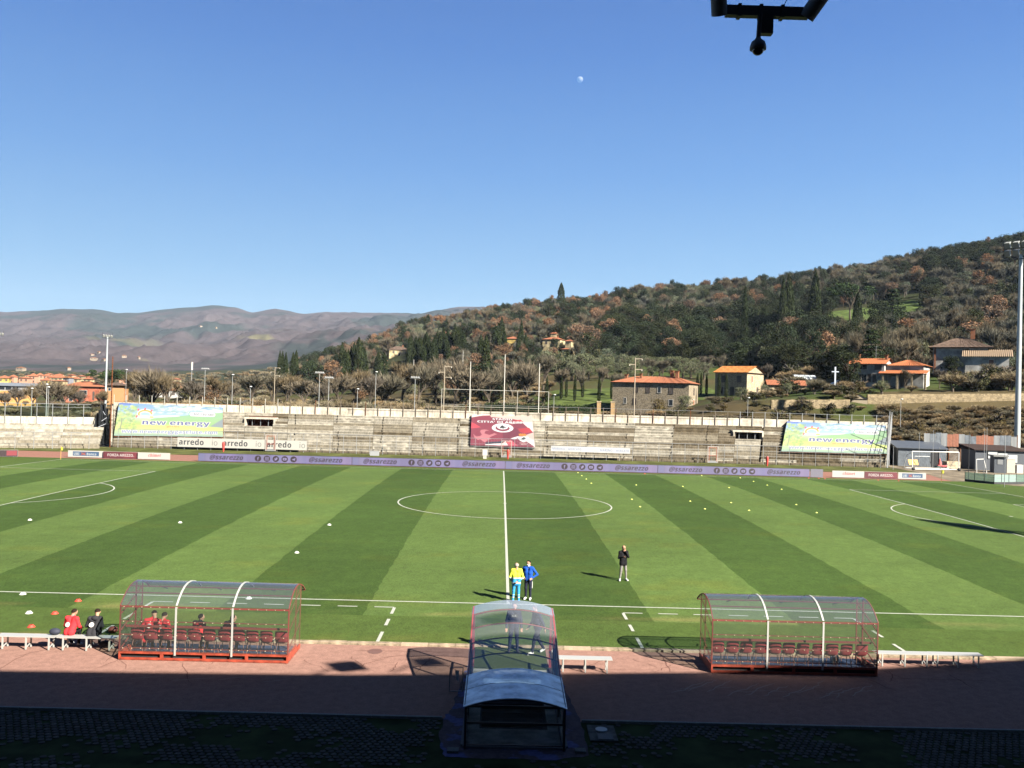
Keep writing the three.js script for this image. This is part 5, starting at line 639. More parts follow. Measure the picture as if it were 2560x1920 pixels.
// ---- single trees: [x, z, height, width factor]
const TREES={bare:[[-95.4,-156.9,11.2],[-77.0,-121.9,11.4],[-71.5,-116.9,9.2],[-72.9,-136.9,8.2],[-62.8,-121.9,9.2],[-70.3,-156.9,8.2],[-73.4,-186.9,10.7],[-64.8,-176.9,11.2],[-58.5,-166.9,10.3],[-51.2,-156.9,8.7],[-44.4,-146.9,7.7],[-44.1,-166.9,10.5],[-43.1,-186.9,12.3],[-34.5,-156.9,10.3],[-32.3,-166.9,11.2],[-29.6,-186.9,14.2],[-23.9,-176.9,13.3],[-19.5,-186.9,15.3],[-13.5,-176.9,14.5],[-9.4,-156.9,11.7],[-3.6,-166.9,12.2],[2.9,-188.9,13.2],[6.7,-176.9,13.0],[12.2,-196.9,12.1],[15.9,-166.9,8.7],[21.5,-166.9,8.8],[27.6,-176.9,8.1],[30.3,-166.9,7.2],[47.3,-216.9,6.9],[50.7,-208.9,6.8],[69.4,-226.9,7.5],[74.1,-226.9,8.4],[78.5,-188.9,6.7],[89.7,-206.9,6.2],[99.0,-216.9,5.6],[97.9,-196.9,5.3],[100.8,-246.9,8.0],[95.3,-256.9,8.9],[94.5,-126.9,8.3],[84.5,-112.9,5.2],[92.8,-114.9,4.7],[128.6,-166.9,9.2],[141.9,-176.9,12.8],[134.2,-158.9,8.2],[110.4,-126.9,5.0],[127.0,-186.9,7.5],[152.9,-226.9,9.6],[169.8,-246.9,11.5],[143.4,-226.9,10.5],[183.8,-256.9,14.1],[-119.5,-146.9,6.5],[-107.7,-131.9,7.4],[-97.0,-116.9,8.4],[-98.9,-126.9,8.1],[-109.4,-156.9,5.8],[-111.2,-126.9,5.8],[-87.3,-121.9,5.9],[119.8,-226.9,6.0],[110.3,-226.9,7.2],[132.5,-216.9,8.6]],russet:[[-73.0,-306.9,14.6],[-42.6,-188.9,8.9],[-10.0,-256.9,11.4],[35.6,-346.9,4.8],[74.6,-396.9,6.5],[22.4,-326.9,6.7],[45.4,-356.9,5.5],[0.4,-346.9,10.9],[86.2,-326.9,9.0],[83.7,-276.9,7.9],[166.3,-446.9,11.3],[157.7,-256.9,10.1],[-70.7,-141.9,6.3],[9.2,-486.9,12.4],[23.9,-526.9,9.8],[52.1,-566.9,9.0],[70.6,-566.9,6.0],[83.9,-566.9,7.2]],cypress:[[-105.4,-346.9,19.7],[-104.1,-346.9,19.6],[-102.5,-346.9,19.2],[-99.1,-346.9,19.7],[-97.7,-346.9,20.7],[-72.5,-326.9,14.4,1.35],[-71.9,-331.9,17.9,1.35],[-71.7,-336.9,16.7,1.35],[-66.8,-336.9,22.9,1.35],[-66.2,-341.9,20.8,1.35],[-65.6,-346.9,17.6,1.35],[-56.4,-326.9,14.9,1.35],[-46.5,-366.9,17.0,1.35],[-43.4,-356.9,13.6,1.35],[-43.3,-366.9,14.7,1.35],[-40.1,-356.9,17.7,1.35],[-37.9,-351.9,14.3,1.35],[-38.7,-371.9,19.2,1.35],[-36.4,-361.9,17.0,1.35],[-34.1,-351.9,16.1,1.35],[-34.2,-366.9,17.7,1.35],[-33.5,-376.9,18.4,1.35],[-31.4,-366.9,19.1,1.35],[-30.7,-376.9,20.4,1.35],[-28.8,-366.9,17.7,1.35],[-28.6,-381.9,18.0,1.35],[-26.2,-381.9,17.1,1.35],[-25.3,-386.9,20.0,1.35],[-23.4,-376.9,19.5,1.35],[-22.4,-381.9,17.9,1.35],[-20.6,-376.9,16.3,1.35],[-11.3,-366.9,14.5,1.35],[-6.6,-256.9,17.5,1.35],[-4.3,-376.9,17.3,1.35],[-2.9,-381.9,17.4,1.35],[-1.2,-386.9,19.9,1.35],[0.5,-371.9,14.1,1.35],[-55.2,-321.9,14.4,1.35],[-53.6,-326.9,14.3,1.35],[8.9,-376.9,19.0],[7.3,-356.9,14.5],[10.7,-356.9,13.3],[88.2,-406.9,16.9],[98.7,-416.9,17.1],[72.8,-346.9,9.1],[127.6,-396.9,20.7],[11.6,-162.9,7.2],[15.6,-164.9,6.4],[17.1,-166.9,6.2],[18.9,-160.9,7.1],[21.5,-166.9,5.8],[25.1,-158.9,7.2],[28.9,-162.9,6.3],[52.2,-164.9,6.1],[53.6,-166.9,5.8],[54.2,-162.9,5.9],[51.6,-138.9,6.7],[54.4,-142.9,6.3],[58.0,-366.9,11.3],[129.2,-336.9,31.5,1.3],[132.1,-338.9,32.7,1.4],[134.4,-341.9,30.1,1.2],[147.6,-346.9,31.1,2.2],[160.1,-326.9,19.8,1.6],[108.7,-326.9,30.7],[-45.4,-356.9,19.3,1.1],[-47.0,-380.9,15.9,1.1],[-45.8,-376.9,13.8,1.1],[-44.0,-372.9,17.2,1.1],[-43.4,-368.9,15.0,1.1],[-41.8,-364.9,18.4,1.1],[-40.1,-360.9,16.1,1.1],[-39.5,-356.9,14.0,1.1],[-40.4,-380.9,16.2,1.1],[-39.0,-376.9,14.0,1.1],[-38.4,-372.9,17.7,1.1],[-36.8,-368.9,15.3,1.1],[-35.2,-364.9,13.1,1.1],[-34.4,-360.9,16.6,1.1],[-32.9,-356.9,14.4,1.1],[-34.4,-380.9,16.7,1.1],[-33.0,-376.9,14.5,1.1],[-31.9,-372.9,12.3,1.1],[-30.4,-368.9,15.8,1.1],[-28.8,-364.9,13.5,1.1],[-28.1,-360.9,17.0,1.1],[-26.7,-356.9,14.8,1.1],[-75.2,-341.9,21.6,1.2],[-75.4,-351.9,15.7,1.2],[-73.2,-346.9,17.5,1.2],[-71.0,-341.9,19.2,1.2],[-71.3,-351.9,20.3,1.2],[-68.9,-346.9,15.0,1.2],[-66.7,-341.9,16.8,1.2],[-66.9,-351.9,17.7,1.2],[47.3,-664.9,24.2,2.2],[-63.5,-671.9,14.3,1.6]],evergreen:[[53.2,-346.9,10.7],[46.3,-326.9,9.8],[61.7,-331.9,10.0],[70.5,-346.9,11.7],[78.9,-356.9,12.9],[90.0,-366.9,14.2],[94.7,-356.9,12.8],[99.2,-346.9,11.5],[108.3,-356.9,12.7],[112.4,-346.9,11.5],[124.0,-356.9,16.9],[113.6,-306.9,15.0],[113.3,-286.9,15.3],[97.7,-276.9,12.1],[89.3,-266.9,10.4],[132.1,-346.9,17.1],[132.1,-326.9,17.1],[147.6,-346.9,14.5],[145.9,-326.9,9.7],[104.7,-266.9,12.7],[109.9,-261.9,10.7],[97.0,-256.9,9.9],[-90.5,-346.9,15.8],[-80.5,-326.9,12.8],[-6.7,-194.9,12.3],[-3.0,-188.9,9.9],[-70.4,-341.9,17.6],[105.9,-396.9,16.2],[97.5,-416.9,16.2],[125.6,-396.9,18.3],[118.2,-406.9,16.4],[168.9,-326.9,15.8],[126.2,-296.9,13.2],[74.7,-118.9,8.6,0.8],[99.6,-110.9,4.5,0.8],[103.6,-130.9,6.2],[-17.9,-366.9,11.7],[9.5,-356.9,6.7],[-23.6,-366.9,10.0],[14.3,-366.9,7.4],[44.3,-256.9,6.4],[51.6,-276.9,7.6]],pine:[[169.3,-358.9,20.0],[-145.6,-256.9,12.3]],cedar:[[176.9,-328.9,19.7],[94.0,-152.9,13.6,0.9]],olive:[[15.8,-247.2,9.5],[19.0,-247.3,9.1],[24.1,-253.1,6.8],[25.6,-245.3,7.6],[28.8,-244.3,8.2],[34.4,-253.8,5.9],[36.7,-245.8,7.3],[40.8,-254.5,5.5],[44.1,-250.6,6.6],[46.2,-243.7,6.0],[51.0,-255.8,5.8],[53.5,-245.7,5.7],[58.6,-255.0,5.1],[60.5,-247.5,5.8],[62.6,-243.4,6.3],[65.1,-241.6,5.8],[68.8,-245.3,5.9],[73.1,-246.3,6.2],[22.3,-215.5,6.4],[24.0,-213.3,5.7],[27.7,-214.0,5.2],[31.0,-210.5,5.0],[34.6,-221.1,5.4],[38.1,-214.2,5.5],[39.9,-209.5,5.3],[46.4,-224.1,3.3],[47.4,-209.2,4.4],[52.0,-221.3,3.5],[55.2,-218.8,3.8],[57.9,-211.9,5.5],[61.1,-215.0,5.6],[64.0,-209.0,5.8],[115.6,-236.9,8.1],[124.3,-246.9,9.2],[118.8,-216.9,7.7],[160.7,-266.9,9.6],[150.8,-256.9,9.2],[119.5,-256.9,9.5],[77.1,-106.9,3.0],[60.4,-131.9,3.0],[61.6,-118.9,3.0],[52.3,-121.9,3.0],[40.0,-121.9,3.4]],shrub:[[34.0,-122.9,4.1],[42.9,-98.9,1.7],[57.3,-94.9,3.0],[61.0,-92.9,3.1],[50.4,-86.9,3.7],[74.4,-84.9,3.0],[83.3,-86.9,3.4],[90.4,-88.9,3.5]]};
// ---- town beyond the fields: [x from, x to, z, eaves, ridge, colour]
const TOWN=[[-314.9,-308.8,-486.9,10.4,12.1,1],[-333.9,-327.6,-546.9,10.7,11.9,2],[-344.1,-332.6,-606.9,11.9,14.8,0],[-254.7,-250.8,-446.9,11.4,12.5,3],[-270.2,-265.1,-486.9,11.1,12.5,0],[-275.0,-271.5,-506.9,12.9,13.4,0],[-252.8,-247.9,-466.9,11.1,12.1,0],[-308.6,-303.2,-526.9,9.6,11.3,1],[-240.9,-235.1,-406.9,9.4,10.0,0],[-385.0,-380.8,-626.9,11.8,13.5,2],[-380.4,-375.1,-646.9,12.7,15.3,2],[-385.1,-380.2,-666.9,13.8,15.7,2],[-358.9,-354.2,-626.9,13.3,15.0,2],[-426.4,-421.6,-726.9,13.4,14.4,0],[-387.3,-382.7,-686.9,14.9,16.0,0],[-408.9,-404.0,-746.9,15.3,16.3,0],[-368.0,-363.9,-686.9,14.7,15.6,2],[-297.9,-294.5,-566.9,12.7,13.9,2],[-195.7,-187.7,-446.9,9.5,11.1,2],[-148.0,-142.1,-306.9,5.8,6.8,4],[-139.8,-132.5,-301.9,6.8,8.0,4],[-222.8,-216.6,-526.9,12.7,13.8,0],[-239.8,-236.2,-486.9,13.0,14.5,2],[-259.0,-251.5,-566.9,9.0,10.6,1]];
// ---- trees. Prototypes are one metre tall and are scaled to each tree's height.
function leaves(n, sample, size, seed, stretch = 1) {        // leaf-sized faces through a volume; per-leaf shade of colour
  const R = rng(seed), P = new Float32Array(n * 12), C = new Float32Array(n * 12), I = [], a = V(0, 0, 0), b = V(0, 0, 0), c = V(0, 0, 0);
  for (let i = 0; i < n; i++) {
    const p = sample(R), s = size * (0.6 + 0.8 * R()); a.set(R() - 0.5, R() - 0.5, R() - 0.5).normalize(); b.set(R() - 0.5, (R() - 0.5) * stretch, R() - 0.5).cross(a).normalize(); c.crossVectors(a, b);
    if (stretch > 1) c.y *= stretch;
    const k = 0.65 + 0.6 * R(), h = 0.9 + 0.2 * R();
    for (let q = 0; q < 4; q++) { const u = (q === 0 ? -1 : q === 2 ? 1 : 0) * 0.62, v = (q === 1 ? -1 : q === 3 ? 1 : 0); P.set([p[0] + (b.x * u + c.x * v) * s, p[1] + (b.y * u + c.y * v) * s, p[2] + (b.z * u + c.z * v) * s], i * 12 + q * 3); C.set([k * h, k, k * (2 - h)], i * 12 + q * 3); }
    I.push(i * 4, i * 4 + 1, i * 4 + 2, i * 4, i * 4 + 2, i * 4 + 3);
  }
  const g = new THREE.BufferGeometry(); g.setAttribute('position', new THREE.BufferAttribute(P, 3)); g.setAttribute('color', new THREE.BufferAttribute(C, 3)); g.setAttribute('uv', new THREE.BufferAttribute(new Float32Array(n * 8), 2)); g.setIndex(I); g.computeVertexNormals(); return g;
}
function clumps(k, seed, rx, y0, y1, rc, squash = 0.75) {     // sampler: points near the skin of round clumps
  const R0 = rng(seed), L = []; for (let i = 0; i < k; i++) { const t = R0() * 6.283, q = Math.sqrt(R0()), y = lerp(y0, y1, R0()), w = Math.sqrt(Math.max(0.15, 1 - ((y - (y0 + y1) / 2) / ((y1 - y0) / 2 + 0.02)) ** 2)); L.push([Math.cos(t) * rx * q * w, y, Math.sin(t) * rx * q * w, rc * (0.6 + 0.7 * R0())]); }
  return (R) => { const c = L[Math.floor(R() * k)], t = R() * 6.283, z = R() * 2 - 1, s = Math.sqrt(1 - z * z), r = c[3] * Math.cbrt(0.25 + 0.75 * R()); return [c[0] + Math.cos(t) * s * r, c[1] + z * r * squash, c[2] + Math.sin(t) * s * r]; };
}
function limbs(seed, o = {}) {                                 // trunk and branches; returns [geometry list, twig tips]
  const R = rng(seed), G = [], tips = [], { fork = 0.28, spread = 0.55, levels = 4, r0 = 0.022, kids = 3, len = 0.3, lift = 0.25 } = o;
  const grow = (p, d, L, r, lv) => {
    const e = p.clone().addScaledVector(d, L); G.push(rod(p, e, r, r * 0.62, lv < 2 ? 6 : 4)); if (lv >= levels) { tips.push([e, d, p]); return; }
    const n = lv === 0 ? kids + 2 : kids; for (let i = 0; i < n; i++) { const t = R() * 6.283, nd = d.clone().add(V(Math.cos(t), lift + (R() - 0.5) * 0.5, Math.sin(t)).multiplyScalar(spread * (0.7 + 0.6 * R()))).normalize(); grow(p.clone().lerp(e, lv ? 0.45 + 0.55 * R() : 0.75 + 0.25 * R()), nd, L * (0.62 + 0.25 * R()), r * 0.56, lv + 1); }
  };
  grow(V(0, -0.02, 0), V((R() - 0.5) * 0.1, 1, (R() - 0.5) * 0.1).normalize(), fork, r0, 0); return [G, tips];
}
function fit1(list) { const bb = new THREE.Box3(); for (const g of list) { g.computeBoundingBox(); bb.union(g.boundingBox); } const s = 1 / bb.max.y; for (const g of list) g.scale(s, s, s); }
function twigs(tips, per, seed, L = 0.09, w = 0.0032) {
  const R = rng(seed), P = [], C = [], I = [], x = V(0, 0, 0), y = V(0, 0, 0);
  for (const [e, d, p] of tips) for (let i = 0; i < per; i++) {
    const o = p.clone().lerp(e, 0.2 + 0.9 * R()), t = d.clone().multiplyScalar(0.6).add(V(R() - 0.5, R() * 0.7 - 0.15, R() - 0.5)).normalize(), l = L * (0.5 + R()); y.copy(o).addScaledVector(t, l); x.set(R() - 0.5, R() - 0.5, R() - 0.5).cross(t).normalize().multiplyScalar(w * (0.6 + 0.8 * R()));
    const b = P.length / 3, k = 0.7 + 0.6 * R(); P.push(o.x - x.x, o.y - x.y, o.z - x.z, o.x + x.x, o.y + x.y, o.z + x.z, y.x, y.y, y.z); for (let q = 0; q < 3; q++) C.push(k, k, k); I.push(b, b + 1, b + 2);
    const m2 = o.clone().lerp(y, 0.45), t2 = t.clone().add(V(R() - 0.5, R() - 0.4, R() - 0.5)).normalize(), y2 = m2.clone().addScaledVector(t2, l * 0.6); P.push(m2.x - x.x * 0.7, m2.y - x.y * 0.7, m2.z - x.z * 0.7, m2.x + x.x * 0.7, m2.y + x.y * 0.7, m2.z + x.z * 0.7, y2.x, y2.y, y2.z); for (let q = 0; q < 3; q++) C.push(k, k, k); I.push(b + 3, b + 4, b + 5);
  }
  const g = new THREE.BufferGeometry(); g.setAttribute('position', new THREE.Float32BufferAttribute(P, 3)); g.setAttribute('color', new THREE.Float32BufferAttribute(C, 3)); g.setAttribute('uv', new THREE.Float32BufferAttribute(new Float32Array(P.length / 3 * 2), 2)); g.setIndex(I); g.computeVertexNormals(); return g;
}
const leafM = (c, o = {}) => m(c, 1, { vertexColors: true, side: THREE.DoubleSide, ...o });
const M_BARK = m([0.095, 0.078, 0.06], 1), M_BARKD = m([0.04, 0.03, 0.022], 1);
const KIND = {
  bare: { mats: [leafM([0.128, 0.114, 0.080]), leafM([0.152, 0.126, 0.088]), leafM([0.118, 0.100, 0.078]), leafM([0.145, 0.112, 0.066])], bark: M_BARK, make: (s) => { const [G, t] = limbs(s, [{ levels: 4, fork: 0.17, spread: 0.58, kids: 3, r0: 0.015, lift: 0.32 }, { levels: 4, fork: 0.3, spread: 0.36, kids: 3, r0: 0.013, lift: 0.55 }, { levels: 4, fork: 0.1, spread: 0.7, kids: 3, r0: 0.017, lift: 0.2 }, { levels: 4, fork: 0.22, spread: 0.48, kids: 3, r0: 0.02, lift: 0.1 }, { levels: 4, fork: 0.14, spread: 0.45, kids: 3, r0: 0.012, lift: 0.7 }, { levels: 4, fork: 0.2, spread: 0.75, kids: 3, r0: 0.018, lift: 0.35 }][(s / 101 | 0) % 6]), tw = twigs(t, 11, s + 1, 0.085, 0.0034); const tr = merge(G); fit1([tr, tw]); return [tr, tw]; } },
  russet: { mats: [leafM([0.19, 0.115, 0.070]), leafM([0.17, 0.10, 0.056])], bark: M_BARK, make: (s) => { const [G] = limbs(s, { levels: 3, fork: 0.25, spread: 0.6 }), tr = merge(G); fit1([tr]); return [tr, leaves(2600, clumps(34, s, 0.36, 0.3, 0.92, 0.13), 0.021, s + 3)]; } },
  evergreen: { mats: [leafM([0.030, 0.038, 0.018]), leafM([0.032, 0.044, 0.020]), leafM([0.026, 0.034, 0.017])], bark: M_BARKD, make: (s) => { const [G] = limbs(s, { levels: 2, fork: 0.3, spread: 0.6, r0: 0.028 }), tr = merge(G); fit1([tr]); tr.scale(1, 0.85, 1); return [tr, leaves(4200, clumps(38, s, 0.36, 0.16, 0.9, 0.15), 0.02, s + 3)]; } },
  cypress: { mats: [leafM([0.026, 0.036, 0.014]), leafM([0.032, 0.042, 0.017])], bark: M_BARKD, make: (s) => { const prof = (y) => 0.1 * Math.sqrt(clamp(y / 0.12)) * (y > 0.42 ? 1 - Math.pow((y - 0.42) / 0.59, 2.4) : 1) * (1 + 0.18 * (vnoise(y * 14, s, 5) - 0.5)); return [rod([0, -0.02, 0], [0, 0.5, 0], 0.016, 0.008, 5), leaves(3000, (R) => { const y = 0.035 + 0.965 * Math.pow(R(), 0.85), t = R() * 6.283, r = prof(y) * (0.6 + 0.45 * R()); return [Math.cos(t) * r, y, Math.sin(t) * r]; }, 0.013, s + 3, 2.2)]; } },
  olive: { mats: [leafM([0.135, 0.145, 0.088]), leafM([0.118, 0.13, 0.072])], bark: M_BARK, make: (s) => { const [G] = limbs(s, { levels: 2, fork: 0.22, spread: 0.8, r0: 0.035 }), tr = merge(G); fit1([tr]); tr.scale(1, 0.8, 1); return [tr, leaves(2600, clumps(30, s, 0.46, 0.3, 0.9, 0.15), 0.021, s + 3)]; } },
  pine: { mats: [leafM([0.036, 0.058, 0.022])], bark: M_BARK, make: (s) => { const [G] = limbs(s, { levels: 2, fork: 0.5, spread: 0.75, r0: 0.022, lift: 0.6 }), tr = merge(G); fit1([tr]); tr.scale(1, 0.9, 1); return [tr, leaves(4200, clumps(40, s, 0.52, 0.72, 0.95, 0.1, 0.5), 0.017, s + 3)]; } },
  cedar: { mats: [leafM([0.030, 0.044, 0.018])], bark: M_BARKD, make: (s) => [merge([rod([0, -0.02, 0], [0, 0.98, 0], 0.022, 0.003, 6)]), leaves(4600, (R) => { const k = Math.floor(R() * 9), y = 0.14 + k * 0.095, t = R() * 6.283, rr = (0.44 * (1 - y * 0.9) + 0.03) * Math.sqrt(R()) * (0.75 + 0.35 * vnoise(t * 1.6, k * 3.1, 9)); return [Math.cos(t) * rr, y + 0.05 * (R() - 0.5) - rr * 0.16 + 0.03, Math.sin(t) * rr]; }, 0.019, s + 3)] },
  shrub: { mats: [leafM([0.07, 0.066, 0.028]), leafM([0.11, 0.085, 0.035])], bark: M_BARK, make: (s) => { const [G] = limbs(s, { levels: 2, fork: 0.1, spread: 0.9, r0: 0.02 }), tr = merge(G); fit1([tr]); return [tr, leaves(1800, clumps(22, s, 0.5, 0.15, 0.85, 0.2), 0.03, s + 3)]; } },
};
const LABEL = {
  bare: ['bare_tree', (x, z) => z < -150 && x > 40 ? ['leafless brown tree on the scrubby slope among the hill houses', 'bare trees on the hill slope'] : x > 60 ? ['leafless grey brown tree by the stone retaining wall', 'bare trees by the retaining wall'] : x < -90 ? ['leafless brown tree near the red house and the street lamps', 'bare trees by the red house'] : x < -45 ? ['leafless brown tree behind the parapet near the hillside banner', 'bare trees behind the hillside banner'] : x < -12 ? ['leafless brown tree between the practice floodlights and the hill', 'bare trees by the practice floodlights'] : x < 14 ? ['leafless brown tree behind the tall white poles and the hedge', 'bare trees behind the white poles'] : ['leafless brown tree beside or above the stone farmhouse', 'bare trees round the farmhouse']],
  russet: ['russet_tree', (x, z) => z > -250 ? ['tree with dry russet leaves in the valley scrub', 'russet trees in the valley'] : z < -480 ? ['tree with dry russet leaves high under the ridge', 'russet trees under the ridge'] : ['tree with dry russet leaves beside dark evergreens', 'russet trees among evergreens']],
  evergreen: ['evergreen_tree', (x, z) => z > -160 ? ['round dark evergreen standing close to a hill house', 'evergreens by the hill houses'] : x > 90 ? ['big round evergreen below the lawn and the hidden villa', 'evergreens below the lawn'] : x < -20 ? ['dark evergreen among the cypresses by the villas', 'evergreens by the villas'] : ['round dark evergreen oak in the dense wood on the hill', 'dark evergreens on the hill']],
  cypress: ['cypress_tree', (x, z) => z > -200 ? ['slender cypress in the row beside the stone farmhouse', 'cypresses round the farmhouse'] : z < -600 ? ['lone cypress standing out on the hill ridge', 'cypresses on the ridge'] : x < -100 ? ['dark cypress in the small clump at the foot of the hill', 'cypresses at the foot of the hill'] : x < -75 ? ['dark cypress below the cream villa, standing nearer the valley', 'cypresses below the villa'] : x < -30 ? ['tall dark cypress in the dense grove beside the cream villa', 'cypresses beside the villa'] : x < 22 ? ['tall dark cypress near the yellow villa', 'cypresses by the yellow villa'] : x < 110 ? ['dark cypress rising out of the evergreen wood above the farmhouse', 'cypresses in the evergreen wood'] : ['tall broad cypress beside the hillside lawn', 'cypresses by the lawn']],
  olive: ['olive_tree', (x, z) => z > -135 ? ['small olive tree near the retaining wall', 'olives by the retaining wall'] : x > 100 ? ['grey green olive tree on the slope below the lawn', 'olives below the lawn'] : z < -238 ? ['grey green olive tree in the upper row of the grove', 'olives in the upper row'] : ['grey green olive tree in the lower row above the farmhouse', 'olives in the lower row']],
  pine: ['umbrella_pine', (x) => x > 0 ? ['flat topped umbrella pine above the hillside lawn', ''] : ['flat topped umbrella pine at the edge of the town', '']],
  cedar: ['cedar_tree', (x) => x > 130 ? ['spreading dark cedar beside the hillside lawn', ''] : ['dark conical conifer behind the white house', '']],
  shrub: ['shrub', () => ['brown green shrub on the bank behind the parapet', 'shrubs on the bank']],
};
const PROTO = {};
for (const [k, D] of Object.entries(KIND)) PROTO[k] = (k === 'bare' ? [1, 2, 3, 4, 5, 6] : k === 'pine' || k === 'cedar' ? [1] : [1, 2, 3]).map((s) => D.make(s * 101 + k.length * 7));
{
  const R = rng(91);
  for (const [k, list] of Object.entries(TREES)) for (const [x, z, h, w = 1] of list) {
    const [tr, cr] = PROTO[k][Math.floor(R() * PROTO[k].length)], [lab, grp] = LABEL[k][1](x, z), T = thing(LABEL[k][0], lab, 'tree', [x, land(x, z) - 0.1, z], R() * 6.283, grp || undefined);
    obj('trunk', tr, KIND[k].bark, T, false); obj('crown', cr, KIND[k].mats[Math.floor(R() * KIND[k].mats.length)], T, false); const q = k === 'cypress' ? Math.max(h, 6) : h, s = k === 'cypress' ? (z > -200 ? 0.62 : 1) * w * (0.85 + 0.3 * R()) * Math.min(1, 14 / q) : k === 'bare' ? w * (0.75 + 0.6 * R()) : w * (0.9 + 0.3 * R()); T.scale.set(q * s, q, q * s);
  }
}
// woods too dense to count: one object per kind
function wood(name, kind, pts, tintR = 0.35, leafCol, vi = 1) {
  const v = PROTO[kind]; if (!pts.length) return; const R = rng(name.length * 31), [tr, cr] = v[vi % v.length].map((g) => g.clone());
  const bk = KIND[kind].bark.color, lc = leafCol ? m(leafCol).color : KIND[kind].mats[0].color; tint(tr, () => [bk.r, bk.g, bk.b]); const ca = cr.attributes.color; for (let i = 0; i < ca.count; i++) ca.setXYZ(i, ca.getX(i) * lc.r, ca.getY(i) * lc.g, ca.getZ(i) * lc.b);
  const g = merge([tr, cr]), I = new THREE.InstancedMesh(g, leafM([1 / ALBEDO_SCALE, 1 / ALBEDO_SCALE, 1 / ALBEDO_SCALE]), pts.length), M = new THREE.Matrix4(), Q = new THREE.Quaternion(), c = new THREE.Color();
  pts.forEach(([x, y, z, h, w], i) => { Q.setFromAxisAngle(V(0, 1, 0), R() * 6.283); I.setMatrixAt(i, M.compose(V(x, y, z), Q, V(h * w, h, h * w))); const k = 1 - tintR / 2 + tintR * R(), q = 1 + (R() - 0.5) * 0.25; I.setColorAt(i, c.setRGB(k * q, k, k / q)); });
  I.name = name; I.userData = { kind: 'stuff', label: name.replace(/_/g, ' ') + ' covering the hillside', category: 'wood' }; shade(I); scene.add(I);
}
{
  const R = rng(301), S = { bare: [], russet: [], evergreen: [], olive: [] };
  const clear = [[-62, -463, 13], [25, -370, 15], [152, -455, 13], [88, -128, 15], [116, -145, 16], [168, -362, 22], [190, -392, 20], [205, -378, 16], [172, -338, 14], [158, -338, 12], [30, -315, 12], [62, -155, 12], [69, -143, 9], [38, -145, 16], [85, -177, 8]];
  for (let d = 225; d < 900; d *= 1.0115) for (let t = -0.24; t < 0.72;) {
    const step = (d < 330 ? 6 : 5.4) / d; t += step; const tt = t + (R() - 0.5) * step * 0.9, dd = d + (R() - 0.5) * d * 0.012, x = STAND[0] + tt * dd, z = STAND[1] - dd;
    if (clear.some(([a, b, r]) => (x - a) ** 2 + (z - b) ** 2 < r * r)) continue;
    if (tt > 0.375 && tt < 0.478 && dd > 372 && dd < 492 && R() < 0.9) continue;
    if (tt > -0.138 && tt < -0.1 && dd > 330 && dd < 545) continue;
    const n = fbm(x / 46, z / 46, 3, 311), n2 = fbm(x / 20 + 50, z / 20, 3, 313), y = land(x, z), low = dd < 340;
    if (tt < -0.05 && dd < 430 && n2 > 0.6) continue; if (low && (n2 > 0.56 || tt < 0.3 && tt > 0.02)) continue; if (y < 7 || dd < 262 && tt < 0.36) continue; if (dd < 420 && tt > 0.02 && tt < 0.3 && n2 > 0.5) continue;
    let k; const pE = tt > 0.115 && tt < 0.375 && dd < 530 ? 0.8 : tt > 0.48 && dd > 520 ? 0.62 : 0.12 + 0.25 * sstep(0.5, 0.7, n), pR = tt < 0.13 && dd > 470 ? 0.12 : tt < 0.3 ? 0.05 : 0.02, pO = dd > 560 && tt < 0.36 ? 0.55 : dd < 520 && tt < 0.1 ? 0.4 : 0.32, q = R();
    k = q < pE ? 'evergreen' : q < pE + pR ? 'russet' : q < pE + pR + pO ? 'olive' : 'bare';
    const rr = R() ** 1.5, h = k === 'evergreen' ? 6.5 + 8 * rr : k === 'olive' ? 4.5 + 5 * rr : 6.5 + 8 * rr; const f = tt < 0.08 ? lerp(0.55, 1, sstep(360, 520, dd)) : 1; S[k].push([x, y - 0.3, z, h * f, 0.6 + 0.5 * R()]);
  }
  for (const [n, k] of [['bare_woodland', 'bare'], ['russet_woodland', 'russet'], ['evergreen_woodland', 'evergreen'], ['olive_woodland', 'olive']]) { const V3 = k === 'bare' ? [0, 2, 3, 5] : [0, 1, 2]; V3.forEach((v, i) => wood(['', 'mixed_', 'upper_', 'scattered_'][i] + n, k, S[k].filter((_, q) => q % V3.length === i), 0.5, undefined, v)); }
  // scrub belt on the bank behind the terraces and along the valley
  const B = [], E = []; for (let i = 0; i < 900; i++) { const d = 150 + 130 * R() ** 1.3, t = lerp(-0.56, 0.06, R()), x = STAND[0] + t * d, z = STAND[1] - d; if (fbm(x / 16, z / 16, 3, 321) < 0.5) continue; (R() < 0.22 ? E : B).push([x, land(x, z) - 0.15, z, (1.2 + 2.4 * R()) * (t < -0.36 ? 0.6 : 1), 1 + R() * 0.7]); }
  for (let i = 0; i < 420; i++) { const d = 150 + 19 * R(), t = lerp(0.43, 0.64, R()), x = STAND[0] + t * d, z = STAND[1] - d; (R() < 0.12 ? E : B).push([x, land(x, z) - 0.15, z, 0.9 + 1.5 * R(), 1 + R() * 0.8]); }
  for (let i = 0; i < 700; i++) { const d = 330 + 900 * R(), t = lerp(-0.62, -0.2, R()), x = STAND[0] + t * d, z = STAND[1] - d; if (fbm(x / 60, z / 60, 3, 331) < 0.45) continue; (R() < 0.3 ? E : B).push([x, land(x, z) - 0.3, z, 2.5 + 3.5 * R(), 1.2 + R() * 0.5]); }
  for (let i = 0; i < 260; i++) { const d = 150 + 55 * R(), t = lerp(0.06, 0.42, R()), x = STAND[0] + t * d, z = STAND[1] - d; if (fbm(x / 9, z / 9, 3, 351) < 0.5 || z < -128 && x < 52) continue; (R() < 0.55 ? E : B).push([x, land(x, z) - 0.1, z, 0.8 + 1.6 * R() ** 2, 1.2 + R()]); }
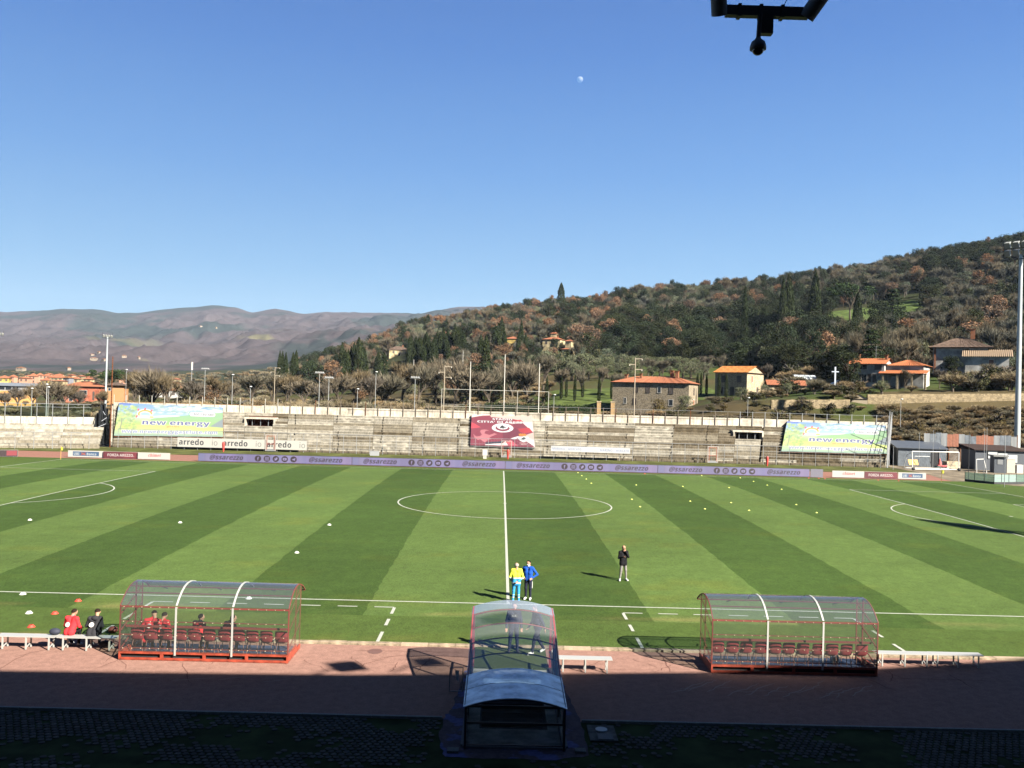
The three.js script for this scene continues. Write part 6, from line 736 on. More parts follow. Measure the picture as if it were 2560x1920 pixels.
  for (let i = 0; i < 620; i++) { const d = 180 + 85 * R(), t = lerp(0.3, 0.66, R()), x = STAND[0] + t * d, z = STAND[1] - d; if (fbm(x / 12, z / 12, 3, 341) < 0.47 || Math.hypot(x - 86, z + 121) < 13 || Math.hypot(x - 116, z + 143) < 13 || Math.hypot(x - 62, z + 152) < 9 || Math.hypot(x - 69, z + 139) < 9 || Math.hypot(x - 72, z + 124) < 7) continue; (R() < 0.3 ? E : B).push([x, land(x, z) - 0.15, z, 1.5 + 3.5 * R() ** 2, 1 + R() * 0.6]); }
  wood('brown_scrub', 'bare', B, 0.5, [0.22, 0.175, 0.105]); wood('green_scrub', 'shrub', E);
}
// ---- houses
const T_STONE = tex(512, 512, (u, v) => { const S = 26, x = u * S, y = v * S, xi = Math.floor(x), yi = Math.floor(y); let d1 = 9, d2 = 9, id = 0; for (let j = -1; j <= 1; j++) for (let i = -1; i <= 1; i++) { const a = ((xi + i) % S + S) % S, b = ((yi + j) % S + S) % S, dx = i + xi + hash2(a, b, 3) - x, dy = (j + yi + hash2(a, b, 4) - y) * 1.35, d = Math.hypot(dx, dy); if (d < d1) { d2 = d1; d1 = d; id = hash2(a, b, 5); } else if (d < d2) d2 = d; } const e = sstep(0.02, 0.14, d2 - d1), k = (0.45 + 0.5 * id) * lerp(1.05, 1, e) * (0.85 + 0.3 * fbm(u * 60, v * 60, 2, 7, 60)); return mix3([0.62, 0.56, 0.46], [k, k * 0.92, k * 0.78], e); });
const M_STONE = m([0.34, 0.31, 0.26], 0.95, { t: T_STONE, s: 6 }), M_STONEW = m([0.50, 0.44, 0.34], 0.95, { t: T_STONE, s: 7 }), M_TERRA = m([0.40, 0.155, 0.085], 0.9, { t: T_SPECK, s: 2 }), M_TERRA2 = m([0.45, 0.16, 0.07], 0.9, { t: T_SPECK, s: 2 }), M_TERRA3 = m([0.30, 0.135, 0.06], 0.9, { t: T_BLOTCH, s: 3 }), M_BROWNROOF = m([0.15, 0.105, 0.08], 0.9, { t: T_BLOTCH, s: 2 }), M_PLASTER = m([0.50, 0.49, 0.46], 0.9, { t: T_BLOTCH, s: 6 }), M_CREAM = m([0.56, 0.46, 0.27], 0.9, { t: T_BLOTCH, s: 6 }), M_YELLOW = m([0.60, 0.43, 0.13], 0.9, { t: T_BLOTCH, s: 6 }), M_PINK = m([0.46, 0.15, 0.09], 0.9, { t: T_BLOTCH, s: 6 }), M_GLASSD = m([0.02, 0.022, 0.026], 0.15), M_SHUT = m([0.06, 0.045, 0.035], 0.7), M_WOODD = m([0.045, 0.03, 0.022], 0.9), M_BRICKC = m([0.34, 0.15, 0.085], 0.9, { t: T_SPECK, s: 0.8 }), M_TRIM = m([0.42, 0.40, 0.35], 0.8);
function roofGeo(W, D, h, ridge, hip, tile) {       // four slopes with rows of curved tiles running down them
  const rx = hip ? Math.max(0.3, W - D) : W, L = [], amp = tile ? 0.05 : 0, n = tile ? Math.min(220, Math.round(W * 2 / 0.34) * 4) : 2, nd = tile ? Math.min(160, Math.round(D * 2 / 0.34) * 4) : 2, wv = (q) => amp * Math.cos(q * 6.283 / 0.34);
  for (const s of [1, -1]) { L.push(quadGrid(n, 3, (a, b) => { const x = lerp(lerp(-W, W, a), lerp(-rx, rx, a), b) * s; return [x, lerp(h, ridge, b) + wv(x), lerp(D, 0, b) * s]; })); if (hip) L.push(quadGrid(nd, 3, (a, b) => { const z = lerp(lerp(D, -D, a), 0, b) * s; return [lerp(W, rx, b) * s, lerp(h, ridge, b) + wv(z), z]; })); }
  return merge(L);
}
function house(o) {
  const { name = 'house', label, group, x, z, y, w, d, h, ridge, turn = 0, hip = true, wall = M_PLASTER, roof = M_TERRA, over = 0.5, win = [], chim = [], tile = true, H } = o;
  const B = H || thing(name, label, 'house', [x, y, z], turn, group);
  const wl = [bx(-w / 2, w / 2, -2.5, h, -d / 2, d / 2)]; if (!hip) for (const s of [-1, 1]) { const g = new THREE.ExtrudeGeometry(new THREE.Shape([[-d / 2, h - 0.01], [d / 2, h - 0.01], [0, ridge - 0.12]].map((p) => new THREE.Vector2(...p))), { depth: 0.3, bevelEnabled: false }).rotateY(Math.PI / 2).translate(s > 0 ? w / 2 - 0.3 : -w / 2, 0, 0); wl.push(g); }
  obj('wall', wl, wall, B); const R = obj('roof', roofGeo(w / 2 + over, d / 2 + over, h + 0.02 - (ridge - h) * over / (d / 2 + over) * 0, ridge, hip, tile), roof, B); R.material.side = THREE.DoubleSide; obj('soffit', bx(-w / 2 - over + 0.06, w / 2 + over - 0.06, h - 0.12, h - 0.02, -d / 2 - over + 0.06, d / 2 + over - 0.06), M_WOODD, R);
  for (const [cx, cz, ch, cw = 0.7] of chim) { const c = obj('chimney', box(cw, ch, cw, cx, ridge - 0.6 + ch / 2, cz), M_BRICKC, R); obj('chimney_cap', box(cw + 0.25, 0.14, cw + 0.25, cx, ridge - 0.6 + ch + 0.07, cz), M_TERRA3, R); }
  for (const [f, u, v, ww, hh, kind] of win) {
    const G = f === 'f' ? [u, v, d / 2, 0] : f === 'r' ? [w / 2, v, -u, Math.PI / 2] : f === 'l' ? [-w / 2, v, u, -Math.PI / 2] : [u, v, -d / 2, Math.PI], P = (g) => g.rotateY(G[3]).translate(G[0], G[1], G[2]);
    const fr = obj(kind === 'door' ? 'door_frame' : 'window', [bx(-ww / 2 - 0.1, -ww / 2, -hh / 2, hh / 2, -0.02, 0.06), bx(ww / 2, ww / 2 + 0.1, -hh / 2, hh / 2, -0.02, 0.06), bx(-ww / 2 - 0.1, ww / 2 + 0.1, hh / 2, hh / 2 + 0.1, -0.02, 0.06), bx(-ww / 2 - 0.16, ww / 2 + 0.16, -hh / 2 - 0.1, -hh / 2, -0.02, 0.1)].map(P), kind === 'shut' ? M_SHUT : M_TRIM, B);
    obj(kind === 'door' ? 'door_leaf' : kind === 'shut' ? 'shutter' : 'pane', P(bx(-ww / 2, ww / 2, -hh / 2, hh / 2, -0.02, 0.025)), kind === 'door' ? M_BRICKC : kind === 'shut' ? M_SHUT : M_GLASSD, fr);
  }
  return B;
}
const gl = (x, z) => land(x, z);
house({ name: 'farmhouse', label: 'long stone farmhouse with a red tiled hip roof and several chimneys', x: 37.3, z: -144.5, y: 6.0, w: 19, d: 9, h: 6.9, ridge: 8.5, turn: -0.454, wall: M_STONE, win: [['f', -3.4, 5.2, 0.7, 1.3, 'shut'], ['f', -0.5, 5.2, 0.75, 1.3, 'shut'], ['f', 2.3, 5.2, 0.75, 1.3, 'pane'], ['f', 5.2, 5.1, 0.9, 1.4, 'shut'], ['f', -6.2, 2.4, 0.5, 1.3, 'pane'], ['f', -3.8, 2.3, 0.7, 1.3, 'shut'], ['f', 5.2, 2.2, 0.95, 1.4, 'pane'], ['r', 0.4, 5.0, 0.75, 1.5, 'shut'], ['r', 0.4, 1.6, 1.4, 2.8, 'door'], ['f', 8.2, 2.5, 0.5, 1.0, 'shut']], chim: [[-7.2, 0.8, 0.9], [-3.2, 1.6, 1.1, 0.5], [4.2, 0.2, 2.0, 0.8], [5.6, 0.8, 1.9, 0.8]] });
house({ name: 'stone_barn_house', label: 'square stone house with a bright orange tiled gable roof', x: 61.2, z: -156.5, y: 9.8, w: 9, d: 9, h: 6.5, ridge: 8.3, turn: -0.75, hip: false, wall: M_STONEW, roof: m([0.46, 0.19, 0.06], 0.9, { t: T_BLOTCH, s: 2 }), win: [['f', -2.2, 4.8, 0.9, 1.5, 'shut'], ['f', 2.3, 4.8, 0.9, 1.5, 'shut'], ['f', -2.4, 1.8, 0.8, 1.8, 'pane'], ['f', 0.4, 1.6, 1.0, 2.2, 'shut'], ['r', -1.8, 4.9, 0.7, 1.6, 'door'], ['r', 1.2, 2.0, 0.8, 1.6, 'shut']] });
house({ name: 'tiled_garage', label: 'low outbuilding with a long red tiled roof beside the orange roofed house', x: 69.2, z: -144, y: 11.2, w: 8.5, d: 4.5, h: 2.0, ridge: 3.3, turn: -0.15, hip: false, wall: M_STONEW, roof: M_TERRA });
{
  const W = house({ name: 'white_house', label: 'white two storey house with bright red roofs and a tiled porch', x: 82.0, z: -124, y: 13.0, w: 7.2, d: 8, h: 5.0, ridge: 6.4, turn: -0.62, hip: false, wall: M_PLASTER, roof: M_TERRA2, win: [['f', -1.4, 4.3, 0.7, 1.0, 'pane'], ['f', -0.5, 4.3, 1.0, 1.0, 'pane'], ['f', 2.3, 4.3, 1.3, 1.0, 'shut'], ['f', -1.6, 1.9, 0.55, 1.6, 'shut'], ['f', -0.6, 1.9, 1.1, 1.6, 'pane'], ['f', 0.5, 1.9, 0.6, 1.6, 'shut'], ['f', 1.6, 1.9, 0.6, 1.6, 'shut'], ['f', 2.4, 1.9, 0.7, 1.6, 'pane']], chim: [[-2.4, 1.4, 1.3, 0.5], [3.3, 0.9, 1.2, 0.55]] });
  obj('wing_wall', bx(3.61, 11.2, -2.5, 4.7, -4.5, 2.6), M_PLASTER, W); const r = obj('wing_roof', roofGeo(4.2, 4.0, 4.72, 6.1, true, true).translate(7.6, 0, -0.9), M_TERRA2, W); r.material.side = THREE.DoubleSide;
  const p = obj('porch_roof', quadGrid(120, 2, (a, b) => { const x = lerp(2.6, 12.4, a); return [x, lerp(2.95, 3.75, b) + 0.05 * Math.cos(x * 6.283 / 0.34), lerp(5.6, 2.7, b)]; }), M_TERRA2, W); p.material.side = THREE.DoubleSide; obj('porch_beam', bx(2.7, 12.3, 2.72, 2.9, 5.3, 5.5), M_WOODD, W); for (const x of [3.6, 6.5, 9.4, 12]) obj('porch_pillar', bx(x - 0.2, x + 0.2, -2, 2.72, 5.15, 5.5), M_STONEW, W);
  obj('garden_door', bx(4.6, 5.7, 0.1, 2.3, 2.6, 2.66), M_GLASSD, W); obj('garden_door', bx(6.6, 8.0, 0.1, 2.3, 2.6, 2.66), M_SHUT, W); obj('antenna', [rod([0.9, 5.6, 0], [0.9, 9.2, 0], 0.03), rod([0.2, 7.4, 0], [1.4, 7.4, 0], 0.02), rod([0.5, 9.0, 0], [1.3, 9.0, 0], 0.02)], M_GALV, W);
}
{
  const B = house({ name: 'brown_roof_house', label: 'large house with low brown hipped roofs high on the slope', x: 114.5, z: -148, y: 16.6, w: 12, d: 11, h: 7.1, ridge: 10, turn: -0.5, wall: M_PLASTER, roof: M_BROWNROOF, over: 1.1, win: [['f', 3.2, 6.2, 1.2, 1.0, 'pane'], ['f', 1.2, 6.1, 1.2, 1.0, 'shut'], ['f', -1.5, 3.0, 1, 1.4, 'shut'], ['r', 0, 5.4, 1, 1.3, 'pane']], chim: [[2.6, 1.0, 2.4, 1.0]] });
  obj('lower_wall', bx(1.2, 10.4, -2.5, 4.6, 5.51, 11), M_PLASTER, B); const r = obj('lower_roof', quadGrid(140, 2, (a, b) => { const x = lerp(0.5, 11.2, a); return [x, lerp(4.6, 6.5, b) + 0.07 * Math.cos(x * 6.283 / 0.42), lerp(11.7, 5.6, b)]; }), m([0.34, 0.25, 0.17], 0.9, { t: T_SPECK, s: 1.2 }), B); r.material.side = THREE.DoubleSide; const w1 = obj('window', bx(6.1, 7.3, 2.2, 3.9, 11, 11.04), M_TRIM, B); obj('shutter', bx(6.2, 7.2, 2.3, 3.8, 11.04, 11.06), m([0.14, 0.05, 0.035], 0.8), w1); obj('pillar', bx(-5.8, -5.4, -2, 7.0, 5.6, 6.0), M_BRICKC, B);
}
const HILLH = [['hill_villa', 'cream villa with a brown roof above the cypress grove', -63, -463, 12, 8, 3.4, 5.8, M_CREAM, M_BROWNROOF, 0.2], ['hill_cottage', 'tiny cream cottage half hidden among the lower cypresses', -66, -415, 3.2, 4, 3.0, 4.0, M_CREAM, M_TERRA, -0.3], ['hill_villa', 'ochre villa with a small square tower among hillside trees', 26.1, -383, 9.5, 9, 4.2, 6.0, M_CREAM, M_TERRA, -0.4], ['hill_cottage', 'pale cottage just below the towered villa', 30.5, -338, 5.5, 5, 3.6, 4.6, M_CREAM, M_TERRA, -0.5], ['yellow_villa', 'bright yellow villa glimpsed behind dark cypresses', 5.8, -398, 9, 7, 7.2, 8.6, M_YELLOW, M_TERRA, -0.2], ['hill_villa', 'cream villa with a red roof deep in the evergreen wood', 152.3, -462, 9, 8, 7.2, 9.0, M_CREAM, M_TERRA, -0.4]];
for (const [n, l, x, z, w, d, h, r, wm, rm, t] of HILLH) { const B = house({ name: n, label: l, x, z, y: gl(x, z), w, d, h, ridge: r, turn: t, wall: wm, roof: rm, tile: false, win: [['f', -w * 0.28, h * 0.6, 0.9, 1.3, 'shut'], ['f', w * 0.05, h * 0.6, 0.9, 1.3, 'shut'], ['f', w * 0.32, h * 0.6, 0.9, 1.3, 'shut'], ['f', 0, h * 0.22, 1.1, 1.6, 'pane']], chim: [[w * 0.2, 0.5, 1.2]] }); if (l.includes('tower')) { obj('tower', bx(-1.6, 1.6, 0, 7.4, -2, 1.2), M_CREAM, B); obj('tower_roof', roofGeo(2, 2, 7.4, 8.4, true, false).translate(0, 0, -0.4), M_TERRA, B); } }
// red house and hall at the edge of town
house({ name: 'red_house', label: 'salmon red two storey house with a low tiled roof', x: -153.6, z: -256, y: 2.0, w: 12.2, d: 9, h: 5.7, ridge: 7.6, turn: 0.1, wall: M_PINK, roof: M_TERRA, over: 0.8, tile: false, win: [['f', -3.6, 3.6, 1.0, 1.3, 'shut'], ['f', 0.6, 3.5, 2.6, 1.5, 'pane'], ['f', -3.6, 0.9, 1.2, 1.2, 'pane'], ['f', 4.2, 2.4, 0.5, 3.0, 'shut']] });
house({ name: 'ochre_tower_house', label: 'ochre house with a wide flat eaved roof beside the rusty divider pole', x: -131.5, z: -231, y: 2.3, w: 6, d: 7, h: 6.2, ridge: 7.2, turn: 0.2, wall: m([0.36, 0.19, 0.09], 0.9), roof: M_BROWNROOF, over: 1.0, tile: false, win: [['f', -1.6, 4.8, 0.8, 0.9, 'pane']] });
{ const B = thing('sports_hall', 'low orange hall with a grey metal roof and ribbon windows', 'hall', [-145, 2, -190], 0.05); obj('wall', bx(-7, 5, -1, 4.2, -5, 5), m([0.56, 0.30, 0.11], 0.9), B); obj('upper_wall', bx(-6.9, 4.9, 4.2, 5.6, -4.9, 4.9), m([0.3, 0.3, 0.3], 0.6), B); obj('roof', bx(-7.4, 5.4, 5.6, 6.5, -5.4, 5.4), m([0.28, 0.31, 0.36], 0.4, { metalness: 0.4 }), B); for (let i = 0; i < 6; i++) obj('window', bx(-6.4 + i * 1.9, -5.0 + i * 1.9, 2.4, 3.2, 5.0, 5.05), M_GLASSD, B); for (let i = 0; i < 6; i++) obj('ribbon_pane', bx(-6.6 + i * 1.9, -5.0 + i * 1.9, 4.5, 5.4, 4.9, 4.95), M_GLASSD, B); }
{
  const cols = [[M_CREAM, M_TERRA, 'small cream town house with a red tiled roof', 'cream houses of the town'], [M_YELLOW, M_TERRA, 'small yellow town house with a red tiled roof', 'yellow houses of the town'], [m([0.44, 0.24, 0.16], 0.9), M_TERRA, 'small brick red town house with a broad tiled roof', 'brick houses of the town'], [m([0.16, 0.16, 0.18], 0.8), M_TERRA3, 'grey block of flats with balconies in the town', ''], [M_PLASTER, M_TERRA3, 'white house behind the bare trees near the terrace', 'white houses behind bare trees']];
  for (const [x0, x1, z, e, r, c] of TOWN) { const w = Math.max(3, x1 - x0), x = (x0 + x1) / 2, y = gl(x, z) - 0.3, h = Math.max(2.5, e - y), n = Math.min(4, Math.max(1, Math.round(w / 3))), win = []; for (let i = 0; i < n; i++) { win.push(['f', (i - (n - 1) / 2) * w / n, h - 1.3, 0.9, 1.2, 'shut']); if (h > 5) win.push(['f', (i - (n - 1) / 2) * w / n, h - 4, 0.9, 1.3, 'shut']); } house({ name: 'town_house', label: cols[c][2], group: cols[c][3] || undefined, x, z, y, w, d: w * 0.8 + 1, h, ridge: Math.max(h + 0.8, r - y), turn: (hash2(x0 | 0, z | 0, 2) - 0.5) * 0.6, wall: cols[c][0], roof: cols[c][1], tile: false, win }); }
}
for (const [x, z, w] of [[-1045, -2197, 18], [-1031, -2207, 14], [-892, -1877, 22], [-865, -1867, 16], [-831, -1887, 16], [-803, -1897, 9], [-1297, -3577, 26], [-1271, -3667, 22], [-1212, -3687, 15], [-700, -1227, 17], [-728, -1427, 11]]) house({ name: 'far_farmstead', label: 'far cream farmstead on the lower slope of the mountain range', group: 'farmsteads on the mountain slopes', x, z, y: Math.max(range(x, z), z > -1327 ? land(x, z) : -99), w: w * 0.62, d: w * 0.5, h: 4, ridge: 5.8, turn: hash2(x, z, 4) * 1.4 - 0.9, wall: m([0.24, 0.2, 0.15], 0.9), roof: M_TERRA3, tile: false, win: [['f', -w * 0.15, 2.6, 1.2, 1.5, 'shut'], ['f', w * 0.15, 2.6, 1.2, 1.5, 'shut']] });
// ---- garden things among the hill houses
for (const [x0, z0, x1, z1, b0, t0, t1, lab] of [[52, -98.6, 67.4, -98.8, 6.4, 9.5, 10.0, 'rough stone retaining wall below the outbuilding with parked cars'], [71.6, -100.6, 126, -101.4, 7.6, 11.1, 12.9, 'long rough stone retaining wall below the white house']]) { const R = rng(x0 | 0), n = 26, g = quadGrid(n * 2, 4, (a, b) => { const x = lerp(x0, x1, a), q = [0, 0.02, 0.98, 1, 1][Math.round(b * 4)] ?? b, k = Math.round(b * 4); const ty = lerp(t0, t1, a) + 0.14 * (fbm(x * 1.3, 3, 2, 5) - 0.5); return [x, k === 0 ? b0 - 2.5 : k === 1 ? lerp(b0, ty, 0.4) : k === 2 ? ty : k === 3 ? ty : b0 - 2.5, lerp(z0, z1, a) + (k <= 2 ? 0.06 * (vnoise(x * 2, k * 7, 3) - 0.5) : -0.6)]; }); put(obj('stone_wall', g, m([0.30, 0.26, 0.19], 0.95, { t: T_STONE, s: 8, side: THREE.DoubleSide }), scene), lab, 'wall'); }
{ const C = thing('memorial_cross', 'tall slim grey cross standing among the gardens', 'cross', [71.2, 11.2, -116.9]); const M = m([0.36, 0.40, 0.44], 0.5); obj('upright', box(0.32, 6.4, 0.25, 0, 2.6, 0), M, C); obj('cross_arm', box(1.55, 0.22, 0.22, 0, 4.75, 0), M, C); }
function car(label, x, z, turn, col) {
  const y = gl(x, z), C = thing('parked_car', label, 'car', [x, y, z], turn); const s = new THREE.Shape(); s.moveTo(-2.1, 0.35); s.lineTo(-2.15, 0.75); s.quadraticCurveTo(-2.0, 0.92, -1.5, 0.95); s.lineTo(-0.9, 1.42); s.quadraticCurveTo(0.1, 1.56, 1.2, 1.4); s.lineTo(1.9, 0.98); s.quadraticCurveTo(2.15, 0.9, 2.15, 0.4); s.lineTo(-2.1, 0.35);
  obj('body', new THREE.ExtrudeGeometry(s, { depth: 1.5, bevelEnabled: true, bevelSize: 0.1, bevelThickness: 0.12, bevelSegments: 2 }).translate(0, 0, -0.75), m(col, 0.3, { clearcoat: 1 }), C); obj('windscreen', bx(-0.85, 1.25, 1.0, 1.36, -0.885, 0.885), M_GLASSD, C);
  for (const [a, b] of [[-1.35, 0.8], [1.35, 0.8], [-1.35, -0.8], [1.35, -0.8]]) { const w = obj('wheel', new THREE.CylinderGeometry(0.33, 0.33, 0.22, 14).rotateX(Math.PI / 2).translate(a, 0.33, b), M_BLACK, C); obj('rim', new THREE.CylinderGeometry(0.2, 0.2, 0.23, 10).rotateX(Math.PI / 2).translate(a, 0.33, b), M_ALU, w); } for (const b of [-0.6, 0.6]) obj('headlight', box(0.08, 0.14, 0.3, -2.2, 0.72, b), m([0.6, 0.6, 0.55], 0.2), C); return C;
}
car('dark blue parked car beside the white house garden', 71.3, -127.5, 0.1, [0.015, 0.022, 0.04]); car('white parked car behind the memorial cross', 76.4, -127, 0.3, [0.6, 0.6, 0.58]); car('small white car parked up the lane above the white house', 100, -160, 0.4, [0.5, 0.52, 0.55]);
{ const x = 84.9, z = -177, H = thing('polytunnel', 'pale polytunnel greenhouse among the bare orchard trees', 'greenhouse', [x, gl(x, z), z], 0.1); obj('cover', quadGrid(2, 12, (a, b) => { const t = b * Math.PI; return [lerp(-3.2, 3.2, a), 1.9 * Math.sin(t), -1.7 * Math.cos(t)]; }), m([0.42, 0.46, 0.48], 0.5, { side: THREE.DoubleSide }), H); for (let i = 0; i < 5; i++) obj('hoop', tube(Array.from({ length: 9 }, (_, k) => [-3.2 + i * 1.6, 1.95 * Math.sin(k / 8 * Math.PI), -1.74 * Math.cos(k / 8 * Math.PI)]), 0.04, 16, 5), M_GALV, H); }
house({ name: 'garden_shed', label: 'small pale garden shed with a pitched roof at the retaining wall', x: 70.6, z: -102.3, y: 8.0, w: 2.6, d: 3, h: 2.2, ridge: 3.2, turn: 1.2, hip: false, wall: m([0.45, 0.37, 0.26], 0.9), roof: m([0.4, 0.35, 0.27], 0.9), over: 0.15, tile: false, win: [['r', 0, 1, 0.9, 1.8, 'door']] });
{ const P = [[1290, 940], [1360, 930]], pts = [[140, -327], [146, -329.5], [152, -331], [160, -336], [167, -344], [174, -353]], g = quadGrid(40, 1, (a, b) => { const k = a * (pts.length - 1), i = Math.min(pts.length - 2, Math.floor(k)), f = k - i, x = lerp(pts[i][0], pts[i + 1][0], f), z = lerp(pts[i][1], pts[i + 1][1], f); return [x, land(x, z) + (b ? 2.0 : -1.0) + 0.2 * (fbm(x, z, 2, 3) - 0.5), z]; }); put(obj('garden_wall', g, m([0.50, 0.40, 0.25], 0.95, { t: T_STONE, s: 5, side: THREE.DoubleSide }), scene), 'pale stone wall climbing the hill beside the lawn', 'wall'); }
struct('hill_lawn', quadGrid(14, 14, (a, b) => { const x = lerp(152, 222, a), z = lerp(-338, -408, b); return [x, land(x, z) + 0.25, z]; }), m([0.105, 0.15, 0.04], 1, { t: T_BLOTCH, s: 9 }));
struct('farm_meadow', quadGrid(26, 8, (a, b) => { const x = lerp(8, 60, a), z = lerp(-150, -185, b); return [x, land(x, z) + 0.12, z]; }), m([0.10, 0.135, 0.035], 1, { t: T_BLOTCH, s: 9 }));
// hedge with green mesh and the practice ground frame behind the parapet
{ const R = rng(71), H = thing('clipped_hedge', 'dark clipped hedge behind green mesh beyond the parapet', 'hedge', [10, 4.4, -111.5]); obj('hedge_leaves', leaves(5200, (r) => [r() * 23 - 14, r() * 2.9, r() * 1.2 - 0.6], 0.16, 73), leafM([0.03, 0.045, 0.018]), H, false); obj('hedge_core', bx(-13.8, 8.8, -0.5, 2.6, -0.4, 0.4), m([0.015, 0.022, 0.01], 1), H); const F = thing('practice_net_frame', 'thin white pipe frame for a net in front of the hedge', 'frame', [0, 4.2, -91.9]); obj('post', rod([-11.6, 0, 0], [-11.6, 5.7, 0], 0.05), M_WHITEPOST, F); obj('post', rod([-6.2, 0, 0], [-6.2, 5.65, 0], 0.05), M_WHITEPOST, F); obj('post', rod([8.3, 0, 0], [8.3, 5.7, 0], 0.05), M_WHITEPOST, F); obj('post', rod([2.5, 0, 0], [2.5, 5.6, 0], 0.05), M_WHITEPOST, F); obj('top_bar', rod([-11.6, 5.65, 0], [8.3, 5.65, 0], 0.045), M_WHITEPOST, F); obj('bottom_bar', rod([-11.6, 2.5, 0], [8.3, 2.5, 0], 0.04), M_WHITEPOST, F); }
for (const [x, z, lab] of [[19.8, -111, 'square gate pillar at the end of the hedge'], [22.8, -112, 'square gate pillar nearer the farmhouse']]) { const P = thing('gate_pillar', lab, 'pillar', [x, gl(x, z), z]); obj('shaft', box(0.8, 3.6, 0.8, 0, 1.8, 0), m([0.45, 0.33, 0.2], 0.9, { t: T_STONE, s: 3 }), P); obj('cap', box(1.0, 0.2, 1.0, 0, 3.7, 0), M_STONEW, P); }
// ---- poles
const M_POLE = m([0.34, 0.35, 0.34], 0.6, { metalness: 0.3 }), M_WPOLE = m([0.52, 0.50, 0.44], 0.6), M_UPOLE = m([0.30, 0.25, 0.18], 0.8);
function pole(name, label, cat, x, z, top, r, mat, head, group) { const y = Math.min(gl(x, z), 5) - 0.2, P = thing(name, label, cat, [x, y, z], 0, group), H = top - y; obj('pole', rod([0, 0, 0], [0, H, 0], r * 0.72, r * 0.5, 8), mat, P); head && head(P, H); return P; }
const dish = (P, H) => { obj('lamp_arm', rod([0, H - 0.05, 0], [0.25, H, 0.3], 0.03), M_POLE, P); obj('lamp_head', new THREE.SphereGeometry(0.24, 12, 8).scale(1, 0.45, 1).translate(0.1, H + 0.05, 0.15), m([0.6, 0.6, 0.57], 0.4), P); };
const floods = (P, H) => { obj('cross_bar', bar([-0.9, H - 0.1, 0], [0.9, H - 0.1, 0], 0.08), M_POLE, P); for (const q of [-0.75, -0.25, 0.25, 0.75]) obj('floodlight', box(0.32, 0.2, 0.2, q * 0.8, H + 0.05, 0.05, 0, 0.5), m([0.45, 0.45, 0.44], 0.4), P); };
const arms = (P, H) => { for (const [y, a, b] of [[H - 0.15, 0, 1.2], [H - 1.1, -1.0, 0.1], [H - 1.9, 0, 1.2]]) { obj('cross_arm', bar([a, y, 0], [b, y, 0], 0.1), M_UPOLE, P); obj('insulator', new THREE.CylinderGeometry(0.06, 0.06, 0.18, 6).translate(a < -0.5 ? a + 0.1 : b - 0.1, y - 0.14, 0), M_WPOLE, P); } };
pole('white_pole', 'tall white pole beside the armed utility pole behind the maroon banner', 'pole', -5.57, -69.2, 14.3, 0.1, M_WPOLE); pole('white_pole', 'tallest white pole directly behind the maroon banner', 'pole', -0.07, -69.2, 15.6, 0.11, M_WPOLE); pole('white_pole', 'white pole on the farmhouse side of the maroon banner', 'pole', 5.5, -69.2, 14.3, 0.1, M_WPOLE);
pole('utility_pole', 'wooden utility pole with arms near the maroon banner', 'utility pole', -9.8, -70.5, 13.6, 0.12, M_UPOLE, arms); pole('utility_pole', 'wooden utility pole with three arms before the stone farmhouse', 'utility pole', 21.07, -70.5, 15.7, 0.14, M_UPOLE, arms); pole('utility_pole', 'wooden utility pole with arms among distant brown trees', 'utility pole', -52.3, -130, 13.9, 0.13, M_UPOLE, arms);
pole('street_lamp', 'grey street lamp with a broad pale head above the lower terrace', 'street lamp', -81.0, -85, 8.7, 0.11, M_POLE, dish); pole('street_lamp', 'thin street lamp standing before the red house, shorter one', 'street lamp', -83.6, -85, 7.9, 0.08, M_POLE, dish); pole('street_lamp', 'thin street lamp before the red house, second shorter one', 'street lamp', -82.2, -88, 8.2, 0.06, M_POLE, dish);
for (const [x, z, t, l] of [[-45.08, -85, 9.27, 'small street lamp behind the parapet near the hillside banner'], [-26.1, -85, 9.38, 'small street lamp behind the middle of the parapet'], [8.9, -85, 9.3, 'small street lamp beside the clipped hedge'], [43.6, -85, 9.7, 'small street lamp below the orange roofed house'], [71.1, -85, 10.2, 'street lamp on the bank beside the end of the terrace'], [-48.3, -85, 11.3, 'tall thin lamp behind the parapet between two banners'], [-22.9, -85, 12.5, 'tall thin lamp near the ivy covered tree'], [-81.8, -120, 12.2, 'very thin tall lamp near the umbrella pine']]) pole('street_lamp', l, 'street lamp', x, z, t, 0.07, M_POLE, dish);
for (const [x, z, t, l] of [[-61.5, -110, 12.7, 'practice floodlight pole behind the hillside banner'], [-32.9, -85, 12.1, 'practice floodlight pole, taller one of a close pair'], [-31.8, -88, 11.3, 'practice floodlight pole standing just behind a taller twin'], [-15.9, -85, 11.7, 'practice floodlight pole by the utility pole near the maroon banner']]) pole('practice_floodlight', l.replace('left of', 'beside'), 'floodlight', x, z, t, 0.08, M_POLE, floods);
pole('radio_mast', 'distant slim radio mast with a white top', 'mast', -199.8, -500, 24, 0.35, M_GALV, (P, H) => obj('white_top', rod([0, H - 5, 0], [0, H, 0], 0.6, 0.6), M_WPOLE, P)); pole('hill_pole', 'pale pole on the slope below the villa grove', 'pole', -33.6, -260, 21.1, 0.14, M_WPOLE); pole('hill_pole', 'pale pole higher on the slope near dark cypresses', 'pole', -15.2, -260, 25, 0.14, M_WPOLE);
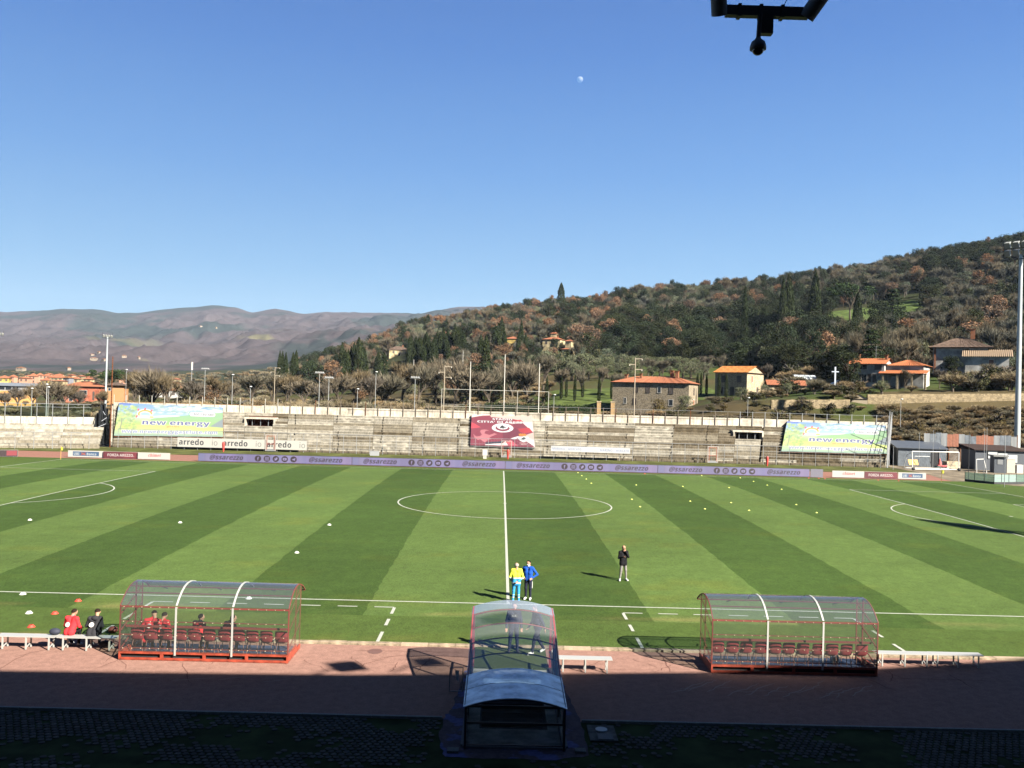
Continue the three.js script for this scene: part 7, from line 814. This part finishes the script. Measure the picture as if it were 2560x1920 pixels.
function mast(label, x, z, top, r, rows, turn = 0, y = 0, hs = 1) { const P = thing('floodlight_mast', label, 'floodlight mast', [x, y, z], turn), H = top - y; obj('mast_shaft', rod([0, 0, 0], [0, H, 0], r, r * 0.55, 14), m([0.42, 0.46, 0.46], 0.45, { metalness: 0.3 }), P); obj('head_frame', [bar([-2.6, H - 0.4, 0], [2.6, H - 0.4, 0], 0.14), bar([-2.6, H + 1.1, 0], [2.6, H + 1.1, 0], 0.1), bar([-2.6, H - 0.4, 0], [-2.6, H + 2.2, 0], 0.1), bar([2.6, H - 0.4, 0], [2.6, H + 2.2, 0], 0.1), bar([-2.6, H - 0.8, 0.5], [2.6, H - 0.8, 0.5], 0.12)], M_DARKMETAL, P); for (let j = 0; j < rows; j++) for (let i = 0; i < 4; i++) { const f = obj('floodlight', box(0.85, 0.95, 0.5, -2.0 + i * 1.33, H + 0.3 + j * 1.35, 0.25, 0, 0.45), m([0.22, 0.23, 0.2], 0.5), P); obj('lamp_glass', box(0.78, 0.08, 0.42, -2.0 + i * 1.33, H + 0.82 + j * 1.35, 0.05, 0, 0.45), m([0.6, 0.6, 0.57], 0.3), f); } for (const c of P.children) if (c.name !== 'mast_shaft' && hs !== 1) { c.scale.setScalar(hs); c.position.y = H * (1 - hs); } return P; }
mast('tall grey floodlight mast beside the compound sheds', 84.6, -72, 34.6, 0.5, 2, -0.85); mast('tall floodlight mast at the near corner whose shadow reaches the penalty arc', 69.4, 36.8, 29.5, 0.42, 2, -1.2); mast('slim pale floodlight mast beyond the rusty divider', -99.4, -150, 20.8, 0.3, 1, 0.9, 1.5, 0.5); mast('floodlight mast at the town edge past the lower terrace', -126.6, -150, 20.6, 0.3, 1, 0.9, 1.5, 0.5);
// ---- compound behind the corner with the portable goal
struct('yard', poly([[55.5, -34.5], [62, -31.5], [130, -31], [130, -69], [57.3, -69], [57.3, -46], [56, -40]], -0.006), m([0.26, 0.215, 0.155], 0.95, { t: T_BLOTCH, s: 5 }));
const M_SHEET = m([0.20, 0.23, 0.26], 0.55, { metalness: 0.3, t: T_STREAK, s: 2 }), M_SHEETD = m([0.055, 0.065, 0.08], 0.6), M_RUSTP = m([0.34, 0.12, 0.06], 0.8, { t: T_STREAK, s: 1 });
const corr = (w, h, x, y, z, ry = 0) => quadGrid(Math.round(w / 0.04), 1, (a, b) => [(a - 0.5) * w, b * h, 0.025 * Math.cos(a * w * 6.283 / 0.2)]).rotateY(ry).translate(x, y, z);
{
  const S = thing('metal_shed', 'grey sheet metal shed with a dark pitched roof behind the portable goal', 'shed', [64, 0, -63], -0.2); obj('wall', [bx(-3.6, 3.2, -0.1, 2.7, -3, 3)], M_SHEET, S); obj('roof', [hexa([[-3.9, 2.7, 3.3], [3.5, 2.7, 3.3], [3.5, 2.7, -3.3], [-3.9, 2.7, -3.3], [-3.9, 2.8, 3.3], [3.5, 2.8, 3.3], [3.5, 3.6, -3.3], [-3.9, 3.6, -3.3]])], M_SHEETD, S); obj('door', bx(1.1, 2.1, 0, 2.4, 3.0, 3.05), M_DARKMETAL, S); obj('door_post', bx(2.2, 2.3, 0, 3.0, 3.05, 3.12), M_GALV, S);
  const F = thing('corrugated_fence', 'fence of rusty red and grey corrugated sheets above the compound', 'fence', [0, 0, 0]); for (let i = 0; i < 16; i++) { const x = 66.5 + i * 0.92, o = obj('sheet_panel', corr(0.9, 1.9 + 0.3 * hash2(i, 1, 2), x, 2.9 - (i > 5 ? 0.2 : 0), -65.5), i > 3 && i < 6 || i > 8 && i < 12 ? M_RUSTP : i % 3 ? M_SHEET : M_GALV, F); o.material.side = THREE.DoubleSide; } for (let i = 0; i < 9; i++) obj('fence_post', bx(66.4 + i * 1.8, 66.5 + i * 1.8, 0, 5.0, -65.65, -65.55), M_RUST, F); obj('base_wall', bx(66, 82, -0.1, 3.0, -65.9, -65.7), m([0.2, 0.17, 0.14], 0.95, { t: T_BLOTCH, s: 2 }), F);
  const D = thing('dark_shed', 'dark lean-to shed with three pale panels on its side', 'shed', [73.5, 0, -58], -0.1); obj('wall', bx(-4, 3, -0.1, 2.9, -3, 2), M_SHEETD, D); obj('roof', hexa([[-4.3, 2.9, 2.3], [3.3, 2.9, 2.3], [3.3, 2.9, -3.3], [-4.3, 2.9, -3.3], [-4.3, 3.05, 2.3], [3.3, 3.0, 2.3], [3.3, 3.5, -3.3], [-4.3, 3.6, -3.3]]), m([0.05, 0.035, 0.03], 0.9), D); for (const [x, y] of [[-1.6, 2.3], [-0.2, 2.0], [1.2, 1.8]]) obj('pale_panel', box(1.3, 1.1, 0.06, x, y, 2.08), m([0.46, 0.48, 0.47], 0.6), D);
  const K = thing('kiosk', 'small dark kiosk beside pale boxes at the corner of the compound', 'kiosk', [70.6, 0, -52.4], -0.2); obj('cabin', bx(-0.9, 0.7, 0, 2.3, -1, 0.8), M_SHEETD, K); obj('roof', bx(-1.1, 0.9, 2.3, 2.5, -1.2, 1.1), m([0.2, 0.2, 0.19], 0.8), K); obj('window', bx(-0.5, 0.2, 1.2, 1.9, 0.8, 0.84), M_GALV, K);
  solo('pale_cabinet', 'tall pale cream cabinet next to the dark kiosk', 'cabinet', [box(1.2, 1.9, 0.8, 72.2, 0.95, -52.6), box(1.26, 0.06, 0.86, 72.2, 1.93, -52.6)], m([0.5, 0.45, 0.37], 0.7, { t: T_SPECK, s: 1 })); solo('pale_cabinet', 'low pale cabinet beside the taller cream one', 'cabinet', [box(0.9, 1.15, 0.7, 73.4, 0.57, -52.4), box(0.96, 0.05, 0.76, 73.4, 1.17, -52.4)], m([0.5, 0.47, 0.42], 0.7));
  solo('concrete_block', 'sunlit pale concrete block behind the portable goal', 'block', [box(2.1, 1.1, 1.2, 66.4, 0.55, -57.6, 0.1)], m([0.52, 0.44, 0.31], 0.9, { t: T_BLOTCH, s: 1.5 })); solo('orange_board', 'orange tilted board leaning by the terrace divider', 'board', [box(1.5, 0.9, 0.06, 61.0, 0.75, -58.2, 0.1, -0.5)], m([0.50, 0.25, 0.04], 0.7));
  const J = thing('equipment_heap', 'heap of red and green training gear inside the portable goal', 'gear', [64.5, 0, -56.6]); const R = rng(17); obj('red_cone', new THREE.ConeGeometry(0.3, 1.1, 12).translate(-0.3, 1.1, 0), m([0.42, 0.05, 0.03], 0.7), J); for (let i = 0; i < 9; i++) obj(['mat_roll', 'hurdle', 'bag'][i % 3], i % 3 === 0 ? rod([-1 + R() * 1.4, 0.25 + R() * 0.3, -0.4 + R() * 0.7], [0 + R() * 1.4, 0.2 + R() * 0.4, -0.4 + R() * 0.8], 0.16, 0.16, 10) : i % 3 === 1 ? merge([bar([-0.6 + R(), 0, R() * 0.4], [-0.4 + R(), 0.8, 0], 0.05), bar([-0.2 + R(), 0.6, 0.2], [0.8, 0.5 + R() * 0.3, 0.1], 0.05)]) : new THREE.SphereGeometry(0.32, 10, 8).scale(1.3, 0.7, 0.9).translate(-0.8 + R() * 1.8, 0.22, -0.2 + R() * 0.5), [m([0.03, 0.06, 0.05], 0.8), m([0.3, 0.04, 0.04], 0.7), m([0.02, 0.02, 0.025], 0.8)][(i + 1) % 3], J);
  // portable goal
  const G = thing('portable_goal', 'white portable football goal on black wheels beside the terrace end', 'goal', [61.9, 0, -53.2], 0.16); const M = m([0.64, 0.63, 0.58], 0.5); for (const s of [-1, 1]) { obj('post', rod([s * 3.66, 0.16, 0], [s * 3.72, 2.66, -0.1], 0.065), M, G); obj('side_brace', rod([s * 3.7, 2.55, -0.1], [s * 3.95, 2.1, -0.9], 0.035), M, G); obj('back_stay', rod([s * 3.95, 2.1, -0.9], [s * 3.66, 0.16, -2.0], 0.03), M, G); obj('ground_bar', rod([s * 3.66, 0.16, 0], [s * 3.66, 0.16, -2.0], 0.05), M, G); const w = obj('wheel', new THREE.CylinderGeometry(0.2, 0.2, 0.28, 14).rotateZ(Math.PI / 2).translate(s * 3.62, 0.2, 0.2), M_BLACK, G); obj('hub', new THREE.CylinderGeometry(0.07, 0.07, 0.3, 8).rotateZ(Math.PI / 2).translate(s * 3.62, 0.2, 0.2), M_GALV, w); } obj('crossbar', rod([-3.72, 2.66, -0.1], [3.72, 2.66, -0.1], 0.065), M, G); obj('front_ground_bar', rod([-3.66, 0.16, 0], [3.66, 0.16, 0], 0.06), M, G); obj('back_bar', rod([-3.66, 0.16, -2.0], [3.66, 0.16, -2.0], 0.04), M, G);
  const G2 = thing('small_goal', 'small grey five-a-side goal frame inside the larger one', 'goal', [60.9, 0, -55.2], 0.16); for (const s of [-1, 1]) obj('post', rod([s * 1.4, 0, 0], [s * 1.2, 1.85, 0], 0.04), M_GALV, G2); obj('crossbar', rod([-1.2, 1.85, 0], [1.2, 1.85, 0], 0.04), M_GALV, G2); const G3 = thing('small_goal', 'small white goal frame leaning behind the green mesh fence', 'goal', [67.3, 0, -50.9], 0.4); for (const s of [-1, 1]) obj('post', rod([s * 1.0, 0, 0], [s * 1.0, 1.9, -0.3 - s * 0.2], 0.045), M, G3); obj('crossbar', rod([-1.0, 1.9, -0.1], [1.0, 1.9, -0.5], 0.045), M, G3);
  for (const [x, z, t, l] of [[60.7, -55.8, 6.6, 'net pole rising behind the portable goal beside the orange board'], [63.1, -56.5, 6.7, 'net pole rising behind the middle of the portable goal'], [59.1, -39, 6.9, 'dark net pole at the start of the green mesh fence'], [62.9, -41.8, 7.4, 'grey net pole behind the green mesh fence'], [58.1, -29.2, 6.9, 'grey net pole before the green glass panels'], [55.2, -51.9, 5.4, 'grey net pole beside the terrace divider'], [66.0, -48, 6.8, 'grey net pole before the dark lean-to shed']]) pole('net_pole', l, 'pole', x, z, t, 0.06, l.startsWith('dark') ? M_DARKMETAL : M_GALV).position.y = 0;
  const N = thing('green_mesh_fence', 'low green mesh and glass fence round the compound corner', 'fence', [0, 0, 0]), M_GN = m([0.35, 0.55, 0.48], 0.2, { transmission: 0.88, thickness: 0 }), pts = [[57.4, -36.6], [59.2, -33.3], [62.4, -34.2], [66, -35.2], [70, -36]]; for (let i = 0; i < pts.length - 1; i++) { const [a, b] = [pts[i], pts[i + 1]], n = 3; for (let q = 0; q < n; q++) { const x0 = lerp(a[0], b[0], q / n), z0 = lerp(a[1], b[1], q / n), x1 = lerp(a[0], b[0], (q + 1) / n), z1 = lerp(a[1], b[1], (q + 1) / n); obj('mesh_panel', quadGrid(1, 1, (u, v) => [lerp(x0, x1, u), 0.25 + v * 0.9, lerp(z0, z1, u)]), i === 1 ? m([0.6, 0.85, 0.83], 0.1, { transmission: 0.85, thickness: 0 }) : M_GN, N); obj('fence_post', rod([x0, 0, z0], [x0, 1.25, z0], 0.035), M_DARKMETAL, N); obj('kick_board', bar([x0, 0.13, z0], [x1, 0.13, z1], 0.05, 0.26), M_BLACK, N); } }
}
// moon, up in the afternoon sky; emissive colour imitates sky glow over its disc
{ const D = 6200, o = solo('moon_in_sky', 'pale gibbous daytime moon in the blue sky', 'moon', [new THREE.SphereGeometry(20, 32, 20)], m([0.15, 0.145, 0.14], 1, { t: T_BLOTCH, s: 40, emissive: new THREE.Color().setRGB(0.027, 0.062, 0.13) })); o.position.set(camera.position.x + 0.0748 * D, camera.position.y + 0.3358 * D, camera.position.z - 0.939 * D); }
renderer.render(scene, camera);
